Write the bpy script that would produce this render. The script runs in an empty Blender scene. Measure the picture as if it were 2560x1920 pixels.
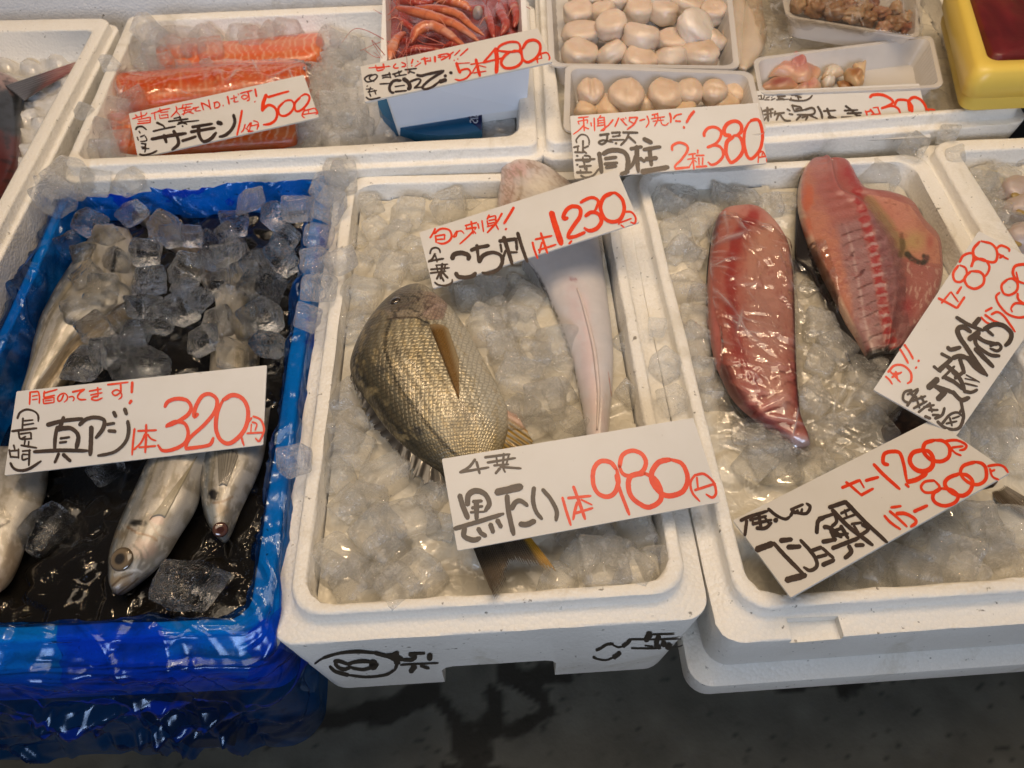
import bpy, bmesh, math, random
import numpy as np
from mathutils import Vector, Matrix, Euler, noise
from mathutils.bvhtree import BVHTree

random.seed(11)
rng = np.random.default_rng(5)
scene = bpy.context.scene
COL = scene.collection

# ------------------------------------------------------------------ camera, world, lamps, exposure
CAM_POS = np.array([0.18372, -0.23750, 0.62173])
FPX = 1900.0                                  # focal length measured in pixels of the 2560 px wide photo
cam_rot = Matrix.Rotation(-0.033555, 3, 'Z') @ Matrix.Rotation(0.646205, 3, 'X') @ Matrix.Rotation(-0.017000, 3, 'Z')
cam_data = bpy.data.cameras.new('camera')
cam = bpy.data.objects.new('camera', cam_data)
COL.objects.link(cam)
cam.matrix_world = Matrix.Translation(Vector(CAM_POS)) @ cam_rot.to_4x4()
cam_data.sensor_fit = 'HORIZONTAL'
cam_data.sensor_width = 36.0
cam_data.lens = 36.0 * FPX / 2560.0
cam_data.clip_start = 0.02
cam_data.clip_end = 60.0
cam_data.dof.use_dof = True
cam_data.dof.focus_distance = 0.66
cam_data.dof.aperture_fstop = 13.0
scene.camera = cam

world = bpy.data.worlds.new('World')
scene.world = world
world.use_nodes = True
wbg = world.node_tree.nodes['Background']
wbg.inputs[0].default_value = (0.55, 0.60, 0.72, 1)
wbg.inputs[1].default_value = 0.06

def lamp(name, loc, target, size, power, color, shape='DISK', size_y=None):
    d = bpy.data.lights.new(name, 'AREA')
    d.shape = shape
    d.size = size
    if size_y: d.size_y = size_y
    d.energy = power
    d.color = color
    o = bpy.data.objects.new(name, d)
    COL.objects.link(o)
    o.location = loc
    dv = Vector(target) - Vector(loc)
    o.rotation_euler = dv.to_track_quat('-Z', 'Y').to_euler()
    return o

WARM = (1.0, 0.71, 0.43)
# bare warm bulbs hanging in a row over the stall
for i, (x, y) in enumerate([(-0.65, 0.55), (-0.28, 0.80), (0.10, 0.55), (0.42, 0.82), (0.75, 0.55), (1.05, 0.85)]):
    lamp('market_bulb', (x, y, 1.55), (x, y, 0), 0.05, 2.1, WARM)
# fluorescent fittings further up
lamp('ceiling_tube', (0.35, 0.35, 2.3), (0.3, 0.45, 0), 2.2, 24.0, (1.0, 0.81, 0.60), 'RECTANGLE', 1.1)
# open shop front behind the buyer: cool daylight
dl = lamp('shop_front_daylight', (0.25, -2.4, 1.5), (0.3, 1.05, 0.1), 2.2, 5.6, (0.66, 0.78, 1.0), 'RECTANGLE', 0.9)
dl.data.spread = math.radians(50)

scene.view_settings.view_transform = 'Standard'
scene.view_settings.look = 'None'
scene.view_settings.exposure = 0.15
scene.view_settings.gamma = 1.0
scene.view_settings.use_curve_mapping = False
scene.cycles.use_denoising = True
scene.cycles.max_bounces = 14
scene.cycles.transmission_bounces = 12
scene.cycles.transparent_max_bounces = 24
scene.cycles.diffuse_bounces = 3
scene.cycles.glossy_bounces = 4
scene.cycles.sample_clamp_indirect = 3.0
scene.cycles.blur_glossy = 0.6

# ------------------------------------------------------------------ photo pixel <-> world helpers
CR = np.array(cam_rot)
def rays(p):
    p = np.atleast_2d(np.asarray(p, float))
    d = np.stack([(p[:, 0] - 1280) / FPX, -(p[:, 1] - 960) / FPX, -np.ones(len(p))], 1)
    return d @ CR.T
def U(p, z):
    """points of the horizontal plane z that the camera sees at photo pixels p -> (n,3)"""
    d = rays(p)
    t = (np.asarray(z, float) - CAM_POS[2]) / d[:, 2]
    return CAM_POS + d * t[:, None]
def u1(x, y, z):
    return Vector(U([(x, y)], z)[0])
def on_plane(p, o, n):
    d = rays(p)
    t = ((np.asarray(o) - CAM_POS) @ n) / (d @ n)
    return CAM_POS + d * t[:, None]
def proj(X):
    q = (np.asarray(X) - CAM_POS) @ CR
    return np.stack([1280 + FPX * q[:, 0] / -q[:, 2], 960 - FPX * q[:, 1] / -q[:, 2]], 1)
class Z:
    """zoomed view of the photo: local coordinates -> photo pixels"""
    def __init__(s, ox, oy, k): s.o = np.array([ox, oy], float); s.k = k
    def __call__(s, pts): return s.o + s.k * np.asarray(pts, float)
    def inv(s, P): return (P - s.o) / s.k

def crom(P, n):
    """Catmull-Rom resample of points P (m,d) to n points, uniform in index"""
    P = np.asarray(P, float)
    m = len(P)
    if m == 1: return np.repeat(P, n, 0)
    if m == 2:
        t = np.linspace(0, 1, n)[:, None]
        return P[0] * (1 - t) + P[1] * t
    t = np.linspace(0, m - 1, n)
    i = np.minimum(t.astype(int), m - 2)
    f = (t - i)[:, None]
    Q = np.vstack([2 * P[0] - P[1], P, 2 * P[-1] - P[-2]])
    a, b, c, d = Q[i], Q[i + 1], Q[i + 2], Q[i + 3]
    return 0.5 * (2 * b + (c - a) * f + (2 * a - 5 * b + 4 * c - d) * f**2 + (3 * b - a - 3 * c + d) * f**3)
def dpl(P, pts):
    """distance of points P (n,2) to a polyline and the running parameter of the foot"""
    pts = np.asarray(pts, float)
    best = np.full(len(P), 1e9); par = np.zeros(len(P))
    acc = 0.0
    for a, b in zip(pts[:-1], pts[1:]):
        ab = b - a; l2 = ab @ ab + 1e-9; L = math.sqrt(l2)
        t = np.clip(((P - a) @ ab) / l2, 0, 1)
        d = np.linalg.norm(P - a - t[:, None] * ab, axis=1)
        k = d < best
        best[k] = d[k]; par[k] = acc + t[k] * L
        acc += L
    return best, par
def inpoly(P, poly):
    poly = np.asarray(poly, float); r = np.zeros(len(P), bool)
    j = len(poly) - 1
    for i in range(len(poly)):
        xi, yi = poly[i]; xj, yj = poly[j]
        c = ((yi > P[:, 1]) != (yj > P[:, 1])) & (P[:, 0] < (xj - xi) * (P[:, 1] - yi) / (yj - yi + 1e-12) + xi)
        r ^= c; j = i
    return r
def sm(e0, e1, x):
    t = np.clip((x - e0) / (e1 - e0), 0, 1)
    return t * t * (3 - 2 * t)
_perm = rng.random((64, 64, 4))
def vnoise(x, y, k=0):
    """cheap periodic value noise, numpy"""
    x = np.asarray(x, float); y = np.asarray(y, float)
    xi = np.floor(x).astype(int); yi = np.floor(y).astype(int)
    fx = x - xi; fy = y - yi
    fx = fx * fx * (3 - 2 * fx); fy = fy * fy * (3 - 2 * fy)
    g = lambda a, b: _perm[a % 64, b % 64, k]
    return (g(xi, yi) * (1 - fx) * (1 - fy) + g(xi + 1, yi) * fx * (1 - fy) + g(xi, yi + 1) * (1 - fx) * fy + g(xi + 1, yi + 1) * fx * fy)
def fnoise(x, y, k=0, o=3):
    s = 0; a = 1; w = 0
    for i in range(o):
        s = s + a * vnoise(x * 2**i + 7.3 * i, y * 2**i + 3.1 * i, k); w += a; a *= 0.5
    return s / w
def creases(X, Y, n, seed, lmin, lmax, wmin, wmax, x0, x1, y0, y1, ang=None, edge=False):
    """straight tent-shaped folds of a crumpled sheet over the coordinates X, Y"""
    r = np.random.default_rng(seed); H = np.zeros(X.shape); K = np.zeros(X.shape)
    for _ in range(n):
        cx, cy = r.uniform(x0, x1), r.uniform(y0, y1); a = r.uniform(0, math.pi) if ang is None else r.normal(ang, .5)
        L = r.uniform(lmin, lmax); w = r.uniform(wmin, wmax); u = (X - cx) * math.cos(a) + (Y - cy) * math.sin(a); v = -(X - cx) * math.sin(a) + (Y - cy) * math.cos(a)
        f = np.clip(1 - np.abs(v) / w, 0, 1) * np.clip(1.2 - np.abs(u) / L, 0, 1) * r.choice([1, 1, -.5])
        H += f * w; K = np.maximum(K, np.abs(f)**3)
    return (H, K) if edge else H
def mixc(C, c, f):
    f = np.clip(f, 0, 1)[:, None]
    return C * (1 - f) + np.asarray(c, float) * f

# ------------------------------------------------------------------ object helpers
def link(name, me, mat=None, parent=None):
    o = bpy.data.objects.new(name, me)
    COL.objects.link(o)
    if mat is not None and me is not None and not me.materials: me.materials.append(mat)
    if parent is not None:
        o.parent = parent
        o.matrix_parent_inverse = parent.matrix_world.inverted() if False else Matrix.Translation(-parent.location)
    return o
def empty(name, loc):
    o = bpy.data.objects.new(name, None)
    COL.objects.link(o)
    o.location = loc
    o.empty_display_size = 0.02
    return o
def tag(o, label, cat, group=None):
    o['label'] = label; o['category'] = cat
    if group: o['group'] = group
    return o
def struct(o): o['kind'] = 'structure'; return o
def mesh(name, V, F, smooth=True, col=None, uv=None):
    me = bpy.data.meshes.new(name)
    me.from_pydata([tuple(v) for v in V], [], [tuple(f) for f in F])
    if smooth: me.polygons.foreach_set('use_smooth', [True] * len(me.polygons))
    if col is not None:
        a = me.color_attributes.new('Col', 'FLOAT_COLOR', 'POINT')
        c = np.ones((len(V), 4), np.float32); c[:, :3] = np.clip(col, 0, 1)
        a.data.foreach_set('color', c.ravel())
    if uv is not None:
        l = me.uv_layers.new(name='UVMap')
        idx = np.zeros(len(me.loops), np.int32); me.loops.foreach_get('vertex_index', idx)
        l.data.foreach_set('uv', np.asarray(uv, np.float32)[idx].ravel())
    me.update()
    return me
def grid_faces(nu, nv, closed_v=False, off=0):
    F = []
    nn = nv if closed_v else nv - 1
    for i in range(nu - 1):
        for j in range(nn):
            a = off + i * nv + j; b = off + i * nv + (j + 1) % nv
            F.append((a, b, b + nv, a + nv))
    return F
def fix_normals(me):
    bm = bmesh.new(); bm.from_mesh(me)
    bmesh.ops.recalc_face_normals(bm, faces=bm.faces)
    bm.to_mesh(me); bm.free()
def boolean_cut(o, cutters):
    for c in cutters:
        m = o.modifiers.new('cut', 'BOOLEAN'); m.object = c; m.operation = 'DIFFERENCE'; m.solver = 'EXACT'
    dg = bpy.context.evaluated_depsgraph_get()
    me = bpy.data.meshes.new_from_object(o.evaluated_get(dg))
    o.modifiers.clear(); o.data = me
    for c in cutters: bpy.data.objects.remove(c)
def box_mesh(name, P):
    """8 points: 4 bottom, 4 top"""
    return mesh(name, P, [(3, 2, 1, 0), (4, 5, 6, 7), (0, 1, 5, 4), (1, 2, 6, 5), (2, 3, 7, 6), (3, 0, 4, 7)], smooth=False)
def tube_mesh(P, R, ns=8, closed=True):
    """P (n,3), R (n,)"""
    P = np.asarray(P, float); R = np.asarray(R, float)
    n = len(P); T = np.gradient(P, axis=0); T /= np.linalg.norm(T, axis=1)[:, None] + 1e-12
    up = np.array([0, 0, 1.0]); V = []
    for i in range(n):
        a = np.cross(T[i], up); la = np.linalg.norm(a)
        a = a / la if la > 1e-4 else np.array([1.0, 0, 0])
        b = np.cross(a, T[i])
        for k in range(ns):
            w = 2 * math.pi * k / ns
            V.append(P[i] + R[i] * (math.cos(w) * a + math.sin(w) * b))
    F = grid_faces(n, ns, True)
    F.append(tuple(range(ns))[::-1]); F.append(tuple((n - 1) * ns + k for k in range(ns)))
    return V, F

# ------------------------------------------------------------------ material helpers
class N:
    def __init__(s, name):
        s.m = bpy.data.materials.new(name); s.m.use_nodes = True
        s.t = s.m.node_tree; s.n = s.t.nodes; s.n.clear()
        s.out = s.n.new('ShaderNodeOutputMaterial')
    def new(s, typ, **kw):
        x = s.n.new('ShaderNode' + typ)
        for k, v in kw.items():
            if k in ('i',):
                for kk, vv in v.items(): s.set(x.inputs[kk], vv)
            else: setattr(x, k, v)
        return x
    def set(s, sock, v):
        if isinstance(v, bpy.types.NodeSocket): s.t.links.new(v, sock)
        elif isinstance(v, (tuple, list)) and len(v) == 3 and sock.type == 'RGBA': sock.default_value = (*v, 1)
        else: sock.default_value = v
    def coords(s, kind='Object'):
        return s.new('TexCoord').outputs[kind]
    def noise(s, scale, detail=4, rough=0.55, vec=None, out='Fac', dist=0.0):
        x = s.new('TexNoise', i={'Scale': scale, 'Detail': detail, 'Roughness': rough, 'Distortion': dist})
        s.set(x.inputs['Vector'], vec if vec is not None else s.coords())
        return x.outputs[out]
    def voro(s, scale, vec=None, out='Distance', feature='F1', rnd=1.0):
        x = s.new('TexVoronoi', feature=feature, i={'Scale': scale, 'Randomness': rnd})
        s.set(x.inputs['Vector'], vec if vec is not None else s.coords())
        return x.outputs[out]
    def ramp(s, fac, stops):
        x = s.new('ValToRGB'); s.set(x.inputs[0], fac)
        e = x.color_ramp.elements
        while len(e) < len(stops): e.new(0.5)
        for q, (p, c) in zip(e, stops):
            q.position = p; q.color = (*c, 1) if len(c) == 3 else c
        return x.outputs[0]
    def math(s, op, a, b=0.0, c=None):
        x = s.new('Math', operation=op); s.set(x.inputs[0], a); s.set(x.inputs[1], b)
        if c is not None: s.set(x.inputs[2], c)
        return x.outputs[0]
    def mix(s, fac, a, b, mode='MIX'):
        x = s.new('Mix', data_type='RGBA', blend_type=mode)
        s.set(x.inputs[0], fac); s.set(x.inputs[6], a); s.set(x.inputs[7], b)
        return x.outputs[2]
    def bump(s, h, strength=0.3, dist=0.001, normal=None):
        x = s.new('Bump', i={'Height': h, 'Strength': strength, 'Distance': dist})
        if normal is not None: s.set(x.inputs['Normal'], normal)
        return x.outputs[0]
    def attr(s, name='Col'):
        return s.new('Attribute', attribute_name=name).outputs['Color']
    def bsdf(s, **kw):
        b = s.new('BsdfPrincipled')
        for k, v in kw.items(): s.set(b.inputs[k.replace('_', ' ')], v)
        return b
    def done(s, sh):
        s.t.links.new(sh if isinstance(sh, bpy.types.NodeSocket) else sh.outputs[0], s.out.inputs[0])
        return s.m
# ------------------------------------------------------------------ materials
def m_foam(name='polystyrene', tint=(0.82, 0.785, 0.71), dirt=0.5):
    n = N(name); co = n.coords()
    bead = n.voro(260, co); bead2 = n.voro(260, co, feature='DISTANCE_TO_EDGE')
    big = n.noise(14, 5, 0.6, co)
    speck = n.noise(150, 3, 0.5, co)
    c = n.mix(n.math('MULTIPLY', big, 0.35), tint, tuple(x * 0.86 for x in tint))
    c = n.mix(n.ramp(bead2, [(0.0, (0.35,) * 3), (0.07, (0,) * 3)]), c, tuple(x * 0.80 for x in tint))
    st = n.ramp(n.noise(9, 6, 0.72, co, dist=1.2), [(0.57, (0, 0, 0)), (0.76, (dirt,) * 3)])
    c = n.mix(st, c, (0.42, 0.36, 0.24))
    dk = n.ramp(speck, [(0.69, (0, 0, 0)), (0.75, (0.8,) * 3)])
    c = n.mix(dk, c, (0.10, 0.08, 0.05))
    h = n.math('ADD', n.math('MULTIPLY', bead, -0.5), n.math('MULTIPLY', n.noise(60, 3, 0.6, co), 0.8))
    b = n.bsdf(Base_Color=c, Roughness=n.ramp(big, [(0.3, (0.30,) * 3), (0.7, (0.62,) * 3)]), Normal=n.bump(h, 0.5, 0.0022))
    b.inputs['Specular IOR Level'].default_value = 0.35
    return n.done(b)
def m_plain(name, col, rough=0.5, spec=0.5, metallic=0.0, nz=0.0, nscale=40, bump=0.0):
    n = N(name); co = n.coords()
    c = col
    if nz: c = n.mix(n.math('MULTIPLY', n.noise(nscale, 5, 0.6, co), nz), col, tuple(x * 0.45 for x in col))
    b = n.bsdf(Base_Color=c, Roughness=rough, Metallic=metallic)
    b.inputs['Specular IOR Level'].default_value = spec
    if bump: n.set(b.inputs['Normal'], n.bump(n.noise(nscale * 1.7, 4, 0.6, co), bump, 0.001))
    return n.done(b)
def m_card():
    n = N('sign_card'); co = n.coords()
    c = n.mix(n.ramp(n.noise(16, 5, 0.6, co), [(0.35, (0,) * 3), (0.75, (0.5,) * 3)]), (0.63, 0.605, 0.56), (0.55, 0.52, 0.46))
    c = n.mix(n.ramp(n.noise(150, 2, 0.5, co), [(0.76, (0,) * 3), (0.82, (0.6,) * 3)]), c, (0.25, 0.2, 0.14))
    b = n.bsdf(Base_Color=c, Roughness=0.42, Normal=n.bump(n.noise(500, 2, 0.5, co), 0.06, 0.0005))
    return n.done(b)
def m_ink(name, col, dark):
    n = N(name); co = n.coords()
    f = n.ramp(n.noise(75, 5, 0.7, co, dist=0.6), [(0.3, (0,) * 3), (0.72, (1,) * 3)])
    b = n.bsdf(Base_Color=n.mix(f, col, dark), Roughness=0.32)
    return n.done(b)
def m_ice(name='clear_ice', tint=(0.985, 0.992, 1.0), clear=0.5, ior=1.31, cloud=0.05, milk=0.0, mcol=(0.85, 0.86, 0.86), cap=0.5):
    n = N(name); co = n.coords()
    nb = n.bump(n.math('ADD', n.noise(2.2, 3, 0.5, co), n.math('MULTIPLY', n.noise(7, 2, 0.5, co), 0.03)), 0.30, 0.10)
    rf = n.new('BsdfRefraction', i={'Color': tint, 'Roughness': 0.0, 'IOR': ior, 'Normal': nb})
    tr = n.new('BsdfTransparent', i={'Color': tint})
    mx = n.new('MixShader', i={'Fac': clear}); n.set(mx.inputs[1], rf.outputs[0]); n.set(mx.inputs[2], tr.outputs[0])
    df = n.new('BsdfDiffuse', i={'Color': mcol})
    tl = n.new('BsdfTranslucent', i={'Color': mcol})
    dd = n.new('MixShader', i={'Fac': 0.5}); n.set(dd.inputs[1], df.outputs[0]); n.set(dd.inputs[2], tl.outputs[0])
    fr = n.ramp(n.noise(1.5, 4, 0.65, co, dist=0.8), [(0.50, (0,) * 3), (0.85, (cloud * 4,) * 3)])
    fr = n.math('ADD', fr, milk)
    m2 = n.new('MixShader'); n.set(m2.inputs[0], fr); n.set(m2.inputs[1], mx.outputs[0]); n.set(m2.inputs[2], dd.outputs[0])
    gl = n.new('BsdfGlossy', i={'Color': (1, 1, 1), 'Roughness': 0.03, 'Normal': nb})
    fz = n.new('Fresnel', i={'IOR': 1.33, 'Normal': nb})
    m3 = n.new('MixShader'); n.set(m3.inputs[0], n.math('MINIMUM', fz.outputs[0], cap)); n.set(m3.inputs[1], m2.outputs[0]); n.set(m3.inputs[2], gl.outputs[0])
    return n.done(m3)
def m_bed(name, c1, c2, rough=0.12, bump=0.25, tr=0.0):
    """slush: wet lumps with a little depth"""
    n = N(name); co = n.coords()
    f = n.noise(30, 4, 0.6, co, dist=0.5)
    c = n.mix(f, c1, c2)
    edge = n.voro(42, n.mix(0.12, co, n.noise(30, 2, 0.5, co, out='Color')), feature='DISTANCE_TO_EDGE')
    c = n.mix(n.ramp(edge, [(0.0, (0.28,) * 3), (0.12, (0,) * 3)]), c, tuple(min(1, x * 1.25) for x in c1))
    h = n.math('ADD', n.noise(70, 4, 0.6, co), n.math('MULTIPLY', edge, 1.2))
    b = n.bsdf(Base_Color=c, Roughness=rough, Normal=n.bump(h, bump, 0.003))
    b.inputs['Coat Weight'].default_value = 0.6; b.inputs['Coat Roughness'].default_value = 0.05
    b.inputs['Transmission Weight'].default_value = tr
    b.inputs['IOR'].default_value = 1.3
    return n.done(b)
def m_film(name, tcol, gcol, thick=0.82, bump=0.6, scale=55, diffuse=None, gl=0.16, dist=0.003):
    """thin wet plastic film: tinted see-through sheet with sharp creases"""
    n = N(name); co = n.coords()
    warp = n.mix(0.10, co, n.noise(9, 3, 0.5, co, out='Color'))
    cre = n.voro(scale * 0.35, warp, feature='DISTANCE_TO_EDGE')
    cre2 = n.voro(scale, warp)
    h = n.math('ADD', n.math('MULTIPLY', n.ramp(cre, [(0, (1,) * 3), (0.18, (0.0,) * 3)]), 1.0), n.math('MULTIPLY', cre2, 0.9))
    nb = n.bump(h, bump, dist)
    tcd = tuple(x * x for x in tcol)
    fold = n.ramp(n.voro(15, n.mix(0.16, co, n.noise(7, 4, 0.6, co, out='Color')), out='Color'), [(0.72, (0,) * 3), (0.75, (1,) * 3)])
    if name == 'blue_polythene': fold = n.math('MAXIMUM', fold, n.attr())
    tr = n.new('BsdfTransparent'); n.set(tr.inputs[0], n.mix(n.math('MULTIPLY', fold, 0.85), tcol, tcd))
    sh = tr.outputs[0]
    if diffuse:
        df = n.new('BsdfDiffuse', i={'Color': diffuse, 'Normal': nb})
        tl = n.new('BsdfTranslucent', i={'Color': diffuse, 'Normal': nb})
        d2 = n.new('MixShader', i={'Fac': 0.5}); n.set(d2.inputs[1], df.outputs[0]); n.set(d2.inputs[2], tl.outputs[0])
        m0 = n.new('MixShader', i={'Fac': 1 - thick}); n.set(m0.inputs[1], sh); n.set(m0.inputs[2], d2.outputs[0]); sh = m0.outputs[0]
    if name == 'cling_film':
        wd = n.new('BsdfDiffuse', i={'Color': (0.8, 0.8, 0.8)}); wt = n.new('BsdfTranslucent', i={'Color': (0.8, 0.8, 0.8)})
        w2 = n.new('MixShader', i={'Fac': 0.5}); n.set(w2.inputs[1], wd.outputs[0]); n.set(w2.inputs[2], wt.outputs[0])
        w3 = n.new('MixShader'); n.set(w3.inputs[0], n.math('MULTIPLY', n.attr(), 0.6)); n.set(w3.inputs[1], sh); n.set(w3.inputs[2], w2.outputs[0]); sh = w3.outputs[0]
    g = n.new('BsdfGlossy', i={'Color': gcol, 'Roughness': 0.16 if name == 'blue_polythene' else 0.11, 'Normal': nb})
    fz = n.new('Fresnel', i={'IOR': 1.5, 'Normal': nb})
    m1 = n.new('MixShader'); n.set(m1.inputs[0], n.math('ADD', n.math('MULTIPLY', fz.outputs[0], 0.9), gl * 0.25)); n.set(m1.inputs[1], sh); n.set(m1.inputs[2], g.outputs[0])
    return n.done(m1)
def m_fish(name, scales=True, su=62, sv=30, rough=0.30, metallic=0.25, depth=0.5, sdark=0.45):
    n = N(name)
    uv0 = n.coords('UV'); co = n.coords()
    uv = n.mix(0.010, uv0, n.noise(26, 2, 0.5, uv0, out='Color'))
    c = n.attr()
    sx = n.new('SeparateXYZ'); n.set(sx.inputs[0], uv)
    X = n.math('MULTIPLY', sx.outputs[0], float(su)); Y = n.math('ADD', n.math('MULTIPLY', sx.outputs[1], float(sv)), n.math('MULTIPLY', X, 0.5))
    mp = n.new('CombineXYZ'); n.set(mp.inputs[0], X); n.set(mp.inputs[1], Y)
    c = n.mix(n.math('MULTIPLY', n.noise(60, 4, 0.6, co), 0.5), c, n.mix(1.0, c, (0.55, 0.55, 0.55), 'MULTIPLY'))
    if scales:
        d = n.new('TexVoronoi', feature='F1', i={'Scale': 1.0, 'Randomness': 0.30}); n.set(d.inputs['Vector'], mp.outputs[0])
        e = n.new('TexVoronoi', feature='DISTANCE_TO_EDGE', i={'Scale': 1.0, 'Randomness': 0.30}); n.set(e.inputs['Vector'], mp.outputs[0])
        ed = n.ramp(e.outputs['Distance'], [(0.0, (sdark,) * 3), (0.16, (0,) * 3)])
        c = n.mix(ed, c, n.mix(1.0, c, (0.36, 0.32, 0.26), 'MULTIPLY'))
        c = n.mix(n.ramp(d.outputs['Distance'], [(0.0, (0.25,) * 3), (0.45, (0,) * 3)]), c, n.mix(1.0, c, (1.5, 1.45, 1.3), 'MULTIPLY'))
        h = n.math('SUBTRACT', n.math('MULTIPLY', e.outputs['Distance'], 1.0), n.math('MULTIPLY', n.noise(200, 2, 0.5, co), 0.25))
        nb = n.bump(h, depth, 0.0012)
    else:
        nb = n.bump(n.noise(120, 4, 0.6, co), depth, 0.001)
    b = n.bsdf(Base_Color=c, Roughness=rough, Metallic=metallic, Normal=nb)
    b.inputs['Coat Weight'].default_value = 0.45; b.inputs['Coat Roughness'].default_value = 0.08
    n.set(b.inputs['Coat Normal'], n.bump(n.noise(300, 3, 0.6, co), 0.3, 0.0008))
    return n.done(b)
def m_flesh(name, rough=0.28, bump=0.35, sss=0.12, coat=0.7, scale=130, cbump=0.5):
    n = N(name); co = n.coords(); c = n.attr()
    c = n.mix(n.math('MULTIPLY', n.noise(90, 5, 0.65, co), 0.35), c, n.mix(1.0, c, (0.62, 0.5, 0.5), 'MULTIPLY'))
    nb = n.bump(n.noise(scale, 4, 0.6, co), bump, 0.0012)
    b = n.bsdf(Base_Color=c, Roughness=rough, Normal=nb)
    b.inputs['Coat Weight'].default_value = coat; b.inputs['Coat Roughness'].default_value = 0.06
    n.set(b.inputs['Coat Normal'], n.bump(n.noise(scale * 2.6, 3, 0.6, co), cbump, 0.003))
    if sss:
        b.inputs['Subsurface Weight'].default_value = sss
        b.inputs['Subsurface Radius'].default_value = (0.006, 0.002, 0.001)
        b.inputs['Subsurface Scale'].default_value = 1.0
    return n.done(b)
def m_attr(name, rough=0.5, bump=0.2, scale=80, coat=0.0, spec=0.5):
    n = N(name); co = n.coords(); c = n.attr()
    b = n.bsdf(Base_Color=c, Roughness=rough, Normal=n.bump(n.noise(scale, 5, 0.65, co), bump, 0.002))
    b.inputs['Coat Weight'].default_value = coat
    b.inputs['Specular IOR Level'].default_value = spec
    return n.done(b)
def m_tray(name, col=(0.80, 0.77, 0.74), clear=0.45):
    n = N(name); co = n.coords()
    nb = n.bump(n.noise(90, 3, 0.5, co), 0.10, 0.001)
    b = n.bsdf(Base_Color=col, Roughness=0.22, Normal=nb)
    tr = n.new('BsdfTransparent', i={'Color': (0.95, 0.93, 0.9)})
    mx = n.new('MixShader', i={'Fac': clear}); n.set(mx.inputs[1], b.outputs[0]); n.set(mx.inputs[2], tr.outputs[0])
    return n.done(mx)

def m_fin_clear(name):
    n = N(name); co = n.coords()
    b = n.bsdf(Base_Color=n.attr(), Roughness=0.3, Normal=n.bump(n.noise(150, 4, 0.6, co), 0.3, 0.002))
    t = n.new('BsdfTransparent', i={'Color': (0.85, 0.68, 0.42)})
    m = n.new('MixShader', i={'Fac': 0.45}); n.set(m.inputs[1], b.outputs[0]); n.set(m.inputs[2], t.outputs[0])
    return n.done(m)
M = {}
M['fin_clear'] = m_fin_clear('clear_fin')
M['foam'] = m_foam()
M['foam_grey'] = m_foam('polystyrene_grubby', (0.86, 0.85, 0.84), 0.5)
M['card'] = m_card()
M['red'] = m_ink('red_marker', (0.78, 0.055, 0.006), (0.62, 0.022, 0.004))
M['black'] = m_ink('black_marker', (0.060, 0.036, 0.026), (0.020, 0.013, 0.011))
M['paint'] = m_ink('black_paint', (0.006, 0.006, 0.008), (0.015, 0.015, 0.017))
M['ice'] = m_ice(clear=0.48, cloud=0.02, milk=0.006, cap=1.0)
M['ice_rim'] = m_ice('rim_ice', (0.99, 0.995, 1.0), 0.86, 1.25, 0.08, 0.12)
M['ice_wet'] = m_ice('wet_ice', (0.995, 0.995, 0.99), 0.90, 1.2, 0.13, 0.20, (0.87, 0.865, 0.84))
M['bed_cream'] = m_bed('slush_cream', (0.62, 0.585, 0.50), (0.54, 0.495, 0.395))
M['bed_grey'] = m_bed('slush_grey', (0.58, 0.57, 0.55), (0.45, 0.44, 0.42))
M['bed_shade'] = m_bed('meltwater_shade_black', (0.006, 0.006, 0.006), (0.012, 0.010, 0.008), 0.03, 0.30, 0.0)  # near-black paints in the deep shade inside the dark blue bag
M['bag'] = m_film('blue_polythene', (0.025, 0.45, 0.95), (0.55, 0.68, 0.85), 0.90, 0.10, 40, (0.006, 0.11, 0.48), 0.10)
M['cling'] = m_film('cling_film', (0.955, 0.95, 0.945), (1, 1, 1), 0.95, 0.12, 40, None, 0.16, 0.002)
M['tray'] = m_tray('tray_plastic')
M['tray_white'] = m_plain('white_plastic', (0.80, 0.78, 0.75), 0.35, nz=0.08)
M['yellow'] = m_plain('yellow_plastic', (0.78, 0.56, 0.10), 0.38, nz=0.12, nscale=22, bump=0.05)
M['blue_card'] = m_plain('blue_carton', (0.005, 0.115, 0.25), 0.35, nz=0.25, nscale=30)
M['navy'] = m_plain('navy_carton', (0.008, 0.014, 0.085), 0.35)
M['white_print'] = m_plain('white_print', (0.72, 0.75, 0.8), 0.4)
M['rust'] = m_plain('rusty_iron', (0.022, 0.014, 0.010), 0.75, nz=0.7, nscale=60, bump=0.6)
M['rust_orange'] = m_plain('orange_rust', (0.14, 0.05, 0.012), 0.8, nz=0.8, nscale=70, bump=0.6)
M['stand'] = m_plain('stand_steel', (0.06, 0.06, 0.06), 0.6, nz=0.4, bump=0.2)
M['eye_black'] = m_plain('eye_dark', (0.012, 0.010, 0.010), 0.08)
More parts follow.
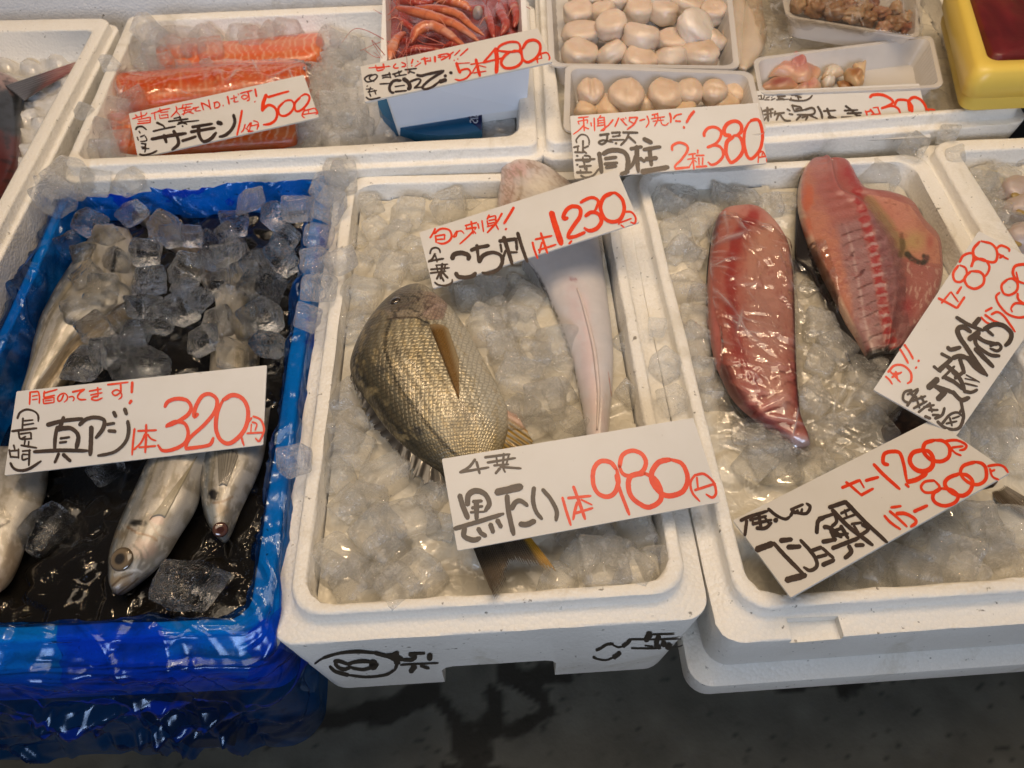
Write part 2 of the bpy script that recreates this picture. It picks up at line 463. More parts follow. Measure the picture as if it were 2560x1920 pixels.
# ------------------------------------------------------------------ floor, with dark wet trails
FLOOR_Z = -0.62
def build_floor():
    nx, ny = 300, 150
    xs = np.concatenate([[-6, -3], np.linspace(-0.9, 1.5, nx), [3, 6]])
    ys = np.concatenate([[-5, -2], np.linspace(-0.35, 0.45, ny), [1.5, 6]])
    X, Y = np.meshgrid(xs, ys, indexing='ij')
    V = np.stack([X.ravel(), Y.ravel(), np.full(X.size, FLOOR_Z)], 1)
    P = proj(V)
    bad = V[:, 1] < -1.0
    P[bad] = (-9999, -9999)
    z = Z(700, 1100, 0.4973)
    wob = np.stack([fnoise(V[:, 0] * 38, V[:, 1] * 38, 0), fnoise(V[:, 0] * 38 + 9, V[:, 1] * 38, 1)], 1) - 0.5
    Q = P + wob * 46
    w = np.zeros(len(V))
    def trail(pts, r0, zz=z):
        nonlocal w
        d, _ = dpl(Q, zz(pts)); w = np.maximum(w, 1 - sm(r0 * 0.75, r0 * 1.2, d))
    trail([(-400, 1480), (0, 1460), (300, 1400), (560, 1350), (790, 1275)], 30)
    trail([(780, 1275), (860, 1370), (880, 1470), (920, 1560), (1010, 1570), (1060, 1450), (1080, 1360), (1075, 1280)], 24)
    trail([(1080, 1480), (1190, 1440), (1300, 1400), (1345, 1360), (1300, 1290), (1240, 1250)], 19)
    trail([(1130, 1170), (1300, 1190), (1420, 1165)], 30)
    trail([(930, 1500), (980, 1570)], 40)
    z2 = Z(1700, 1340, 0.38879)
    trail([(660, 960), (900, 945), (1150, 920), (1050, 985)], 22, z2)
    trail([(820, 1640), (1200, 1660)], 14)
    c = np.tile([0.27, 0.245, 0.185], (len(V), 1))
    k = fnoise(V[:, 0] * 22, V[:, 1] * 22, 2, 4)
    c *= (0.62 + 0.75 * k)[:, None]
    sp = fnoise(V[:, 0] * 130, V[:, 1] * 130, 3, 2)
    c = mixc(c, (0.05, 0.045, 0.035), sm(0.76, 0.84, sp) * 0.7)
    c = mixc(c, (0.24, 0.23, 0.20), sm(0.24, 0.16, sp) * 0.35)
    c = mixc(c, (0.045, 0.036, 0.024), w * 0.85)
    me = mesh('floor', V, grid_faces(len(xs), len(ys)), col=c)
    fix_normals(me)
    o = link('floor', me, m_attr('wet_concrete', 0.62, 0.5, 95)); struct(o)
build_floor()

# ------------------------------------------------------------------ polystyrene boxes
def rquad(c, r, nc=7, ne=14):
    """rounded quad through 4 world corners (x,y), corner order BL,BR,FR,FL -> closed list of (x,y)"""
    c = [np.asarray(q[:2], float) for q in c]
    if np.isscalar(r): r = [r] * 4
    T = []
    for i in range(4):
        a = c[i - 1] - c[i]; b = c[(i + 1) % 4] - c[i]
        T.append((c[i] + a / np.linalg.norm(a) * r[i], c[i] + b / np.linalg.norm(b) * r[i]))
    out = []
    for i in range(4):
        p0, p2 = T[i]; p1 = c[i]
        for k in range(nc + 1):
            t = k / nc
            # rounder than a plain quadratic
            w = 0.72
            q = ((1 - t)**2 * p0 + 2 * w * t * (1 - t) * p1 + t * t * p2) / ((1 - t)**2 + 2 * w * t * (1 - t) + t * t)
            out.append(q)
        n0 = T[(i + 1) % 4][0]
        for k in range(1, ne):
            out.append(p2 + (n0 - p2) * k / ne)
    return np.array(out)
def grow(c, d):
    """offset quad outward by d (scalar or per edge: back, right, front, left)"""
    c = [np.asarray(q[:2], float) for q in c]
    if np.isscalar(d): d = [d] * 4
    cen = sum(c) / 4
    L = []
    for i in range(4):
        a, b = c[i], c[(i + 1) % 4]
        t = (b - a) / np.linalg.norm(b - a); n = np.array([t[1], -t[0]])
        if (0.5 * (a + b) - cen) @ n < 0: n = -n
        L.append((a + n * d[i], t))
    out = []
    for i in range(4):
        (p, t), (q, s) = L[i - 1], L[i]
        A = np.array([[t[0], -s[0]], [t[1], -s[1]]])
        k = np.linalg.solve(A, q - p)
        out.append(p + t * k[0])
    return out
def foam_box(label, lip_px, inn_px, rim, ledge=(0.018,) * 4, step=0.015, height=0.150, depth=0.115, taper=0.016,
             r_out=0.022, r_lip=0.03, r_inn=0.026, flange=False, mat='foam', group=None, name='foam_box'):
    wp = lambda p: np.array(p[1:], float) if p[0] == 'w' else U([p], rim)[0][:2]
    lip = [wp(p) for p in lip_px]
    inn = [wp(p) for p in inn_px]
    led = grow(lip, ledge)
    zl = rim - step; zb = zl - height
    R = []
    def ring(q, r, z, jit=0.0):
        p = rquad(q, r)
        if jit:
            ang = np.arange(len(p))
            p = p + jit * np.stack([rng.normal(size=len(p)), rng.normal(size=len(p))], 1)
        R.append(np.column_stack([p, np.full(len(p), z)]))
    b = 0.0022
    bot = grow(led, -taper)
    if flange:
        ring(grow(bot, -0.010), r_out, zb)
        ring(grow(led, 0.002), r_out, zb + 0.006)
        ring(grow(led, 0.006), r_out, zb + 0.014)
        ring(grow(led, 0.006), r_out, zb + 0.040)
        ring(grow(led, -0.010), r_out, zb + 0.050)
        ring(grow(led, -0.008), r_out, zb + 0.056)
    else:
        ring(grow(bot, -0.008), r_out * 1.2, zb)
        ring(grow(bot, -0.002), r_out * 1.2, zb + 0.002)
        ring(grow(bot, 0), r_out * 1.2, zb + 0.007)
    ring(grow(led, -b * 0.2), r_out, zl - b * 1.4, 0.00025)
    ring(grow(led, -b * 0.35), r_out, zl - b * 0.4, 0.0003)
    ring(grow(led, -b * 1.2), r_out, zl)
    ring(grow(lip, b * 1.0), r_lip, zl)
    ring(grow(lip, b * 0.1), r_lip, zl + b)
    ring(grow(lip, 0), r_lip, rim - b * 1.3, 0.0002)
    ring(grow(lip, -b * 0.5), r_lip, rim - b * 0.3, 0.0003)
    ring(grow(lip, -b * 1.4), r_lip, rim)
    ring(grow(inn, b * 1.0), r_inn, rim)
    ring(grow(inn, b * 0.2), r_inn, rim - b * 0.4, 0.0005)
    ring(inn, r_inn, rim - b * 1.4, 0.0004)
    ring(grow(inn, -0.010), r_inn, rim - depth)
    n = len(R[0])
    V = np.vstack(R)
    F = grid_faces(len(R), n, True)
    F.append(tuple(range(n))[::-1])
    F.append(tuple((len(R) - 1) * n + k for k in range(n)))
    me = mesh(name, V, F)
    fix_normals(me)
    bm = bmesh.new(); bm.from_mesh(me)
    bmesh.ops.translate(bm, verts=bm.verts, vec=(-led[3][0], -led[3][1], -zb)); bm.to_mesh(me); bm.free()
    o = link(name, me, M[mat]); o.location = (led[3][0], led[3][1], zb)
    tag(o, label, 'foam box', group)
    return o, dict(lip=lip, inn=inn, led=led, zl=zl, zb=zb, rim=rim)

BX = {}
box_a, BX['A'] = foam_box('white foam box holding the black sea bream, black painted writing on its notched front',
    [(864, 440), (1521, 426), (1725, 1481), (716, 1543)], [(889, 461), (1500, 446), (1682, 1451), (759, 1514)], 0.0,
    ledge=(0.012, 0.0185, 0.0185, 0.0165), height=0.174, taper=0.010)
box_b, BX['B'] = foam_box('white foam box with the red fillets, small square notch cut in its front ledge',
    [(1588, 424), (2310, 382), (2900, 1455), (1848, 1527)], [(1615, 439), (2277, 401), (2840, 1425), (1877, 1488)], 0.0,
    ledge=(0.010, 0.012, 0.0225, 0.0185), flange=True, height=0.142, taper=0.004)
box_g, BX['G'] = foam_box('white foam box wrapped in a blue polythene bag, leftmost of the front row',
    [('w', -.364, .600), (818, 432), (668, 1580), ('w', -.352, -.010)], [('w', -.352, .580), (790, 452), (622, 1545), ('w', -.340, .006)], -0.004,
    ledge=(0.012, 0.006, 0.0165, 0.014), r_inn=0.02)
box_c, BX['C'] = foam_box('white foam box holding the orange salmon fillets and the shrimp tray',
    [(322, 38), (1322, -6), (1345, 363), (158, 418)], [(345, 54), (1297, 12), (1297, 338), (188, 398)], 0.028,
    ledge=(0.012, 0.010, 0.0115, 0.008), r_lip=0.014, r_inn=0.02)
box_e, BX['E'] = foam_box('white foam box holding the scallop and shellfish trays',
    [(1345, -60), (2330, -110), (2560, 268), (1366, 360)], [(1362, -40), (2300, -90), (2500, 262), (1410, 347)], 0.028,
    ledge=(0.012, 0.012, 0.0135, 0.0065), r_lip=0.016, r_inn=0.03)
box_d, BX['D'] = foam_box('white foam box with the dark fish, at the back left corner',
    [('w', -.75, .965), ('w', -.389, .955), ('w', -.389, .02), ('w', -.75, .02)], [('w', -.735, .930), ('w', -.407, .920), ('w', -.407, .04), ('w', -.735, .04)], 0.029,
    ledge=(0.010, 0.007, 0.012, 0.012), r_lip=0.02, r_inn=0.012)
box_h, BX['H'] = foam_box('white foam box with grey squid rounds, cut by the right edge of the photo',
    [(2322, 352), (3150, 318), (3750, 1250), (2935, 1400)], [(2396, 378), (3080, 348), (3620, 1210), (3010, 1340)], 0.012,
    ledge=(0.012, 0.012, 0.016, 0.012), r_inn=0.014)

# hand hole under the front wall of the middle box, notch in the front ledge of the right box
def slab(pts, y0, y1):
    """prism along y from an (x,z) outline"""
    n = len(pts)
    V = [(x, y0, z) for x, z in pts] + [(x, y1, z) for x, z in pts]
    F = [tuple(range(n)), tuple(range(2 * n - 1, n - 1, -1))] + [(i, n + i, n + (i + 1) % n, (i + 1) % n) for i in range(n)]
    me = mesh('cutter', V, F, smooth=False); fix_normals(me)
    return link('cutter', me)
b = BX['A']
yl = min(b['led'][2][1], b['led'][3][1])
xl, xr = U([(1113, 1690)], b['zb'])[0][0], U([(1383, 1664)], b['zb'])[0][0]
zt = b['zb'] + 0.068
arc = [(xl, b['zb'] - 0.02), (xl + 0.001, zt - 0.014), (xl + 0.005, zt - 0.004), (xl + 0.013, zt), (xr - 0.012, zt), (xr - 0.004, zt - 0.004), (xr, zt - 0.014), (xr + 0.001, b['zb'] - 0.02)]
boolean_cut(box_a, [slab(arc, yl - 0.03, yl + 0.040)])
b = BX['B']
p0 = U([(1978, 1585)], b['zl'])[0]; p1 = U([(2105, 1577)], b['zl'])[0]
boolean_cut(box_b, [slab([(p0[0], b['zl'] - 0.010), (p1[0] + 0.001, b['zl'] - 0.010), (p1[0] - 0.001, b['zl'] + 0.02), (p0[0] - 0.002, b['zl'] + 0.02)], p0[1] - 0.03, p0[1] + 0.0135)])
for o in (box_a, box_b):
    o.data.polygons.foreach_set('use_smooth', [True] * len(o.data.polygons))
    m = o.modifiers.new('edges', 'EDGE_SPLIT'); m.split_angle = math.radians(50)

# foam wall of the row behind
p = [U([q], 0.0)[0] for q in [(-900, 52), (1700, -30)]]
V = []
for z, dy in ((-0.13, 0.0), (0.26, 0.012)):
    V += [(p[0][0], p[0][1] + dy, z), (p[1][0], p[1][1] + dy, z), (p[1][0], p[1][1] + 0.35, z), (p[0][0], p[0][1] + 0.35, z)]
me = box_mesh('foam_box', V)
o = link('foam_box', me, M['foam_grey']); tag(o, 'closed white foam box with grey specks, standing behind the salmon box', 'foam box')
bv = o.modifiers.new('bev', 'BEVEL'); bv.width = 0.012; bv.segments = 3

# iron stand under the boxes
st = empty('display_stand', (0.3, 0.5, FLOOR_Z)); tag(st, 'dark iron display stand under the front row of foam boxes', 'stand')
zt = min(BX[k]['zb'] for k in 'ABG') - 0.001
V = [(-1.0, 0.03, zt - 0.02), (1.6, 0.03, zt - 0.02), (1.6, 1.4, zt - 0.02), (-1.0, 1.4, zt - 0.02), (-1.0, 0.03, zt), (1.6, 0.03, zt), (1.6, 1.4, zt), (-1.0, 1.4, zt)]
link('table_top', box_mesh('table_top', V), M['stand'], st)
zt2 = min(BX[k]['zb'] for k in 'CDE') - 0.001
ya = min(BX['C']['led'][3][1], BX['E']['led'][3][1]) + 0.02
V = [(-0.9, ya, zt), (1.5, ya, zt), (1.5, 1.4, zt), (-0.9, 1.4, zt), (-0.9, ya, zt2), (1.5, ya, zt2), (1.5, 1.4, zt2), (-0.9, 1.4, zt2)]
if zt2 > zt + 0.003: link('raised_shelf', box_mesh('raised_shelf', V), M['stand'], st)
for (x, y) in ((1.2, 0.14), (-0.9, 1.3), (1.4, 1.3)):
    V = [(x, y, FLOOR_Z), (x + 0.045, y, FLOOR_Z), (x + 0.045, y + 0.045, FLOOR_Z), (x, y + 0.045, FLOOR_Z)]
    V += [(a, b_, zt - 0.021) for a, b_, _ in V]
    link('leg', box_mesh('leg', V), M['rust'], st)
# the visible leg: rusty angle iron
q = U([(468, 1925), (578, 1925)], FLOOR_Z)
x0, x1, y0 = q[0][0], q[1][0], q[0][1] + 0.03
V = [(x0, y0, FLOOR_Z), (x1, y0, FLOOR_Z), (x1, y0 + 0.045, FLOOR_Z), (x0, y0 + 0.045, FLOOR_Z)]
V += [(a, b_, zt - 0.021) for a, b_, _ in V]
lg = link('leg', box_mesh('leg', V), M['rust'], st)

# painted writing on the front of the middle box -> see lettering section
# ------------------------------------------------------------------ blue polythene bag lining box G
def build_bag():
    b = BX['G']; lip, inn, led = b['lip'], b['inn'], b['led']
    rim, zl, zb = b['rim'], b['zl'], b['zb']
    prof = []   # (quad, radius, z, wrinkle amplitude)
    def lerpq(a, c, t): return [a[i] * (1 - t) + c[i] * t for i in range(4)]
    g = lambda q, d: grow(q, d)
    nring = []
    keys = [
        (g(inn, -0.040), 0.03, rim - 0.080, 0.005),
        (g(inn, -0.016), 0.03, rim - 0.062, 0.006),
        (g(inn, -0.009), 0.026, rim - 0.030, 0.004),
        (g(inn, -0.004), 0.022, rim - 0.006, 0.004),
        (g(inn, 0.000), 0.022, rim + 0.0025, 0.0038),
        (g(lip, -0.002), 0.026, rim + 0.0028, 0.0038),
        (g(lip, 0.002), 0.026, rim + 0.001, 0.0045),
        (g(led, (0.002, -0.001, 0.006, 0.006)), 0.024, zl - 0.003, 0.007),
        (g(led, (0.000, -0.002, 0.008, 0.008)), 0.026, zl - 0.05, 0.010),
        (g(led, (0.000, -0.002, 0.014, 0.014)), 0.028, zl - 0.10, 0.012),
        (g(led, (0.000, 0.000, 0.022, 0.022)), 0.03, zl - 0.150, 0.015),
        (g(led, (0.000, 0.000, 0.026, 0.026)), 0.03, zl - 0.180, 0.016),
    ]
    m = 16; base = []
    for (q0, r0, z0, w0), (q1, r1, z1, w1) in zip(keys[:-1], keys[1:]):
        for k in range(m):
            t = k / m
            base.append((lerpq(q0, q1, t), r0 * (1 - t) + r1 * t, z0 * (1 - t) + z1 * t, w0 * (1 - t) + w1 * t))
    base.append(keys[-1])
    R = []
    for q, r, z, w in base:
        R.append(np.column_stack([rquad(q, r, 16, 150), np.full(4 * 17 + 4 * 149, z)]))
    R = np.array(R)                                   # (rings, n, 3)
    W = np.array([k[3] for k in base])
    nr, n, _ = R.shape
    # normals
    du = np.gradient(R, axis=0); dv = np.roll(R, -1, 1) - np.roll(R, 1, 1)
    nn = np.cross(du, dv); nn /= np.linalg.norm(nn, axis=2)[..., None] + 1e-12
    cen = R.mean((0, 1))
    # creases: ridged noise over (arc length, profile length)
    seg = np.linalg.norm(dv, axis=2).mean(0) * 0.5
    s = np.cumsum(seg); pl = np.concatenate([[0], np.cumsum(np.linalg.norm(np.diff(R, axis=0), axis=2).mean(1))])
    S, PL = np.meshgrid(s, pl)
    def ridge(x, y, k): return 1 - np.abs(2 * fnoise(x, y, k, 2) - 1) * 1.9
    h = ridge(S * 16 + PL * 9, PL * 11 - S * 5, 0); h = (h - h.min()) / (h.max() - h.min())
    a1, k1 = creases(S, PL, 520, 3, .02, .10, .004, .014, 0, S.max(), 0, PL.max(), edge=True)
    a2, k2 = creases(S, PL, 700, 4, .008, .04, .002, .006, 0, S.max(), 0, PL.max(), edge=True)
    h = .25 * h + .75 * np.clip((a1 + a2 * .8) / .012, -.4, 1.8)
    out = nn * np.sign(((R - cen) * nn).sum(2).mean() + 1e-9)
    disp = (h - 0.12) * W[:, None] * 1.5
    # always away from the foam: up on the rims, out on the front, in on the walls
    d = np.array(nn)
    zs = np.where(np.arange(nr) < 4 * m, 1, 1)
    flip = np.sign(nn[5 * m, :, 2].mean())
    R2 = R + nn * flip * disp[..., None]
    # the skirt of the bag is folded double
    k0 = 7 * m
    lay = sm(k0 - 6, k0 + 8, np.arange(nr)[:, None] + (fnoise(S * 20, PL * 8, 2) - .5) * 46) * np.ones((1, n))
    # hanging hem: uneven
    hem = np.linspace(0, 1, 4 * m)[:, None] ** 1.5
    R2[-4 * m:, :, 2] -= hem * 0.018 * (ridge(S[-4 * m:] * 9, PL[-4 * m:] * 0 + 3, 3))
    V = R2.reshape(-1, 3)
    o = link('bag_liner', mesh('bag_liner', V, grid_faces(nr, n, True), col=np.repeat(lay.reshape(-1, 1), 3, 1)), M['bag'])
    tag(o, 'blue polythene bag lining and hanging over the leftmost front box', 'plastic bag')
    return o
bag = build_bag()
# ------------------------------------------------------------------ slush beds
def inside_quad(q, X, Y, m=0.0):
    """signed distance-like: min distance to the quad's edges (positive inside)"""
    q = [np.asarray(a[:2], float) for a in q]
    cen = sum(q) / 4; d = np.full(X.shape, 1e9)
    for i in range(4):
        a, b = q[i], q[(i + 1) % 4]
        t = (b - a) / np.linalg.norm(b - a); n = np.array([t[1], -t[0]])
        if (cen - a) @ n < 0: n = -n
        d = np.minimum(d, (X - a[0]) * n[0] + (Y - a[1]) * n[1])
    return d
BED = {}
def bed(key, name, label, z, amp, mat, quad=None, lumps=260, size=0.016, seed=3, nmax=170, ymax=None):
    b = BX[key]; q = quad or grow(b['inn'], -0.0045)
    r = np.random.default_rng(seed)
    pts = np.array(q)
    x0, y0 = pts.min(0); x1, y1 = pts.max(0)
    step = max((y1 - y0), (x1 - x0)) / nmax
    xs = np.arange(x0, x1 + step, step); ys = np.arange(y0, y1 + step, step)
    X, Y = np.meshgrid(xs, ys, indexing='ij')
    H = (fnoise(X * 25 + seed, Y * 25, 0, 3) - 0.5) * amp * 0.6
    # tops of the half-sunk cubes: rounded tilted squares
    for k in range(lumps):
        cx, cy = r.uniform(x0, x1), r.uniform(y0, y1); a = r.uniform(0, math.pi); s = size * r.uniform(0.7, 1.15)
        k0 = slice(max(0, int((cx - 2 * s - x0) / step)), int((cx + 2 * s - x0) / step) + 2)
        k1 = slice(max(0, int((cy - 2 * s - y0) / step)), int((cy + 2 * s - y0) / step) + 2)
        dx, dy = X[k0, k1] - cx, Y[k0, k1] - cy
        u = (dx * math.cos(a) + dy * math.sin(a)) / s; v = (-dx * math.sin(a) + dy * math.cos(a)) / s
        e = np.abs(u)**5 + np.abs(v)**5
        top = (np.clip(1 - e, 0, 1))**0.28 * amp * r.uniform(0.5, 1.1) + (u * r.normal() + v * r.normal()) * amp * 0.20 * (e < 1)
        H[k0, k1] = np.where(e < 1, np.maximum(H[k0, k1], top), H[k0, k1])
    d = inside_quad(q, X, Y)
    Zz = z + H
    idx = -np.ones(X.shape, int); V = []
    ok = d > -step * 0.7
    for i, j in zip(*np.where(ok)):
        idx[i, j] = len(V); V.append((X[i, j], Y[i, j], Zz[i, j]))
    F = []
    for i in range(len(xs) - 1):
        for j in range(len(ys) - 1):
            f = (idx[i, j], idx[i + 1, j], idx[i + 1, j + 1], idx[i, j + 1])
            if min(f) >= 0: F.append(f)
    me = mesh(name, V, F)
    o = link(name, me, M[mat]); o['kind'] = 'stuff'
    o['label'] = label; o['category'] = 'ice'
    BED[key] = (BVHTree.FromPolygons([Vector(v) for v in V], F), z)
    return o
bed('A', 'melting_ice', 'cream grey melting ice filling the middle box around the sea bream', -0.025, 0.0055, 'bed_cream', seed=3, lumps=150)
bed('B', 'melting_ice', 'cream grey melting ice filling the right box around the red fillets', -0.031, 0.0055, 'bed_cream', seed=4, lumps=220)
bed('G', 'shade_painted_meltwater', 'glossy meltwater and sunken ice in the blue bag, deep shade painted in as black', -0.052, 0.006, 'bed_shade', quad=grow(BX['G']['inn'], -0.008), seed=6, lumps=200)
bed('C', 'melting_ice', 'grey crushed ice around the salmon fillets', -0.016, 0.007, 'bed_grey', seed=7)
bed('E', 'melting_ice', 'cream meltwater and ice under the shellfish trays', -0.004, 0.005, 'bed_cream', seed=8)
bed('D', 'crushed_ice', 'white crushed ice in the back left box beside the dark fish', -0.021, 0.012, 'bed_grey', seed=9, lumps=500, size=0.011)
bed('H', 'melting_ice', 'pale melting ice around the grey squid rounds at the right edge', -0.020, 0.010, 'bed_cream', seed=10)

# ------------------------------------------------------------------ ice cubes
def cube_shape(seed):
    r = np.random.default_rng(seed)
    bm = bmesh.new(); bmesh.ops.create_cube(bm, size=2.0)
    bmesh.ops.subdivide_edges(bm, edges=bm.edges, cuts=7, use_grid_fill=True)
    sc = np.array([1.0, r.uniform(0.82, 1.02), r.uniform(0.70, 0.98)])
    p = r.uniform(7.0, 14.0)
    dent = Vector(r.normal(size=3)).normalized(); dk = r.uniform(0.0, 0.30)
    sh = r.normal(size=2) * 0.16; tp = r.uniform(-0.16, 0.16)
    off = Vector(r.uniform(-20, 20, 3))
    for v in bm.verts:
        c = v.co
        l = (abs(c.x)**p + abs(c.y)**p + abs(c.z)**p) ** (1 / p)
        c = c / l
        nz = noise.noise(c * 0.9 + off) * 0.09 + noise.noise(c * 2.3 + off) * 0.03
        c = c * (1 + nz)
        k = max(0, c.normalized().dot(dent) - 0.45)
        c = c - dent * k * dk * 1.6
        c.x += sh[0] * c.z; c.y += sh[1] * c.z
        f = 1 + tp * c.z; c.x *= f; c.y *= f
        v.co = Vector((c.x * sc[0], c.y * sc[1], c.z * sc[2]))
    me = bpy.data.meshes.new('ice_cube'); bm.to_mesh(me); bm.free()
    me.polygons.foreach_set('use_smooth', [True] * len(me.polygons))
    return me
CUBES = {}
for kind in ('ice', 'ice_wet', 'ice_rim'):
    CUBES[kind] = []
    for s in range(10):
        me = cube_shape(100 + s); me.materials.append(M[kind]); CUBES[kind].append(me)
n_cubes = 0
def ice_cube(loc, half, label, group, kind='ice', flat=0.35, rz=None, stretch=None):
    global n_cubes
    o = bpy.data.objects.new('ice_cube', random.choice(CUBES[kind]))
    COL.objects.link(o)
    o.location = loc
    o.rotation_euler = (random.gauss(0, flat), random.gauss(0, flat), random.uniform(0, 6.28) if rz is None else rz)
    s = half * random.uniform(0.9, 1.1)
    o.scale = (s, s, s) if stretch is None else (s * stretch[0], s * stretch[1], s * stretch[2])
    tag(o, label, 'ice cube', group); n_cubes += 1
    return o
def cubes_px(zm, pts, key, label, group, dz=0.004, half=0.0155, kind='ice', zfix=None, flat=0.4):
    bvh, zb = BED[key]
    for q in pts:
        s = half * (q[2] if len(q) > 2 else 1)
        zz = (zb if zfix is None else zfix) + dz + random.uniform(-0.002, 0.003)
        P = u1(*zm([q[:2]])[0], zz)
        if zfix is None:
            h = bvh.ray_cast(Vector((P.x, P.y, 1)), Vector((0, 0, -1)))
            if h[0] is not None: zz = h[0].z + s * 0.55 + dz
            P = u1(*zm([q[:2]])[0], zz)
        ice_cube(P, s, label, group, kind, flat)
# ------------------------------------------------------------------ lofted bodies traced against the photo
BVH = []
def body(name, pairs, zm, z0, th, tb, nu=110, nv=56, paint=None, mat=None, parent=None, exp=2.1, ends=(0.05, 0.05), top=None, uvs=(1, 1), keep=True):
    L = crom(zm([p[0] for p in pairs]), nu); R = crom(zm([p[1] for p in pairs]), nu)
    m = len(pairs)
    arr = lambda a: crom(np.array(a, float)[:, None], nu)[:, 0] if not np.isscalar(a) else np.full(nu, float(a))
    z0, th, tb = arr(z0), arr(th), arr(tb)
    s = np.linspace(0, 1, nu)
    env = np.ones(nu)
    if ends[0]: env *= np.sqrt(np.clip(1 - np.clip(1 - s / ends[0], 0, 1)**2, 0.0, 1))
    if ends[1]: env *= np.sqrt(np.clip(1 - np.clip(1 - (1 - s) / ends[1], 0, 1)**2, 0.0, 1))
    A = np.array([U([L[i]], z0[i])[0] for i in range(nu)]); B = np.array([U([R[i]], z0[i])[0] for i in range(nu)])
    mid, half = (A + B) / 2, (B - A) / 2
    nb = 14
    V, uv = [], []
    for i in range(nu):
        for j in range(nv + 1):
            t = -math.cos(math.pi * j / nv)
            h = th[i] * env[i] * max(0, 1 - abs(t)**exp) ** (1 / exp)
            if top is not None: h += top(s[i], t) * env[i] * (1 - abs(t)**6)
            p = mid[i] + half[i] * t; V.append((p[0], p[1], p[2] + h)); uv.append((s[i], (t + 1) / 2))
        for j in range(1, nb):
            t = math.cos(math.pi * j / nb)
            h = tb[i] * env[i] * max(0, 1 - abs(t)**2) ** 0.5
            p = mid[i] + half[i] * t; V.append((p[0], p[1], p[2] - h)); uv.append((s[i], (t + 1) / 2))
    k = nv + nb
    F = grid_faces(nu, k, True)
    F.append(tuple(range(k))[::-1]); F.append(tuple((nu - 1) * k + q for q in range(k)))
    V = np.array(V); uv = np.array(uv)
    col = paint(zm.inv(proj(V)), uv[:, 0], uv[:, 1] * 2 - 1, V) if paint else None
    me = mesh(name, V, F, col=col, uv=uv); fix_normals(me)
    o = link(name, me, mat, parent)
    bv = BVHTree.FromPolygons([Vector(v) for v in V], F)
    if keep: BVH.append(bv)
    return o, bv, V
def hit(P, bvs, z_else):
    """world points on the first of the bodies seen at the photo pixels P"""
    out = []
    for p, d in zip(np.atleast_2d(P), rays(P)):
        best = None
        for b in bvs:
            h = b.ray_cast(Vector(CAM_POS), Vector(d).normalized())
            if h[0] is not None and (best is None or h[3] < best[1]): best = (h[0], h[3])
        out.append(np.array(best[0]) if best else U([p], z_else)[0])
    return np.array(out)
def fin(name, root, tip, zm, z_root, z_tip, nu=40, nv=60, paint=None, mat=None, parent=None, rays_n=22, jag=0.06, ridge=0.0006, bvs=None, lift=0.0012, thick=0.0003, seed=0, curl=0.0):
    """fan of fin rays between a root line and a tip line, torn tip edge"""
    Rt = crom(zm(root), nv); Tp = crom(zm(tip), nv)
    v = np.linspace(0, 1, nv)
    r = np.random.default_rng(seed)
    j = 1 - jag * (np.abs((v * rays_n) % 1 - 0.5) * 2 * 0.7 + r.random(nv) * 0.5)
    zr = crom(np.atleast_1d(np.array(z_root, float))[:, None], nv)[:, 0]; zt = crom(np.atleast_1d(np.array(z_tip, float))[:, None], nv)[:, 0]
    V, uv, Pm = [], [], []
    for i in range(nu):
        u = i / (nu - 1)
        px = Rt + (Tp - Rt) * (u * j)[:, None]
        if bvs is not None:
            W = hit(px, bvs, zr.mean())
            toc = CAM_POS - W; toc /= np.linalg.norm(toc, axis=1)[:, None]
            W = W + toc * lift
        else:
            zz = zr + (zt - zr) * u + curl * math.sin(u * math.pi)
            W = np.array([U([p], q)[0] for p, q in zip(px, zz)])
        W[:, 2] += ridge * np.sin(v * rays_n * 2 * math.pi) * (0.4 + 0.6 * u)
        V.append(W); uv += [(u, a) for a in v]
    V = np.vstack(V); uv = np.array(uv); n = len(V)
    F = grid_faces(nu, nv)
    F2 = [tuple(n + q for q in f)[::-1] for f in F]
    # rim
    border = [k for k in range(nv)] + [i * nv + nv - 1 for i in range(1, nu)] + [(nu - 1) * nv + k for k in range(nv - 2, -1, -1)] + [i * nv for i in range(nu - 2, 0, -1)]
    F3 = [(border[a], border[(a + 1) % len(border)], n + border[(a + 1) % len(border)], n + border[a]) for a in range(len(border))]
    V2 = V.copy(); V2[:, 2] -= thick * 2
    VV = np.vstack([V, V2])
    col = None
    if paint: 
        c = paint(zm.inv(proj(V)), uv[:, 0], uv[:, 1], V); col = np.vstack([c, c])
    me = mesh(name, VV, F + F2 + F3, col=col, uv=np.vstack([uv, uv])); fix_normals(me)
    return link(name, me, mat, parent)
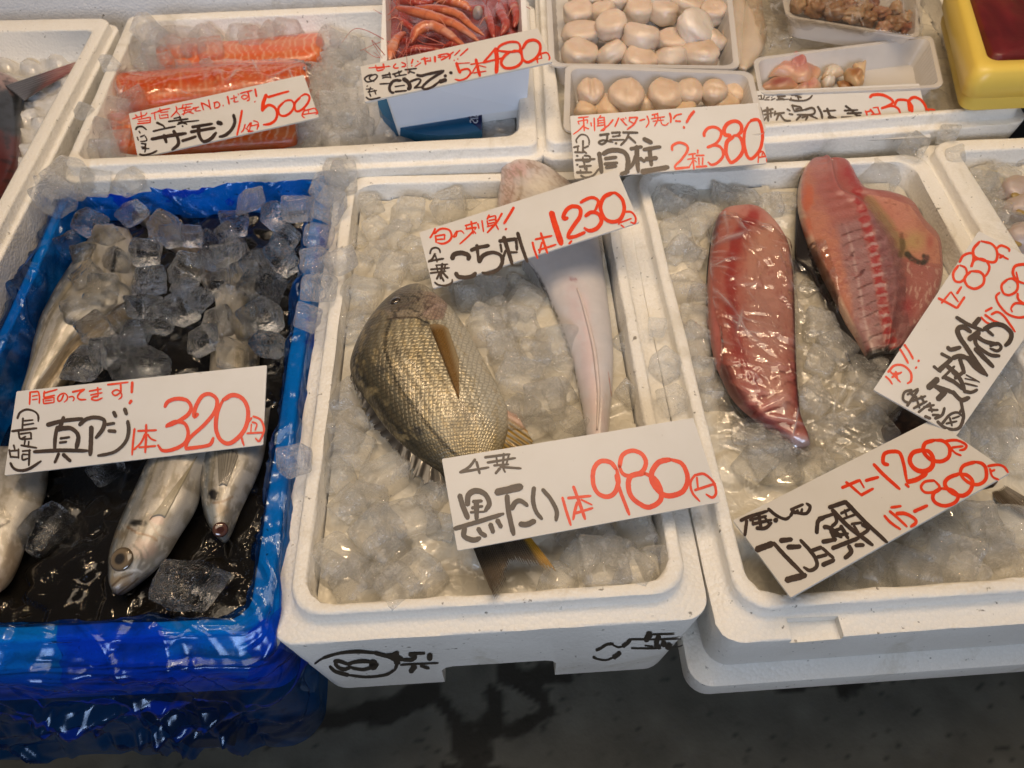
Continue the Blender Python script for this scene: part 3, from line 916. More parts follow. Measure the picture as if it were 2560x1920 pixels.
def eye(parent, c, zm, bvs, r_px, col, ring, z_else=0.0, squash=0.35):
    """eyeball: ringed bulge sitting on the head"""
    P = hit(zm([c]), bvs, z_else)[0]
    d = CAM_POS - P; dist = np.linalg.norm(d)
    r = r_px * zm.k * dist / FPX
    # surface normal from three hits
    q = hit(zm([(c[0] + r_px * .6, c[1]), (c[0], c[1] + r_px * .6), (c[0] - r_px * .6, c[1]), (c[0], c[1] - r_px * .6)]), bvs, z_else)
    n = np.cross(q[0] - q[2], q[1] - q[3]); n /= np.linalg.norm(n) + 1e-12
    if n @ d < 0: n = -n
    a = np.cross(n, [0, 1, 0.2]); a /= np.linalg.norm(a); b = np.cross(n, a)
    V, uvv, C = [], [], []
    nr, na = 16, 32
    for i in range(nr):
        u = i / (nr - 1); rr = r * math.sin(u * math.pi / 2); h = r * squash * math.cos(u * math.pi / 2)
        for k in range(na):
            w = 2 * math.pi * k / na
            V.append(P + n * (h - r * 0.06) + rr * (math.cos(w) * a + math.sin(w) * b))
            f = rr / r
            g1 = float(sm(.36, .56, f)); g2 = float(sm(.74, .95, f))
            cc = [(a_ * (1 - g1) + b_ * g1) * (1 - .45 * g2) for a_, b_ in zip(col, ring)]
            C.append(cc)
    F = grid_faces(nr, na, True); F.append(tuple(range(na))[::-1])
    o = link('eye', mesh('eye', V, F, col=np.array(C)), M['eye'], parent)
    return o
M['eye'] = m_attr('fish_eye', 0.07, 0.02, 60, coat=1.0)
M['bream'] = m_fish('bream_scales', True, 74, 31, 0.30, 0.32, 0.8, 0.55)
M['fin'] = m_attr('fin_membrane', 0.30, 0.3, 150, coat=0.5)
M['aji'] = m_fish('mackerel_skin', True, 130, 52, 0.33, 0.30, 0.16, 0.14)
M['white_belly'] = m_fish('flathead_belly', False, rough=0.33, metallic=0.0, depth=0.22)
M['flesh'] = m_flesh('red_flesh', 0.42, 0.3, 0.12, 0.25)
M['bone_flesh'] = m_flesh('bony_flesh', 0.30, 0.9, 0.08, 0.8, 150, 1.0)
M['salmon'] = m_flesh('salmon_flesh', 0.25, 0.25, 0.12, 0.8)
M['shell'] = m_flesh('scallop_flesh', 0.36, 0.5, 0.35, 0.3, 110)
M['skin'] = m_plain('dark_fish_skin', (0.022, 0.018, 0.016), 0.25, nz=0.5, nscale=80, bump=0.2)

# ------------------------------------------------------------------ black sea bream
zB = Z(860, 700, 0.32556)
LAT = [(360, 310), (325, 420), (315, 550), (360, 680), (420, 810), (500, 930), (600, 1060), (700, 1180), (820, 1310), (900, 1370), (980, 1560), (1020, 1700)]
def paint_bream(P, u, v, V):
    n = len(P); C = np.tile([0.47, 0.41, 0.27], (n, 1))
    # dark back, pale belly: across the body
    C = mixc(C, (0.040, 0.035, 0.022), 1 - sm(-0.95, -0.05, v))
    C = mixc(C, (0.70, 0.66, 0.54), sm(0.15, 0.8, v))
    # rows of darker scales running along the flank, cloudy bars
    k = fnoise(u * 9, v * 2.5, 1, 3)
    C = mixc(C, (0.12, 0.095, 0.05), sm(0.52, 0.72, k) * 0.55 * (1 - sm(0.2, 0.8, v)))
    row = 0.5 + 0.5 * np.sin(v * 46 + fnoise(u * 30, v * 8, 2) * 3)
    C = mixc(C, (0.13, 0.10, 0.055), row * 0.62 * (1 - sm(0.3, 0.9, v)) * (1 - sm(0.55, 0.8, u) * 0.5))
    g = fnoise(u * 40, v * 16, 3, 2)
    C = mixc(C, (0.55, 0.42, 0.20), sm(0.55, 0.75, g) * 0.4)
    # lateral line
    d, par = dpl(P, LAT)
    C = mixc(C, (0.020, 0.016, 0.010), (1 - sm(6, 20, d)) * (0.75 + 0.25 * np.sin(par * 0.28)))
    # gill cover: pinkish with dark rim
    head = inpoly(P, [(430, 60), (740, 100), (800, 190), (760, 300), (640, 310), (560, 285), (400, 300), (350, 290), (300, 200)])
    C = mixc(C, (0.36, 0.29, 0.21), head * 0.75)
    hk = fnoise(P[:, 0] / 26, P[:, 1] / 16, 0, 2)
    C = mixc(C, (0.035, 0.028, 0.02), head * sm(0.55, 0.7, hk) * 0.8)
    C = mixc(C, (0.40, 0.26, 0.20), head * sm(560, 700, P[:, 0]) * 0.6)
    crown = 1 - sm(0.0, 1.0, np.abs(P[:, 1] - 60 - (600 - P[:, 0]) * 0.42) / 70)
    C = mixc(C, (0.075, 0.066, 0.05), (P[:, 1] < 230) * (1 - sm(480, 640, P[:, 0])) * 0.6)
    for pts, w, c, a in [([(330, 300), (420, 290), (500, 285), (560, 288), (610, 255), (650, 215), (700, 185)], 7, (0.05, 0.03, 0.02), .9),
                         ([(400, 220), (470, 200), (560, 150), (640, 120), (700, 128)], 6, (0.10, 0.06, 0.045), .7),
                         ([(560, 288), (620, 320), (650, 330)], 8, (0.02, 0.015, 0.01), .9),
                         ([(620, 260), (700, 200), (760, 190)], 14, (0.55, 0.40, 0.33), .7)]:
        d, _ = dpl(P, pts); C = mixc(C, c, (1 - sm(w * .4, w * 1.3, d)) * a)
    # smudge, dark scapular patch
    for c, r, a in [((560, 1160), 62, .75), ((620, 330), 40, .6), ((280, 690), 60, .5), ((420, 560), 50, .35)]:
        d = np.linalg.norm((P - c) * [1, 1.25], axis=1) + (fnoise(P[:, 0] / 14, P[:, 1] / 14, 1, 2) - .5) * 50
        C = mixc(C, (0.03, 0.03, 0.032), (1 - sm(r * .4, r * 1.1, d)) * a)
    # yellow wash low on the tail stalk
    C = mixc(C, (0.34, 0.24, 0.045), sm(0.66, 0.8, u) * sm(0.35, 0.9, v) * 0.6)
    return C
bream = empty('sea_bream', u1(1120, 1000, -0.02)); tag(bream, 'dark gold black sea bream lying across the middle box, tail under the 980 sign', 'fish')
pairs = [((585, 78), (625, 85)), ((480, 98), (695, 128)), ((380, 150), (762, 190)), ((285, 228), (835, 250)), ((198, 330), (900, 335)), ((122, 450), (962, 425)),
         ((72, 565), (1015, 520)), ((48, 675), (1068, 620)), ((78, 790), (1122, 715)), ((140, 890), (1178, 820)), ((210, 990), (1228, 920)), ((290, 1095), (1256, 1020)),
         ((380, 1208), (1262, 1120)), ((480, 1300), (1245, 1215)), ((600, 1390), (1215, 1310)), ((720, 1470), (1190, 1400)), ((830, 1570), (1172, 1500)), ((915, 1690), (1155, 1640)), ((975, 1850), (1135, 1800))]
th = [.008, .018, .026, .031, .034, .036, .037, .037, .036, .034, .032, .029, .026, .023, .019, .016, .013, .009, .006]
bz = [-.004] * 13 + [-.005, -.006, -.008, -.010, -.012, -.014]
b_o, b_bvh, _ = body('body', pairs, zB, bz, th, [min(t, .02) for t in th], 190, 110, paint_bream, M['bream'], bream, 2.0, (0.035, 0))
DARKFIN = (0.030, 0.026, 0.021)
def paint_dark(P, u, v, V):
    C = np.tile([0.055, 0.048, 0.038], (len(P), 1))
    s = 0.5 + 0.5 * np.sin(v * 14 * 2 * math.pi)
    C = mixc(C, (0.016, 0.014, 0.012), s * 0.8)
    C = mixc(C, (0.17, 0.15, 0.12), sm(0.3, 0.95, u) * (1 - s) * 0.4)
    return C
fin('dorsal_fin', [(60, 700), (112, 800), (190, 935), (280, 1080), (380, 1200), (500, 1310), (620, 1400), (745, 1480)],
    [(38, 770), (98, 880), (150, 1010), (205, 1120), (310, 1235), (470, 1430), (560, 1560), (790, 1620)], zB, [.000, .000, -.002], [-.002, -.004, -.002], 34, 190, paint_dark, M['fin'], bream, 14, 0.42, 0.0009, seed=2)
def paint_pec(P, u, v, V):
    C = np.tile([0.27, 0.15, 0.04], (len(P), 1))
    C = mixc(C, (0.10, 0.055, 0.015), 1 - sm(0.0, 0.35, v))
    C = mixc(C, (0.55, 0.46, 0.28), sm(0.5, 1, v) * 0.85)
    C = mixc(C, (0.05, 0.03, 0.012), (0.5 + 0.5 * np.sin(v * 90)) * 0.45)
    return mixc(C, (0.42, 0.33, 0.20), (1 - sm(0.0, 0.10, u)) * 0.6)
fin('pectoral_fin', [(655, 345), (700, 338), (760, 348), (800, 372)], [(885, 930), (887, 905), (888, 800), (885, 620)], zB, 0, 0, 60, 40, paint_pec, M['fin_clear'], bream, 11, 0.04, 0.0003, bvs=[b_bvh], lift=0.0016, thick=0.0002)
def paint_yel(P, u, v, V):
    C = np.tile([0.36, 0.22, 0.025], (len(P), 1))
    C = mixc(C, (0.055, 0.04, 0.012), (0.5 + 0.5 * np.sin(v * 60)) * 0.85 * (1 - sm(.7, 1, v)))
    return mixc(C, (0.60, 0.36, 0.27), sm(0.78, 0.9, v))
fin('anal_fin', [(1195, 1320), (1225, 1240), (1250, 1120), (1250, 1000)], [(1250, 1400), (1360, 1340), (1465, 1270), (1330, 1030)], zB, [-.004], [-.012, -.010, -.010, -.008], 34, 60, paint_yel, M['fin'], bream, 9, 0.10, 0.0008, seed=4)
fin('pelvic_fin', [(955, 420), (1010, 520), (1050, 600)], [(985, 450), (1060, 600), (1135, 745)], zB, [-.008], [-.014], 12, 30, lambda P, u, v, V: np.tile([0.55, 0.30, 0.17], (len(P), 1)), M['fin'], bream, 6, 0.05, 0.0003)
def paint_tail(P, u, v, V):
    C = np.tile([0.080, 0.062, 0.042], (len(P), 1))
    C = mixc(C, (0.014, 0.011, 0.009), (0.5 + 0.5 * np.sin(v * 30 * 2 * math.pi)) * 0.9)
    C = mixc(C, (0.008, 0.007, 0.006), np.exp(-((v - 0.50) / 0.05)**2) * 0.9)
    C = mixc(C, (0.50, 0.27, 0.02), sm(0.84, 0.93, v))
    return mixc(C, (0.17, 0.13, 0.09), sm(0.3, 1, u) * 0.5)
zT = Z(700, 1100, 0.4973)
fin('tail_fin', [(955, 505), (1010, 475), (1080, 455), (1150, 440), (1215, 430)], [(1090, 828), (1130, 760), (1168, 640), (1260, 640), (1418, 692)], zT, [.002], [.012, .010, .006, .006, .008], 40, 150, paint_tail, M['fin'], bream, 34, 0.26, 0.0006, seed=5)
eye(bream, (392, 158), zB, [b_bvh], 44, (0.012, 0.010, 0.008), (0.06, 0.045, 0.03), squash=0.45)

# ------------------------------------------------------------------ flathead, belly up
zF = Z(1200, 380, 0.44593)
def paint_flat(P, u, v, V):
    C = np.tile([0.62, 0.58, 0.56], (len(P), 1))
    C = mixc(C, (0.60, 0.47, 0.47), (np.exp(-(((P[:, 0] - (520 + (P[:, 1] - 750) * 0.19)) / 62)**2)) * sm(640, 780, P[:, 1])) * 0.75)
    C = mixc(C, (0.70, 0.55, 0.53), np.exp(-(((P[:, 0] - (590 + (P[:, 1] - 850) * 0.10)) / 20)**2)) * sm(760, 860, P[:, 1]) * 0.8)
    head = 1 - sm(330, 420, P[:, 1] + (P[:, 0] - 300) * 0.2)
    C = mixc(C, (0.60, 0.50, 0.41), head * 0.55)
    C = mixc(C, (0.60, 0.345, 0.32), np.exp(-(np.linalg.norm((P - [200, 110]) * [0.9, 1.2], axis=1) / 85)**2) * 0.85)
    C = mixc(C, (0.62, 0.42, 0.38), np.exp(-(np.linalg.norm((P - [150, 250]) * [1.4, 0.6], axis=1) / 60)**2) * 0.7)
    wr = fnoise(P[:, 0] / 60 + P[:, 1] / 90, P[:, 0] / 25 - P[:, 1] / 30, 1, 3)
    C = mixc(C, (0.38, 0.27, 0.21), head * (1 - sm(0.03, 0.09, np.abs(wr - 0.5))) * 0.8)
    for pts, w, c, a in [([(225, 110), (235, 165), (230, 240), (195, 300)], 9, (0.30, 0.20, 0.12), .8), ([(190, 150), (185, 210), (160, 290)], 6, (0.36, 0.22, 0.18), .7),
                         ([(235, 150), (330, 150), (420, 190), (500, 200)], 5, (0.45, 0.33, 0.25), .6), ([(120, 140), (130, 200)], 6, (0.4, 0.25, .2), .6),
                         ([(512, 712), (535, 716)], 11, (0.34, 0.12, 0.13), .9), ([(720, 1240), (738, 1370)], 3, (0.45, 0.12, 0.06), .8)]:
        d, _ = dpl(P, pts); C = mixc(C, c, (1 - sm(w * .4, w * 1.4, d)) * a)
    C = mixc(C, (0.86, 0.82, 0.74), np.exp(-(np.linalg.norm((P - [330, 190]) * [0.6, 1.0], axis=1) / 60)**2) * 0.7)
    edge = 1 - sm(-0.99, -0.955, v); edge2 = sm(0.975, 0.995, v)
    sp = fnoise(P[:, 0] / 7, P[:, 1] / 7, 2, 2)
    C = mixc(C, (0.07, 0.06, 0.045), np.maximum(edge, edge2) * sm(.35, .6, sp) * sm(500, 800, P[:, 1]))
    C = mixc(C, (0.60, 0.58, 0.58), sm(.5, .7, fnoise(P[:, 0] / 40, P[:, 1] / 40, 3, 3)) * .4)
    return C
flat = empty('flathead', u1(1430, 800, -0.03)); tag(flat, 'white-bellied flathead lying belly up in the middle box under the 1230 sign', 'fish')
pairs = [((160, 72), (285, 68)), ((120, 105), (400, 118)), ((112, 170), (470, 165)), ((104, 240), (525, 205)), ((98, 310), (570, 260)), ((130, 420), (620, 350)), ((200, 540), (655, 450)), ((262, 620), (672, 545)),
         ((312, 690), (688, 630)), ((360, 775), (704, 740)), ((410, 885), (720, 865)), ((458, 1000), (736, 990)), ((500, 1120), (746, 1115)), ((530, 1240), (746, 1240)),
         ((555, 1360), (740, 1360)), ((576, 1470), (730, 1470)), ((592, 1580), (716, 1580)), ((606, 1690), (700, 1690)), ((616, 1800), (684, 1800))]
th = [.012, .018, .020, .020, .019, .020, .022, .023, .023, .022, .021, .019, .017, .016, .014, .012, .010, .008, .005]
fz = [-.002, -.003, -.006, -.010, -.013] + [-.016] * 14
f_o, f_bvh, _ = body('body', pairs, zF, fz, th, .012, 170, 70, paint_flat, M['white_belly'], flat, 2.2, (0.05, 0))
grey = lambda P, u, v, V: mixc(np.tile([0.36, 0.34, 0.31], (len(P), 1)), (0.10, 0.095, 0.085), (0.5 + 0.5 * np.sin(v * 70)) * 0.7)
fin('pectoral_fin', [(250, 560), (270, 600), (300, 660)], [(230, 645), (300, 745), (372, 812)], zF, [-.012], [-.018], 16, 30, grey, M['fin'], flat, 8, 0.05, 0.0005)
fin('pectoral_fin', [(640, 480), (660, 520), (680, 640)], [(680, 465), (690, 560), (672, 685)], zF, [-.012], [-.018], 16, 30, grey, M['fin'], flat, 8, 0.05, 0.0005)
rg = zF([(545, 770), (568, 830), (592, 910), (618, 1010), (640, 1110), (655, 1230), (664, 1340), (662, 1450), (655, 1560)])
W = hit(crom(rg, 40), [f_bvh], -.01); W[:, 2] += 0.0012
V_, F_ = tube_mesh(W, 0.0016 * np.sin(np.linspace(0.15, 3.0, 40)) + 0.0006, 8)
link('anal_fin', mesh('anal_fin', V_, F_, col=np.tile([0.72, 0.60, 0.55], (len(V_), 1))), M['white_belly'], flat)

# ------------------------------------------------------------------ horse mackerel
zM = Z(0, 900, 0.3978)
def mackerel(label, zm, pairs, z0, th, dark_side=-1, headpaint=None, eyes=None, fins=(), gold=0.5, nu=120):
    def paint(P, u, v, V):
        w = v * dark_side           # +1 on the back
        C = np.tile([0.42, 0.40, 0.36], (len(P), 1))
        C = mixc(C, (0.035, 0.040, 0.042), sm(0.22, 0.85, w))
        C = mixc(C, (0.40, 0.31, 0.14), np.exp(-((w - 0.42) / 0.20)**2) * gold)
        C = mixc(C, (0.20, 0.25, 0.29), np.exp(-((w - 0.58) / 0.16)**2) * 0.6)
        C = mixc(C, (0.20, 0.175, 0.125), sm(.42, .68, fnoise(u * 14, v * 5, 1, 4)) * 0.7)
        C = mixc(C, (0.62, 0.58, 0.50), sm(.60, .78, fnoise(u * 30, v * 12, 2, 3)) * 0.5)
        C = mixc(C, (0.10, 0.10, 0.095), sm(.62, .75, fnoise(u * 60, v * 26, 3, 2)) * .5 * sm(-.2, .6, w))
        C = mixc(C, (0.13, 0.105, 0.06), np.exp(-((w - 0.30 + .25 * (u - .5)) / 0.035)**2) * .6)
        if headpaint is not None: C = headpaint(C, P, u, v)
        return C
    r = empty('horse_mackerel', Vector(U([zm([((pairs[len(pairs)//2][0][0] + pairs[len(pairs)//2][1][0]) / 2, pairs[len(pairs)//2][0][1])])[0]], np.mean(z0) - 0.02)[0]))
    tag(r, label, 'fish', 'horse mackerel in the blue lined box')
    o, bv, _ = body('body', pairs, zm, z0, th, np.minimum(th, .014) if np.isscalar(th) else [min(t, .014) for t in th], nu, 60, paint, M['aji'], r, 2.0, (0.05, 0.05))
    for f in fins: fin(bvs=[bv], parent=r, mat=M['fin'], zm=zm, z_root=0, z_tip=0, **f)
    for e in (eyes or []): eye(r, e[0], zm, [bv], e[1], e[2], e[3], squash=e[4] if len(e) > 4 else .3)
    return r, bv
def head_main(C, P, u, v):
    for c, r, col, a in [((868, 1022), (62, 24), (0.012, 0.012, 0.012), 1.0), ((905, 1190), (90, 70), (0.50, 0.36, 0.30), .5), ((990, 1000), (50, 36), (0.55, 0.38, 0.33), .5),
                         ((760, 1390), (75, 40), (0.34, 0.25, 0.14), .8), ((745, 1100), (60, 30), (0.22, 0.17, 0.10), .6)]:
        d = np.linalg.norm((P - c) / r, axis=1) + (fnoise(P[:, 0] / 22, P[:, 1] / 22, 0, 2) - .5) * .6
        C = mixc(C, col, (1 - sm(.6, 1.15, d)) * a)
    for pts, w, c, a in [([(800, 1050), (860, 1085), (930, 1100), (985, 1130)], 8, (0.20, 0.11, 0.05), .8), ([(840, 1165), (880, 1200), (895, 1250), (870, 1300)], 9, (0.16, 0.14, 0.11), .8),
                         ([(900, 1170), (930, 1220), (930, 1270), (890, 1320)], 7, (0.25, 0.22, 0.18), .7), ([(720, 1350), (780, 1325), (850, 1320), (890, 1330)], 8, (0.62, 0.60, 0.56), .8),
                         ([(705, 1420), (760, 1370), (830, 1345)], 7, (0.12, 0.07, 0.03), .9), ([(735, 1478), (800, 1430), (870, 1370)], 6, (0.16, 0.09, 0.04), .7), ([(940, 1010), (985, 1090), (1060, 1130)], 6, (0.35, 0.28, 0.22), .7),
                         ([(800, 1010), (850, 960), (870, 880), (890, 780)], 22, (0.34, 0.37, 0.40), .35)]:
        d, _ = dpl(P, pts); C = mixc(C, c, (1 - sm(w * .4, w * 1.4, d)) * a)
    return C
pec = lambda P, u, v, V: mixc(mixc(np.tile([0.30, 0.255, 0.16], (len(P), 1)), (0.06, 0.048, 0.028), 1 - sm(0.0, 0.4, v)), (0.05, 0.04, 0.022), (0.5 + 0.5 * np.sin(v * 60)) * .4)
aji1, aji1_b = mackerel('silver horse mackerel with its open-eyed head towards the front rim, in the blue lined box', zM,
    [((1150, 330), (1560, 330)), ((1080, 460), (1480, 460)), ((1000, 570), (1390, 575)), ((930, 655), (1310, 690)), ((885, 760), (1268, 800)), ((838, 860), (1245, 900)), ((790, 960), (1195, 1000)), ((750, 1055), (1125, 1105)), ((716, 1150), (1062, 1210)),
     ((692, 1240), (985, 1300)), ((686, 1330), (890, 1378)), ((692, 1410), (800, 1445)), ((712, 1468), (738, 1478))],
    -0.030, [.013, .016, .019, .021, .022, .022, .022, .021, .020, .018, .014, .010, .005], -1, head_main,
    [((762, 1252), 66, (0.030, 0.026, 0.022), (0.17, 0.125, 0.075), .30)],
    [dict(name='pectoral_fin', root=[(940, 1005), (955, 985), (1000, 975), (1035, 990)], tip=[(1200, 660), (1215, 640), (1225, 620), (1240, 600)], paint=pec, rays_n=7, jag=.03, ridge=.0002, lift=.0014, nu=30, nv=24)])
def head_right(C, P, u, v):
    for c, r, col, a in [((1342, 850), (38, 42), (0.012, 0.012, 0.014), 1.0), ((1400, 940), (50, 40), (0.32, 0.24, 0.15), .6), ((1330, 960), (30, 70), (0.34, 0.40, 0.42), .5)]:
        d = np.linalg.norm((P - c) / r, axis=1) + (fnoise(P[:, 0] / 22, P[:, 1] / 22, 0, 2) - .5) * .6
        C = mixc(C, col, (1 - sm(.6, 1.15, d)) * a)
    for pts, w, c, a in [([(1340, 900), (1400, 890), (1460, 860)], 8, (0.20, 0.12, 0.06), .7), ([(1350, 990), (1400, 960), (1430, 940)], 7, (0.2, 0.17, 0.12), .7)]:
        d, _ = dpl(P, pts); C = mixc(C, c, (1 - sm(w * .4, w * 1.4, d)) * a)
    return C
dfin = lambda P, u, v, V: mixc(np.tile([0.20, 0.18, 0.14], (len(P), 1)), (0.035, 0.03, 0.022), (0.5 + 0.5 * np.sin(v * 50)) * .7)
aji2, aji2_b = mackerel('silver horse mackerel with a red-brown eye, half under the right edge of the blue bag', zM,
    [((1240, 300), (1700, 300)), ((1255, 450), (1680, 450)), ((1265, 590), (1660, 590)), ((1265, 700), (1630, 690)), ((1262, 800), (1590, 780)), ((1270, 890), (1545, 870)), ((1288, 980), (1500, 960)), ((1322, 1060), (1462, 1050)), ((1360, 1112), (1428, 1115)), ((1385, 1134), (1400, 1136))],
    -0.032, [.012, .016, .019, .020, .020, .019, .017, .014, .010, .005], -1, head_right,
    [((1385, 1066), 44, (0.05, 0.016, 0.012), (0.10, 0.045, 0.03), .4)],
    [dict(name='pectoral_fin', root=[(1375, 790), (1400, 780), (1425, 790)], tip=[(1365, 560), (1420, 540), (1500, 590)], paint=dfin, rays_n=6, jag=.04, ridge=.0003, lift=.0014, nu=24, nv=24)])
def head_l(C, P, u, v):
    d, _ = dpl(P, [(-20, 1060), (20, 1035), (55, 1015)]); C = mixc(C, (0.05, 0.04, 0.03), 1 - sm(4, 12, d))
    return mixc(C, (0.36, 0.25, 0.14), sm(.55, .9, v) * sm(.55, .8, u) * .6)
mackerel('pale silver horse mackerel cut by the left edge of the photo, below the 320 sign', zM,
    [((-130, 560), (300, 560)), ((-190, 680), (302, 690)), ((-230, 800), (292, 800)), ((-240, 920), (262, 910)), ((-230, 1030), (218, 1020)), ((-210, 1130), (165, 1140)), ((-180, 1230), (118, 1270)), ((-140, 1330), (60, 1380)), ((-90, 1420), (0, 1460))],
    -0.036, [.014, .019, .022, .023, .023, .021, .018, .013, .006], -1, head_l, gold=.2)
zU = Z(0, 400, 0.40687)
mackerel('long silver horse mackerel under the heaped ice cubes, tail towards the left rim', zU,
    [((690, 420), (790, 425)), ((600, 450), (830, 520)), ((520, 540), (840, 640)), ((440, 660), (830, 770)), ((365, 770), (800, 880)), ((300, 890), (690, 960)), ((248, 1000), (570, 1030)), ((212, 1120), (460, 1130)), ((190, 1230), (360, 1260)), ((165, 1330), (270, 1370)), ((120, 1450), (200, 1480))],
    -0.034, [.008, .015, .019, .021, .021, .020, .018, .015, .012, .009, .006], -1,
    lambda C, P, u, v: mixc(C, (0.02, 0.018, 0.015), 1 - sm(8, 18, dpl(P, [(710, 570), (700, 630), (690, 680)])[0])), gold=.75)
mackerel('brownish horse mackerel lying under the long silver one at the left rim', zU,
    [((820, 930), (845, 985)), ((690, 950), (800, 1060)), ((590, 1010), (700, 1120)), ((480, 1090), (590, 1190)), ((380, 1190), (500, 1290)), ((300, 1290), (420, 1400)), ((210, 1400), (330, 1500)), ((120, 1500), (230, 1600))],
    -0.043, [.006, .012, .015, .016, .016, .015, .013, .009], 1, lambda C, P, u, v: C * [0.55, 0.47, 0.36], gold=.6)
mackerel('silver horse mackerel belly buried in the ice cubes, above the 320 sign', zU,
    [((1430, 480), (1500, 480)), ((1400, 620), (1560, 620)), ((1380, 760), (1590, 760)), ((1360, 900), (1600, 900)), ((1330, 1030), (1605, 1040)), ((1305, 1150), (1600, 1160)), ((1290, 1270), (1590, 1280)), ((1290, 1370), (1570, 1370))],
    -0.040, [.006, .012, .016, .018, .018, .017, .014, .008], 1, None, gold=.7)
mackerel('dim horse mackerel at the back of the blue lined box, nearly hidden by ice', zU,
    [((700, 310), (760, 300)), ((820, 330), (880, 400)), ((960, 360), (1000, 500)), ((1080, 400), (1100, 600)), ((1180, 450), (1180, 680)), ((1260, 560), (1240, 760)), ((1300, 690), (1270, 830))],
    -0.046, [.006, .011, .014, .015, .014, .011, .006], -1, lambda C, P, u, v: C * [0.45, 0.40, 0.36], gold=.5)
# ------------------------------------------------------------------ wrapped red fillet
zW = Z(1740, 480, 0.39779)
def paint_fil(P, u, v, V):
    C = np.tile([0.52, 0.25, 0.205], (len(P), 1))
    C = mixc(C, (0.56, 0.33, 0.25), np.exp(-(np.linalg.norm((P - [400, 300]) * [1, .6], axis=1) / 150)**2) * .8)
    C = mixc(C, (0.46, 0.27, 0.245), np.exp(-(np.linalg.norm((P - [430, 800]) * [1, .45], axis=1) / 170)**2) * .8)
    d, _ = dpl(P, [(360, 150), (270, 260), (225, 400), (215, 560), (222, 720), (240, 880), (270, 1020), (330, 1160)])
    w = fnoise(P[:, 0] / 60, P[:, 1] / 60, 0, 3)
    C = mixc(C, (0.30, 0.012, 0.016), (1 - sm(14, 62, d + (w - .5) * 50)) * .95)
    C = mixc(C, (0.40, 0.07, 0.05), (1 - sm(60, 130, d)) * .45)
    C = mixc(C, (0.42, 0.10, 0.075), (1 - sm(-.95, -.55, v)) * .75)
    C = mixc(C, (0.34, 0.05, 0.04), sm(.45, .95, v) * sm(.45, .7, u) * .8)
    d, _ = dpl(P, [(330, 1160), (360, 1260), (420, 1380), (560, 1470), (680, 1560)])
    C = mixc(C, (0.38, 0.045, 0.035), (1 - sm(30, 110, d + (w - .5) * 60)) * .7)
    k = fnoise(P[:, 0] / 18 + P[:, 1] / 60, P[:, 1] / 30 - P[:, 0] / 50, 2, 3)
    C = mixc(C, (0.30, 0.06, 0.05), sm(.6, .8, k) * .4)
    C = mixc(C, (0.66, 0.50, 0.42), sm(.93, 1.0, u) * .8)
    return C
fil = empty('fish_fillet', u1(1880, 780, -0.03)); tag(fil, 'red fillet with dark stripe wrapped in crumpled cling film, in the right box', 'fish fillet')
pairs = [((215, 112), (290, 108)), ((140, 165), (400, 140)), ((108, 240), (478, 210)), ((95, 320), (528, 275)), ((82, 430), (572, 360)), ((72, 560), (596, 490)), ((72, 680), (605, 640)), ((75, 800), (610, 790)), ((84, 900), (612, 920)), ((102, 1000), (616, 1040)),
         ((124, 1090), (620, 1150)), ((165, 1180), (626, 1240)), ((215, 1280), (634, 1330)), ((295, 1375), (645, 1410)), ((420, 1470), (668, 1475)), ((540, 1545), (696, 1535)), ((640, 1600), (716, 1590))]
th = [.010, .016, .019, .020, .020, .021, .021, .021, .021, .020, .020, .019, .017, .014, .012, .009, .006]
fil_o, fil_b, _ = body('flesh', pairs, zW, -.014, th, .014, 160, 110, paint_fil, M['flesh'], fil, 3.6, (0.05, 0.04))
sk = [((p[0][0] - 9 - 14 * (i > 12), p[0][1] + 6 + 8 * (i > 11)), (p[1][0] - 30, p[1][1] + 4)) for i, p in enumerate(pairs)]
body('skin', sk, zW, -.018, [t * .5 for t in th], .012, 90, 30, None, M['skin'], fil, 2.0, (0.03, 0.03), keep=False)

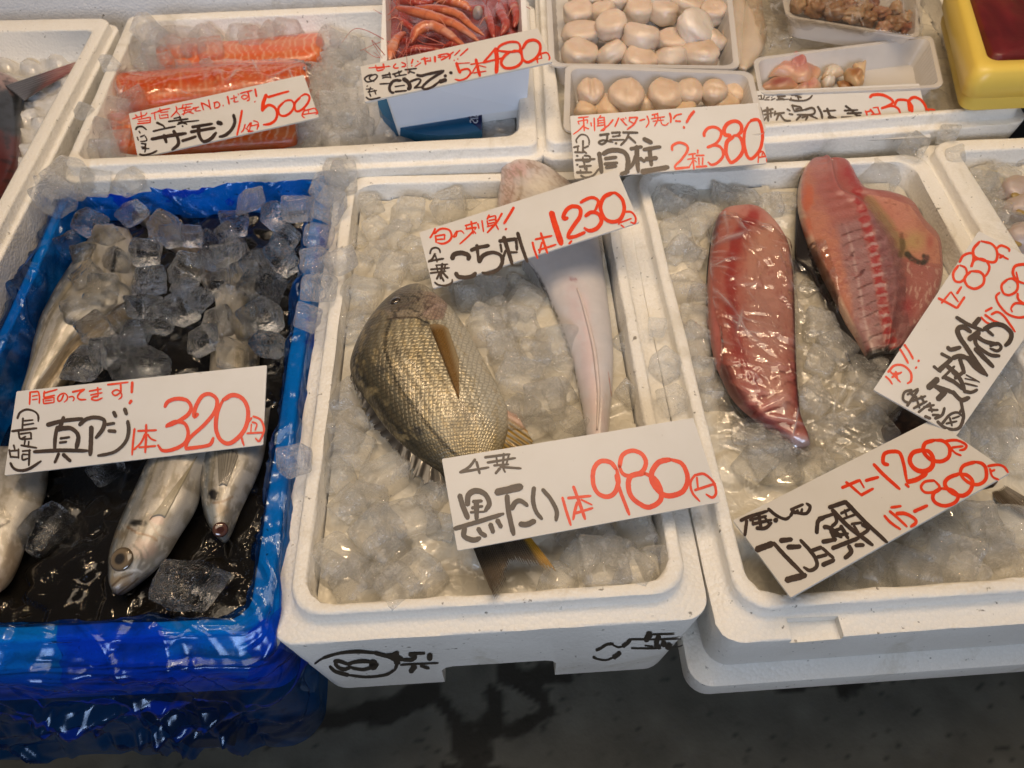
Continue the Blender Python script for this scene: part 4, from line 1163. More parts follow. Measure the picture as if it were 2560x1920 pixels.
# ------------------------------------------------------------------ bone-in half with spine
zH = Z(1960, 380, 0.34954)
SP = [(470, 130), (520, 260), (548, 370), (590, 520), (635, 680), (668, 860), (700, 1020), (724, 1180), (760, 1330), (790, 1430)]
def paint_half(P, u, v, V):
    C = np.tile([0.37, 0.125, 0.105], (len(P), 1))
    nz = fnoise(P[:, 0] / 40, P[:, 1] / 40, 0, 3)
    # pale orange flesh along the outer edge, fat line at the skin
    C = mixc(C, (0.45, 0.165, 0.095), (1 - sm(-.80, -.42, v + (nz - .5) * .3)))
    C = mixc(C, (0.62, 0.40, 0.26), (1 - sm(-.985, -.93, v)) * .9)
    for c, r in [((165, 330), (48, 105)), ((150, 540), (60, 70))]:
        d = np.linalg.norm((P - c) / r, axis=1) + (nz - .5) * .9
        C = mixc(C, (0.50, 0.105, 0.035), (1 - sm(.5, 1.2, d)) * .8)
    C = mixc(C, (0.36, 0.05, 0.04), np.exp(-(np.linalg.norm((P - [430, 150]) * [.9, .8], axis=1) / 95)**2) * .9)
    C = mixc(C, (0.46, 0.20, 0.17), np.exp(-(np.linalg.norm((P - [270, 110]) * [.7, 1.2], axis=1) / 80)**2) * .7)
    d, par = dpl(P, SP)
    side = np.zeros(len(P))
    sx = np.interp(P[:, 1], [q[1] for q in SP], [q[0] for q in SP])
    dx = P[:, 0] - sx
    # glassy grey-pink membrane right of the spine, purple
    mem = sm(15, 60, dx) * (1 - sm(170, 235, dx + (nz - .5) * 60)) * sm(330, 480, P[:, 1])
    C = mixc(C, (0.17, 0.065, 0.07), mem * .85)
    rb = 0.5 + 0.5 * np.cos(((P[:, 1] + dx * 0.35) / 92 + (nz - .5) * 1.2) * 2 * math.pi)
    C = mixc(C, (0.34, 0.16, 0.16), mem * sm(.6, .95, rb) * .45)
    # translucent panels left of the spine, divided by dark red rib cuts
    pan = (1 - sm(-60, -25, dx)) * sm(-260, -200, dx + (nz - .5) * 30) * sm(420, 520, P[:, 1] + dx * .2)
    C = mixc(C, (0.29, 0.155, 0.15), pan * .8)
    ph = ((P[:, 1] - dx * -0.42 - 60) / 76.0 + (fnoise(P[:, 0] / 300, P[:, 1] / 60, 2, 2) - .5) * .9) % 1.0
    line = 1 - sm(.04, .13, np.minimum(ph, 1 - ph))
    C = mixc(C, (0.085, 0.014, 0.014), pan * line * sm(-250, -150, dx + (nz - .5) * 160) * sm(.3, .6, fnoise(P[:, 0] / 55, P[:, 1] / 35, 2, 2)) * .9)
    ln2 = np.exp(-(((dx + 150) / 11)**2)) * sm(500, 620, P[:, 1]) * (1 - line)
    C = mixc(C, (0.52, 0.36, 0.32), ln2 * .6)
    # spine: blood-red discs and pale bone
    w = 31 + 9 * np.sin(par / 11) + (fnoise(P[:, 0] / 20, P[:, 1] / 20, 1, 2) - .5) * 26
    sp = 1 - sm(w * .8, w * 1.25, d)
    C = mixc(C, (0.34, 0.028, 0.028), sp * .95)
    pb = (par / 74.0 + (fnoise(P[:, 0] / 30, P[:, 1] / 30, 3, 2) - .5) * .25) % 1.0
    bone = (1 - sm(.10, .22, np.abs(pb - .5))) * sm(380, 520, P[:, 1])
    C = mixc(C, (0.46, 0.31, 0.29), sp * bone * .8)
    # belly flap: pink-orange, yellow-green bruise, dark hole
    flap = sm(1.0, 1.15, inpoly(P, [(590, 300), (760, 330), (900, 380), (1010, 540), (1100, 630), (1120, 800), (1040, 790), (930, 760), (850, 640), (740, 480)]) * 1.2)
    C = mixc(C, (0.52, 0.215, 0.145), flap * .92)
    dk, _ = dpl(P, [(600, 340), (680, 420), (760, 520), (830, 640), (860, 720)])
    C = mixc(C, (0.30, 0.20, 0.09), (1 - sm(12, 50, dk + (nz - .5) * 40)) * .7)
    C = mixc(C, (0.42, 0.31, 0.12), np.exp(-(np.linalg.norm((P - [930, 640]) * [.8, 1], axis=1) / 75)**2) * .8)
    C = mixc(C, (0.40, 0.06, 0.06), np.exp(-(np.linalg.norm((P - [1045, 640]) * [1.6, .8], axis=1) / 45)**2) * .7)
    for pts, w, c, a in [([(880, 730), (930, 775), (985, 800), (1025, 760)], 26, (0.020, 0.022, 0.014), .95), ([(840, 590), (850, 680), (830, 740)], 22, (0.07, 0.05, 0.02), .7),
                         ([(1000, 745), (1025, 755)], 20, (0.01, 0.012, 0.012), .9), ([(720, 360), (800, 375)], 4, (0.25, 0.08, 0.05), .6)]:
        dd, _ = dpl(P, pts); C = mixc(C, c, (1 - sm(w * .4, w * 1.2, dd + (nz - .5) * 16)) * a)
    # pink tail-side meat beyond the hole
    lo = inpoly(P, [(880, 790), (1120, 830), (1120, 1100), (900, 1250), (870, 1050)]) * 1.0
    C = mixc(C, (0.36, 0.125, 0.115), lo * .7)
    st = fnoise(P[:, 0] / 16 + P[:, 1] / 60, P[:, 1] / 40 - P[:, 0] / 40, 3, 3)
    C = mixc(C, (0.58, 0.40, 0.34), lo * sm(.58, .7, st) * .6)
    C = mixc(C, (0.30, 0.02, 0.03), np.exp(-(np.linalg.norm((P - [890, 1100]) * [1, .7], axis=1) / 40)**2) * .8)
    C = mixc(C, (0.33, 0.09, 0.07), sm(.58, .72, nz) * .35)
    # cut tail end
    C = mixc(C, (0.035, 0.03, 0.025), sm(.95, .985, u))
    return C
half = empty('fish_half', u1(2190, 640, -0.03)); tag(half, 'raw bone-in fish half showing red spine and ribs, in the right box', 'fish half')
pairs = [((208, 55), (330, 68)), ((150, 125), (432, 92)), ((116, 190), (478, 150)), ((98, 290), (522, 240)), ((98, 400), (592, 312)), ((116, 500), (765, 338)), ((146, 600), (905, 395)), ((182, 700), (988, 520)),
         ((226, 800), (1092, 640)), ((270, 900), (1116, 780)), ((326, 1005), (1116, 920)), ((386, 1120), (1080, 1050)), ((440, 1225), (1000, 1190)), ((500, 1320), (920, 1310)), ((560, 1425), (850, 1410)), ((600, 1485), (795, 1450))]
th = [.008, .013, .015, .016, .017, .018, .018, .018, .018, .017, .017, .016, .016, .015, .013, .010]
def half_top(s, t):
    # shallow trough with a raised spine
    return 0.0035 * math.exp(-((t - 0.05) / 0.10)**2) - 0.004 * math.exp(-((t - 0.4) / 0.22)**2) + 0.0012 * math.sin(s * 120) * math.exp(-((t + .2) / 0.25)**2) * 0.5
half_o, half_b, _ = body('flesh', pairs, zH, -.008, th, .014, 260, 230, paint_half, M['bone_flesh'], half, 4.2, (0.03, 0.0), top=half_top)
sk = [((200, 50), (300, 90)), ((140, 130), (400, 130)), ((108, 190), (430, 200)), ((90, 300), (480, 300)), ((84, 420), (520, 400)), ((77, 560), (600, 520)), ((74, 700), (700, 640)), ((88, 780), (760, 760)), ((170, 850), (800, 880)), ((232, 960), (850, 1000)),
      ((300, 1085), (880, 1100)), ((372, 1225), (860, 1220)), ((455, 1370), (830, 1340)), ((535, 1490), (810, 1450)), ((610, 1560), (800, 1500)), ((690, 1620), (790, 1560))]
body('skin', sk, zH, -.016, .012, .010, 100, 40, None, M['skin'], half, 2.0, (0.03, 0.03), keep=False)

# ------------------------------------------------------------------ dark fish under the two right signs
zS = Z(1830, 1030, 0.33002)
dk = empty('dark_fish', u1(2390, 1180, -0.04)); tag(dk, 'dark brown fish hidden under the 1200 sign, only a flank and the tail fin showing', 'fish')
body('body', [((1130, 130), (1260, -80)), ((1165, 235), (1440, 20)), ((1300, 420), (1640, 170)), ((1500, 560), (1800, 300)), ((1750, 640), (1930, 430)), ((1900, 600), (1990, 500)), ((1960, 590), (2010, 530))], zS, -.030, [.006, .012, .016, .016, .012, .008, .005], .01, 60, 30,
     lambda P, u, v, V: mixc(np.tile([0.035, 0.018, 0.014], (len(P), 1)), (0.10, 0.05, 0.03), sm(.5, .7, fnoise(P[:, 0] / 50, P[:, 1] / 50, 0, 3))), M['aji'], dk, 2.0, (0.05, 0.0))
fin('tail_fin', [(1965, 600), (1990, 560), (2020, 525)], [(2010, 690), (2130, 740), (2230, 800), (2360, 800), (2420, 760)], zS, [-.028], [-.016, -.02, -.02, -.02], 30, 70,
    lambda P, u, v, V: mixc(np.tile([0.105, 0.075, 0.040], (len(P), 1)), (0.03, 0.022, 0.014), (0.5 + 0.5 * np.sin(v * 90)) * .8), M['fin'], dk, 14, 0.14, 0.0006, seed=9)

# ------------------------------------------------------------------ salmon
zC = Z(240, 20, 0.2803)
def paint_salmon(ang, per, skin_v=None):
    def f(P, u, v, V):
        C = np.tile([0.66, 0.105, 0.012], (len(P), 1))
        C = mixc(C, (0.64, 0.20, 0.06), sm(.4, .7, fnoise(P[:, 0] / 90, P[:, 1] / 40, 0, 3)) * .6)
        t = (P[:, 0] * math.cos(ang) + P[:, 1] * math.sin(ang)) / per + (fnoise(P[:, 0] / 120, P[:, 1] / 60, 1, 2) - .5) * 1.3 - np.abs(v - .1) * 1.1
        ph = t % 1.0
        C = mixc(C, (0.78, 0.47, 0.28), (1 - sm(.05, .17, np.minimum(ph, 1 - ph))) * .55 * (1 - sm(.8, 1, np.abs(v))))
        mid = np.exp(-((v - .15) / .10)**2)
        C = mixc(C, (0.70, 0.36, 0.20), mid * .35)
        return C
    return f
for pairs, z, th, ang, per, lab in [
    ([((560, 560), (570, 430)), ((640, 590), (650, 400)), ((900, 590), (900, 375)), ((1180, 585), (1180, 360)), ((1400, 585), (1400, 340)), ((1650, 570), (1640, 310)), ((1900, 540), (1860, 290)), ((2020, 480), (1990, 290)), ((2060, 380), (2040, 330))], -.011, .022, .30, 62, 'orange salmon fillet at the back of its box, half under ice cubes'),
    ([((245, 830), (250, 720)), ((270, 910), (300, 665)), ((500, 930), (500, 645)), ((800, 900), (800, 620)), ((1150, 870), (1150, 590)), ((1500, 830), (1500, 580)), ((1800, 800), (1780, 575)), ((1900, 780), (1880, 590)), ((1930, 730), (1920, 640))], -.007, .028, .15, 52, 'long orange salmon fillet under clear film, directly above the 500 sign'),
    ([((170, 1080), (180, 1010)), ((230, 1300), (250, 980)), ((500, 1340), (500, 1010)), ((900, 1320), (900, 1040)), ((1300, 1290), (1300, 1020)), ((1600, 1270), (1600, 990)), ((1780, 1250), (1770, 1000)), ((1815, 1180), (1815, 1060))], -.013, .022, .62, 60, 'orange salmon fillet at the front rim, mostly covered by the 500 sign')]:
    o, bv, _ = body('salmon_fillet', pairs, zC, z, th, .012, 130, 50, paint_salmon(ang, per), M['salmon'], None, 2.6, (0.05, 0.05))
    tag(o, lab, 'fish fillet', 'salmon fillets')

# ------------------------------------------------------------------ trays
def tray(name, rim_px, z, h, wall, mat, lip=0.004, inset=0.012, r=0.012, parent=None, floor_dz=0.002, ribs=0, wall_only=False):
    q = [U([p], z)[0][:2] for p in rim_px]
    R = []
    def ring(qq, rr, zz, rib=0):
        p = rquad(qq, rr, 6, 40)
        R.append(np.column_stack([p, np.full(len(p), zz)]))
    t = wall
    ring(grow(q, -inset), r, z - h); ring(grow(q, -inset), r, z - h + 0.002)
    ring(grow(q, -0.001), r, z - 0.003); ring(grow(q, lip), r, z - 0.0025); ring(grow(q, lip), r, z)
    ring(grow(q, -t), r, z)
    ring(grow(q, -inset - t), r * .8, z - h + t + floor_dz)
    if ribs:
        k = np.arange(len(R[0])); d = 0.0006 * np.sign(np.sin(k * math.pi / 2 + .3))
        c = R[0].mean(0)
        for a in (2, 6):
            v = R[a][:, :2] - c[:2]; v /= np.linalg.norm(v, axis=1)[:, None]; R[a][:, :2] += v * d[:, None]
    n = len(R[0]); V = np.vstack(R); F = grid_faces(len(R), n, True)
    F.append(tuple(range(n))[::-1]); F.append(tuple((len(R) - 1) * n + k for k in range(n)))
    me = mesh(name, V, F); fix_normals(me)
    o = link(name, me, M[mat], parent)
    m = o.modifiers.new('edges', 'EDGE_SPLIT'); m.split_angle = math.radians(45)
    return o
t1 = tag(tray('plastic_tray', [(1372, -70), (1812, -92), (1838, 166), (1384, 160)], .040, .040, .002, 'tray', .006, .010, .014, ribs=1), 'clear plastic tray piled with raw scallops, at the top edge of the photo', 'tray')
t2 = tag(tray('plastic_tray', [(1424, 168), (1870, 184), (1905, 330), (1420, 322)], .046, .042, .002, 'tray', .006, .010, .014, ribs=1), 'clear plastic tray of scallops standing right behind the 380 sign', 'tray')
t3 = tag(tray('plastic_tray', [(1890, 148), (2325, 92), (2352, 214), (1905, 232)], .036, .036, .002, 'tray', .004, .012, .014, ribs=1), 'clear plastic tray with a few pink clams, behind the 300 sign', 'tray')
t4 = tag(tray('plastic_tray', [(1940, -110), (2300, -130), (2290, 92), (1972, 40)], .050, .036, .002, 'tray', .004, .012, .014), 'clear plastic tray of brown shellfish under cling film, beside the yellow tub', 'tray')

def blob(name, c_px, zm, rx, ry, z, h, seed, col, col2, mat, p=2.6, n=(30, 22), rot=0.0, cleft=0.0, tilt=None, lump=.13):
    """soft rounded lump: flat-ended cylinder-like muscle"""
    r = np.random.default_rng(seed)
    c = u1(*zm([c_px])[0], z)
    a = u1(*zm([(c_px[0] + rx, c_px[1])])[0], z) - c; b = u1(*zm([(c_px[0], c_px[1] + ry)])[0], z) - c
    rxw = a.length; ryw = min(b.length * 0.95, rxw * 1.08)
    V, C = [], []
    off = r.uniform(-9, 9, 3)
    for i in range(n[1] + 1):
        th_ = math.pi * i / n[1]
        for j in range(n[0]):
            ph = 2 * math.pi * j / n[0]
            d = Vector((math.sin(th_) * math.cos(ph), math.sin(th_) * math.sin(ph), math.cos(th_)))
            l = ((abs(d.x)**2 + abs(d.y)**2) ** (p / 2) + abs(d.z)**p) ** (1 / p)
            q = d / l * (1 + lump * noise.noise(d * 1.3 + Vector(off)) + lump * .45 * noise.noise(d * 3.5 + Vector(off)))
            q.z -= cleft * math.exp(-(q.x / .18)**2) * (q.z > 0)
            V.append((q.x * rxw, q.y * ryw, q.z * h))
            f = 0.5 + 0.5 * noise.noise(d * 2.2 + Vector(off) * 2)
            e = max(0, min(1, (abs(d.z) - .55) / .25)) if p > 2.2 else 0.5
            k = f * .6 + e * .4
            C.append([col[x] * (1 - k) + col2[x] * k for x in range(3)])
    F = grid_faces(n[1] + 1, n[0], True)
    me = mesh(name, V, F, col=np.array(C)); fix_normals(me)
    o = link(name, me, M[mat]); o.location = c
    o.rotation_euler = (*(tilt if tilt else (r.normal() * .25, r.normal() * .25)), rot)
    return o
zK = Z(1360, 0, 0.5425)
SC1, SC2 = (0.76, 0.65, 0.51), (0.62, 0.44, 0.30)
tops1 = [(310, 120, 72, 72), (445, 172, 80, 84), (700, 128, 92, 80)]
low1 = [(160, 62, 72, 58), (270, 62, 58, 48), (435, 48, 66, 50), (552, 62, 62, 78), (172, 160, 88, 58), (165, 248, 82, 62), (310, 250, 68, 55), (440, 282, 78, 45), (592, 200, 76, 64), (585, 272, 72, 52), (722, 252, 82, 62), (660, 20, 80, 50), (330, -10, 80, 50), (190, -15, 80, 50), (780, 60, 60, 60), (770, 190, 60, 55)]
for k, (x, y, rx, ry) in enumerate(low1):
    o = blob('scallop', (x, y), zK, rx * .98, ry, .024, .015, 300 + k, SC1, SC2, 'shell', 4.2, rot=k * 1.3)
    tag(o, 'peach scallop lying in the back tray beneath the top three', 'scallop', 'lower scallops in the back tray')
for k, (x, y, rx, ry) in enumerate(tops1):
    white = k == 2
    o = blob('scallop', (x, y), zK, rx, ry, .042, .016, 340 + k, (0.84, 0.76, 0.65) if white else (0.78, 0.68, 0.55), (0.74, 0.64, 0.52) if white else (0.66, 0.48, 0.34), 'shell', 4.0, rot=k)
    tag(o, ['pale scallop on top of the pile, left of the tray centre', 'plump scallop on top of the pile in the middle of the back tray', 'whitest round scallop at the right of the back tray'][k], 'scallop', 'scallops on top of the back tray')
L2 = ['narrow grooved scallop at the left end of the front tray', 'square-topped scallop second from the left in the front tray', 'wide pale scallop in the middle of the front tray', 'scallop just right of the wide middle one in the front tray', 'rounded scallop at the right side of the front tray']
for k, (x, y, rx, ry, cl) in enumerate([(216, 425, 62, 88, .22), (380, 438, 82, 80, .10), (560, 438, 80, 76, .06), (668, 430, 62, 78, .05), (782, 428, 60, 66, .0)]):
    tag(blob('scallop', (x, y), zK, rx, ry, .036, .0135, 360 + k, (0.74, 0.60, 0.45), (0.62, 0.44, 0.29), 'shell', 3.4, rot=0, cleft=cl * 1.3, tilt=(.22, .05)), L2[k], 'scallop', 'scallops in the front tray')
for k, (x, y, rx, ry) in enumerate([(290, 500, 70, 52), (470, 490, 55, 55), (820, 480, 75, 48), (880, 440, 62, 68), (190, 520, 50, 40), (640, 520, 80, 40)]):
    tag(blob('scallop', (x, y), zK, rx, ry, .020, .014, 380 + k, (0.76, 0.60, 0.42), (0.68, 0.48, 0.30), 'shell', 2.6, rot=k), 'scallop half hidden low in the front tray', 'scallop', 'low scallops in the front tray')

# squid tubes between the trays
for k, (pts, rad, lab) in enumerate([([(905, -60), (890, 60), (870, 150), (880, 260), (900, 300)], .017, 'white squid tube standing beside the scallop trays, left one'), ([(985, -80), (960, 60), (965, 160), (940, 260), (915, 320)], .020, 'white squid tube touching the wrapped tray, right one')]):
    P = np.array([U([q], .018)[0] for q in zK(crom(pts, 40))])
    V_, F_ = tube_mesh(P, rad * np.clip(np.sin(np.linspace(.35, 2.9, 40)), .3, 1), 16)
    V_ = np.array(V_); V_[:, 2] = .018 + (V_[:, 2] - .018) * .6
    o = link('squid', mesh('squid', V_, F_, col=mixc(np.tile([0.66, 0.57, 0.45], (len(V_), 1)), (0.55, 0.44, 0.32), fnoise(V_[:, 0] * 40, V_[:, 1] * 40))), M['shell']); tag(o, lab, 'squid', 'white squid')

# clams in the right tray
zL = Z(1860, 0, 0.3165)
def leaf(name, outline, zm, z, h, col, col2, seed, parent=None, mat='shell', curl=0.004):
    """fleshy leaf: polygon filled towards its centre, domed and curled"""
    P = crom(np.vstack([outline, outline[:1]]), 40)[:-1]
    c = P.mean(0); nr = 12; V, C = [], []
    for i in range(nr):
        t = i / (nr - 1)
        for q in P:
            p = c + (q - c) * t
            w = u1(*zm([p])[0], z)
            nz = fnoise(p[0] / 60 + seed, p[1] / 60, 0, 2) - .5
            w.z += h * math.sqrt(max(0, 1 - t * t)) + curl * nz * 2.5
            V.append(w)
            C.append(np.array(col) * (1 - t**2) + np.array(col2) * t**2 + nz * .08)
    n = len(P); F = grid_faces(nr, n, True)
    top = len(V); V += [v - Vector((0, 0, .0016)) for v in V[-n:]]; C += C[-n:]
    F += [((nr - 1) * n + k, (nr - 1) * n + (k + 1) % n, top + (k + 1) % n, top + k) for k in range(n)]
    F.append(tuple(top + k for k in range(n)))
    me = mesh(name, V, F, col=np.array(C)); fix_normals(me)
    return link(name, me, M[mat], parent)
PK, PK2, CR_ = (0.55, 0.24, 0.19), (0.62, 0.38, 0.22), (0.68, 0.52, 0.36)
cl = empty('clam', u1(*zL([(380, 600)])[0], .03)); tag(cl, 'pink clam meat with a pointed foot in the right tray', 'clam')
leaf('mantle', [(195, 600), (250, 530), (360, 500), (470, 500), (600, 570), (560, 640), (440, 660), (330, 620)], zL, .017, .014, PK, PK2, 1, cl)
leaf('foot', [(365, 520), (385, 440), (410, 425), (460, 460), (495, 525), (430, 560)], zL, .027, .010, (0.50, 0.20, 0.18), PK, 2, cl)
leaf('mantle', [(150, 660), (260, 620), (400, 650), (440, 690), (250, 720), (140, 710)], zL, .013, .008, (0.30, 0.09, 0.07), PK2, 3, cl)
leaf('mantle', [(380, 710), (450, 660), (560, 640), (610, 690), (560, 730), (420, 740)], zL, .015, .008, PK, CR_, 4, cl)
cl2 = empty('clam', u1(*zL([(700, 610)])[0], .03)); tag(cl2, 'white shell piece beside the pink clam meat', 'clam')
leaf('shell', [(610, 610), (650, 540), (700, 515), (770, 545), (785, 590), (720, 610), (650, 620)], zL, .017, .010, (0.72, 0.66, 0.55), (0.60, 0.42, 0.24), 5, cl2)
leaf('shell', [(605, 650), (640, 625), (710, 615), (712, 670), (640, 690)], zL, .015, .008, (0.72, 0.68, 0.60), (0.6, 0.5, 0.38), 6, cl2)
cl3 = empty('clam', u1(*zL([(880, 590)])[0], .03)); tag(cl3, 'brown and cream clam at the middle of the right tray', 'clam')
leaf('shell', [(790, 570), (830, 545), (900, 580), (950, 640), (900, 690), (820, 640)], zL, .019, .012, (0.36, 0.16, 0.06), (0.62, 0.44, 0.24), 7, cl3)
leaf('shell', [(850, 540), (900, 505), (958, 495), (955, 560), (940, 650), (880, 600)], zL, .021, .010, (0.68, 0.53, 0.34), (0.55, 0.32, 0.14), 8, cl3)
leaf('flesh', [(730, 660), (790, 640), (860, 680), (840, 710), (760, 700)], zL, .013, .006, (0.24, 0.09, 0.03), (0.45, 0.25, 0.1), 9, cl3)
# brown shellfish in the wrapped tray
r = np.random.default_rng(77)
SH = [(1080, 110, 70, 45), (1190, 190, 75, 45), (940, 60, 60, 40), (1010, 30, 60, 45), (860, 120, 80, 50), (720, 90, 75, 45), (1100, 240, 70, 30), (560, 60, 80, 50), (1290, 160, 60, 60), (1300, 240, 60, 40), (430, 40, 70, 40), (640, 30, 70, 40), (820, 40, 60, 40), (980, 150, 60, 40), (1200, 80, 70, 45)]
for k, (x, y, a, b_) in enumerate(SH):
    o = blob('whelk', (x, y), zL, a, b_, .034, .011, 500 + k, (0.44, 0.28, 0.15) if k % 3 else (0.36, 0.14, 0.10), (0.30, 0.16, 0.07) if k % 2 else (0.58, 0.42, 0.26), 'shell', 2.0, rot=r.uniform(0, 3), lump=.42)
    tag(o, 'brownish whelk lying in the wrapped tray', 'whelk', 'whelks in the wrapped tray')

# ------------------------------------------------------------------ yellow tub with tuna
def tub():
    z = .092
    rim = [(2385, -60), (2800, -80), (2860, 158), (2448, 176)]
    inn = [(2412, -50), (2775, -70), (2830, 138), (2474, 150)]
    q = [U([p], z)[0][:2] for p in rim]; qi = [U([p], z)[0][:2] for p in inn]
    R = []
    def ring(a, rr, zz): R.append(np.column_stack([rquad(a, rr, 8, 6), np.full(4 * 9 + 20, zz)]))
    zb = .030
    ring(grow(q, -.012), .02, zb); ring(grow(q, -.004), .02, zb + .002); ring(grow(q, -.002), .022, zb + .010); ring(grow(q, -.004), .022, zb + .020)
    ring(grow(q, .003), .022, zb + .024); ring(grow(q, .007), .022, z - .018); ring(grow(q, .002), .022, z - .004); ring(grow(q, -.001), .022, z)
    ring(grow(qi, .002), .016, z); ring(qi, .016, z - .002); ring(grow(qi, -.012), .014, zb + .012)
    n = len(R[0]); V = np.vstack(R); F = grid_faces(len(R), n, True)
    F.append(tuple(range(n))[::-1]); F.append(tuple((len(R) - 1) * n + k for k in range(n)))
    me = mesh('yellow_tub', V, F); fix_normals(me)
    o = link('yellow_tub', me, M['yellow']); tag(o, 'yellow plastic tub standing on the foam rim at the top right corner', 'tub')
    m = o.modifiers.new('edges', 'EDGE_SPLIT'); m.split_angle = math.radians(55)
    # meat
    zt = z - .014
    P = [U([p], zt)[0][:2] for p in [(2425, -40), (2800, -60), (2850, 126), (2490, 138)]]
    a = rquad(grow(P, .004), .012, 6, 10); c = a.mean(0); V, C = [], []
    nr = 26
    for i in range(nr):
        t = i / (nr - 1)
        for p in a:
            w = c + (p - c) * t
            k = fnoise(w[0] * 70, w[1] * 30, 0, 3)
            V.append((w[0], w[1], zt + (1 - t**6) * .006 + (k - .5) * .004)); C.append(np.array([0.13, 0.010, 0.012]) * (.6 + .9 * k))
    n = len(a); F = grid_faces(nr, n, True)
    k0 = len(V); V += [(p[0], p[1], zb + .014) for p in a]; C += [[.1, .01, .01]] * n
    F += [((nr - 1) * n + k, (nr - 1) * n + (k + 1) % n, k0 + (k + 1) % n, k0 + k) for k in range(n)]
    me = mesh('tuna_block', V, F, col=np.array(C)); fix_normals(me)
    tag(link('tuna_block', me, M['flesh']), 'dark red tuna block filling the yellow tub', 'tuna')
tub()

# ------------------------------------------------------------------ squid rounds in the far right box
zQ = Z(2260, 380, 0.1808)
for k, (x, y, rx, ry) in enumerate([(1580, 570, 260, 160), (1660, 790, 300, 140), (1640, 1200, 260, 150)]):
    o = blob('squid_round', (x, y), zQ, rx, ry, -.002 - .002 * k, .016, 600 + k, (0.50, 0.42, 0.37), (0.42, 0.34, 0.30), 'shell', 2.4, rot=0, tilt=(.2, 0))
    tag(o, ['pale grey squid round with a yellow spot, topmost of the three at the right edge', 'pale grey squid round with a yellow spot, middle one at the right edge', 'pale grey squid round lowest at the right edge, beside the 830 sign'][k], 'squid', 'grey squid rounds')
    c = u1(*zQ([[(1550, 605), (1620, 830), (1560, 1265)][k]])[0], .018 - .002 * k)
    bpy.context.view_layer.update()
    bm = bmesh.new(); bmesh.ops.create_uvsphere(bm, u_segments=16, v_segments=8, radius=1); me = bpy.data.meshes.new('spot'); bm.to_mesh(me); bm.free()
    me.polygons.foreach_set('use_smooth', [True] * len(me.polygons))
    s = bpy.data.objects.new('spot', me); COL.objects.link(s); me.materials.append(M['spot'] if 'spot' in M else M.setdefault('spot', m_plain('olive_spot', (0.30, 0.20, 0.06), .4)))
    ev = o.matrix_world.inverted()
    d = (Vector(CAM_POS) - c).normalized()
    bmh = o.ray_cast(ev @ Vector(CAM_POS), (ev.to_3x3() @ -d).normalized())
    s.parent = o; s.location = bmh[1] if bmh[0] else (0, 0, .014)
    s.scale = (.0062, .0050, .0022)

# ------------------------------------------------------------------ dark fish in the back left box
zD = Z(0, 0, 0.28933)
df = empty('dark_fish', u1(60, 330, 0)); tag(df, 'large dark blue-black fish with reddish belly, cut by the left edge of the photo', 'fish')
def paint_df(P, u, v, V):
    C = np.tile([0.035, 0.040, 0.050], (len(P), 1))
    C = mixc(C, (0.11, 0.018, 0.014), sm(1080, 1260, P[:, 1] + (fnoise(P[:, 0] / 60, P[:, 1] / 60, 0, 3) - .5) * 220))
    C = mixc(C, (0.42, 0.28, 0.25), 1 - sm(690, 830, P[:, 1] + (fnoise(P[:, 0] / 50, P[:, 1] / 50, 1, 3) - .5) * 120))
    return mixc(C, (0.008, 0.008, 0.01), sm(.55, .7, fnoise(P[:, 0] / 70, P[:, 1] / 40, 2, 3)) * .7)
body('body', [((-500, 720), (110, 690)), ((-560, 820), (215, 760)), ((-600, 930), (215, 860)), ((-600, 1050), (195, 980)), ((-600, 1200), (185, 1120)), ((-600, 1350), (180, 1300)), ((-600, 1500), (165, 1450)), ((-600, 1700), (90, 1640)), ((-600, 1850), (0, 1800))], zD, -.013, .024, .01, 110, 60, paint_df, M['aji'], df, 2.4, (0.05, 0.02))
fin('pectoral_fin', [(40, 740), (120, 800), (210, 870)], [(690, 520), (660, 600), (330, 790)], zD, [.006], [-.004, -.006, -.010], 40, 40,
    lambda P, u, v, V: mixc(mixc(np.tile([0.05, 0.045, 0.05], (len(P), 1)), (0.26, 0.085, 0.075), sm(.35, .8, u) * .8), (0.50, 0.38, 0.30), sm(.88, 1, u) * .7), M['fin'], df, 9, 0.08, 0.0002)
# ------------------------------------------------------------------ shrimp carton
zP = Z(940, 0, 0.208)
def carton():
    z = .086
    o_rim = [(958, -70), (1310, -90), (1324, 140), (948, 196)]
    i_rim = [(962, -62), (1298, -82), (1308, 132), (968, 186)]
    q = [U([p], z)[0][:2] for p in o_rim]; qi = [U([p], z)[0][:2] for p in i_rim]
    R = []
    for quad, zz in ((grow(q, -.012), -.010), (grow(q, -.0005), z - .002), (grow(q, -.0005), z), (qi, z), (grow(qi, -.014), .002)):
        p = rquad(quad, .003, 2, 5); R.append(np.column_stack([p, np.full(len(p), zz)]))
    n = len(R[0]); F = grid_faces(len(R), n, True); F += [tuple(range(n))[::-1], tuple((len(R) - 1) * n + k for k in range(n))]
    me = mesh('shrimp_carton', np.vstack(R), F, smooth=False); fix_normals(me)
    o = link('shrimp_carton', me, M['tray_white']); tag(o, 'white open carton full of red shrimp, standing in the salmon box', 'carton')
    # front flap hanging forward
    a = [U([p], zz)[0] for p, zz in [((952, 196), .0852), ((1326, 138), .0852), ((1316, 271), .012), ((995, 315), .012)]]
    a = [np.array(v) for v in a]
    nrm = np.cross(a[1] - a[0], a[3] - a[0]); nrm /= np.linalg.norm(nrm)
    if nrm[1] > 0: nrm = -nrm
    V = [v - nrm * .0006 for v in a] + [v + nrm * .0006 for v in a]
    link('front_flap', box_mesh('front_flap', V), M['flap'], o)
    return o
M['flap'] = m_plain('white_flap', (0.74, 0.76, 0.80), 0.4, nz=0.06, nscale=20)
carton()
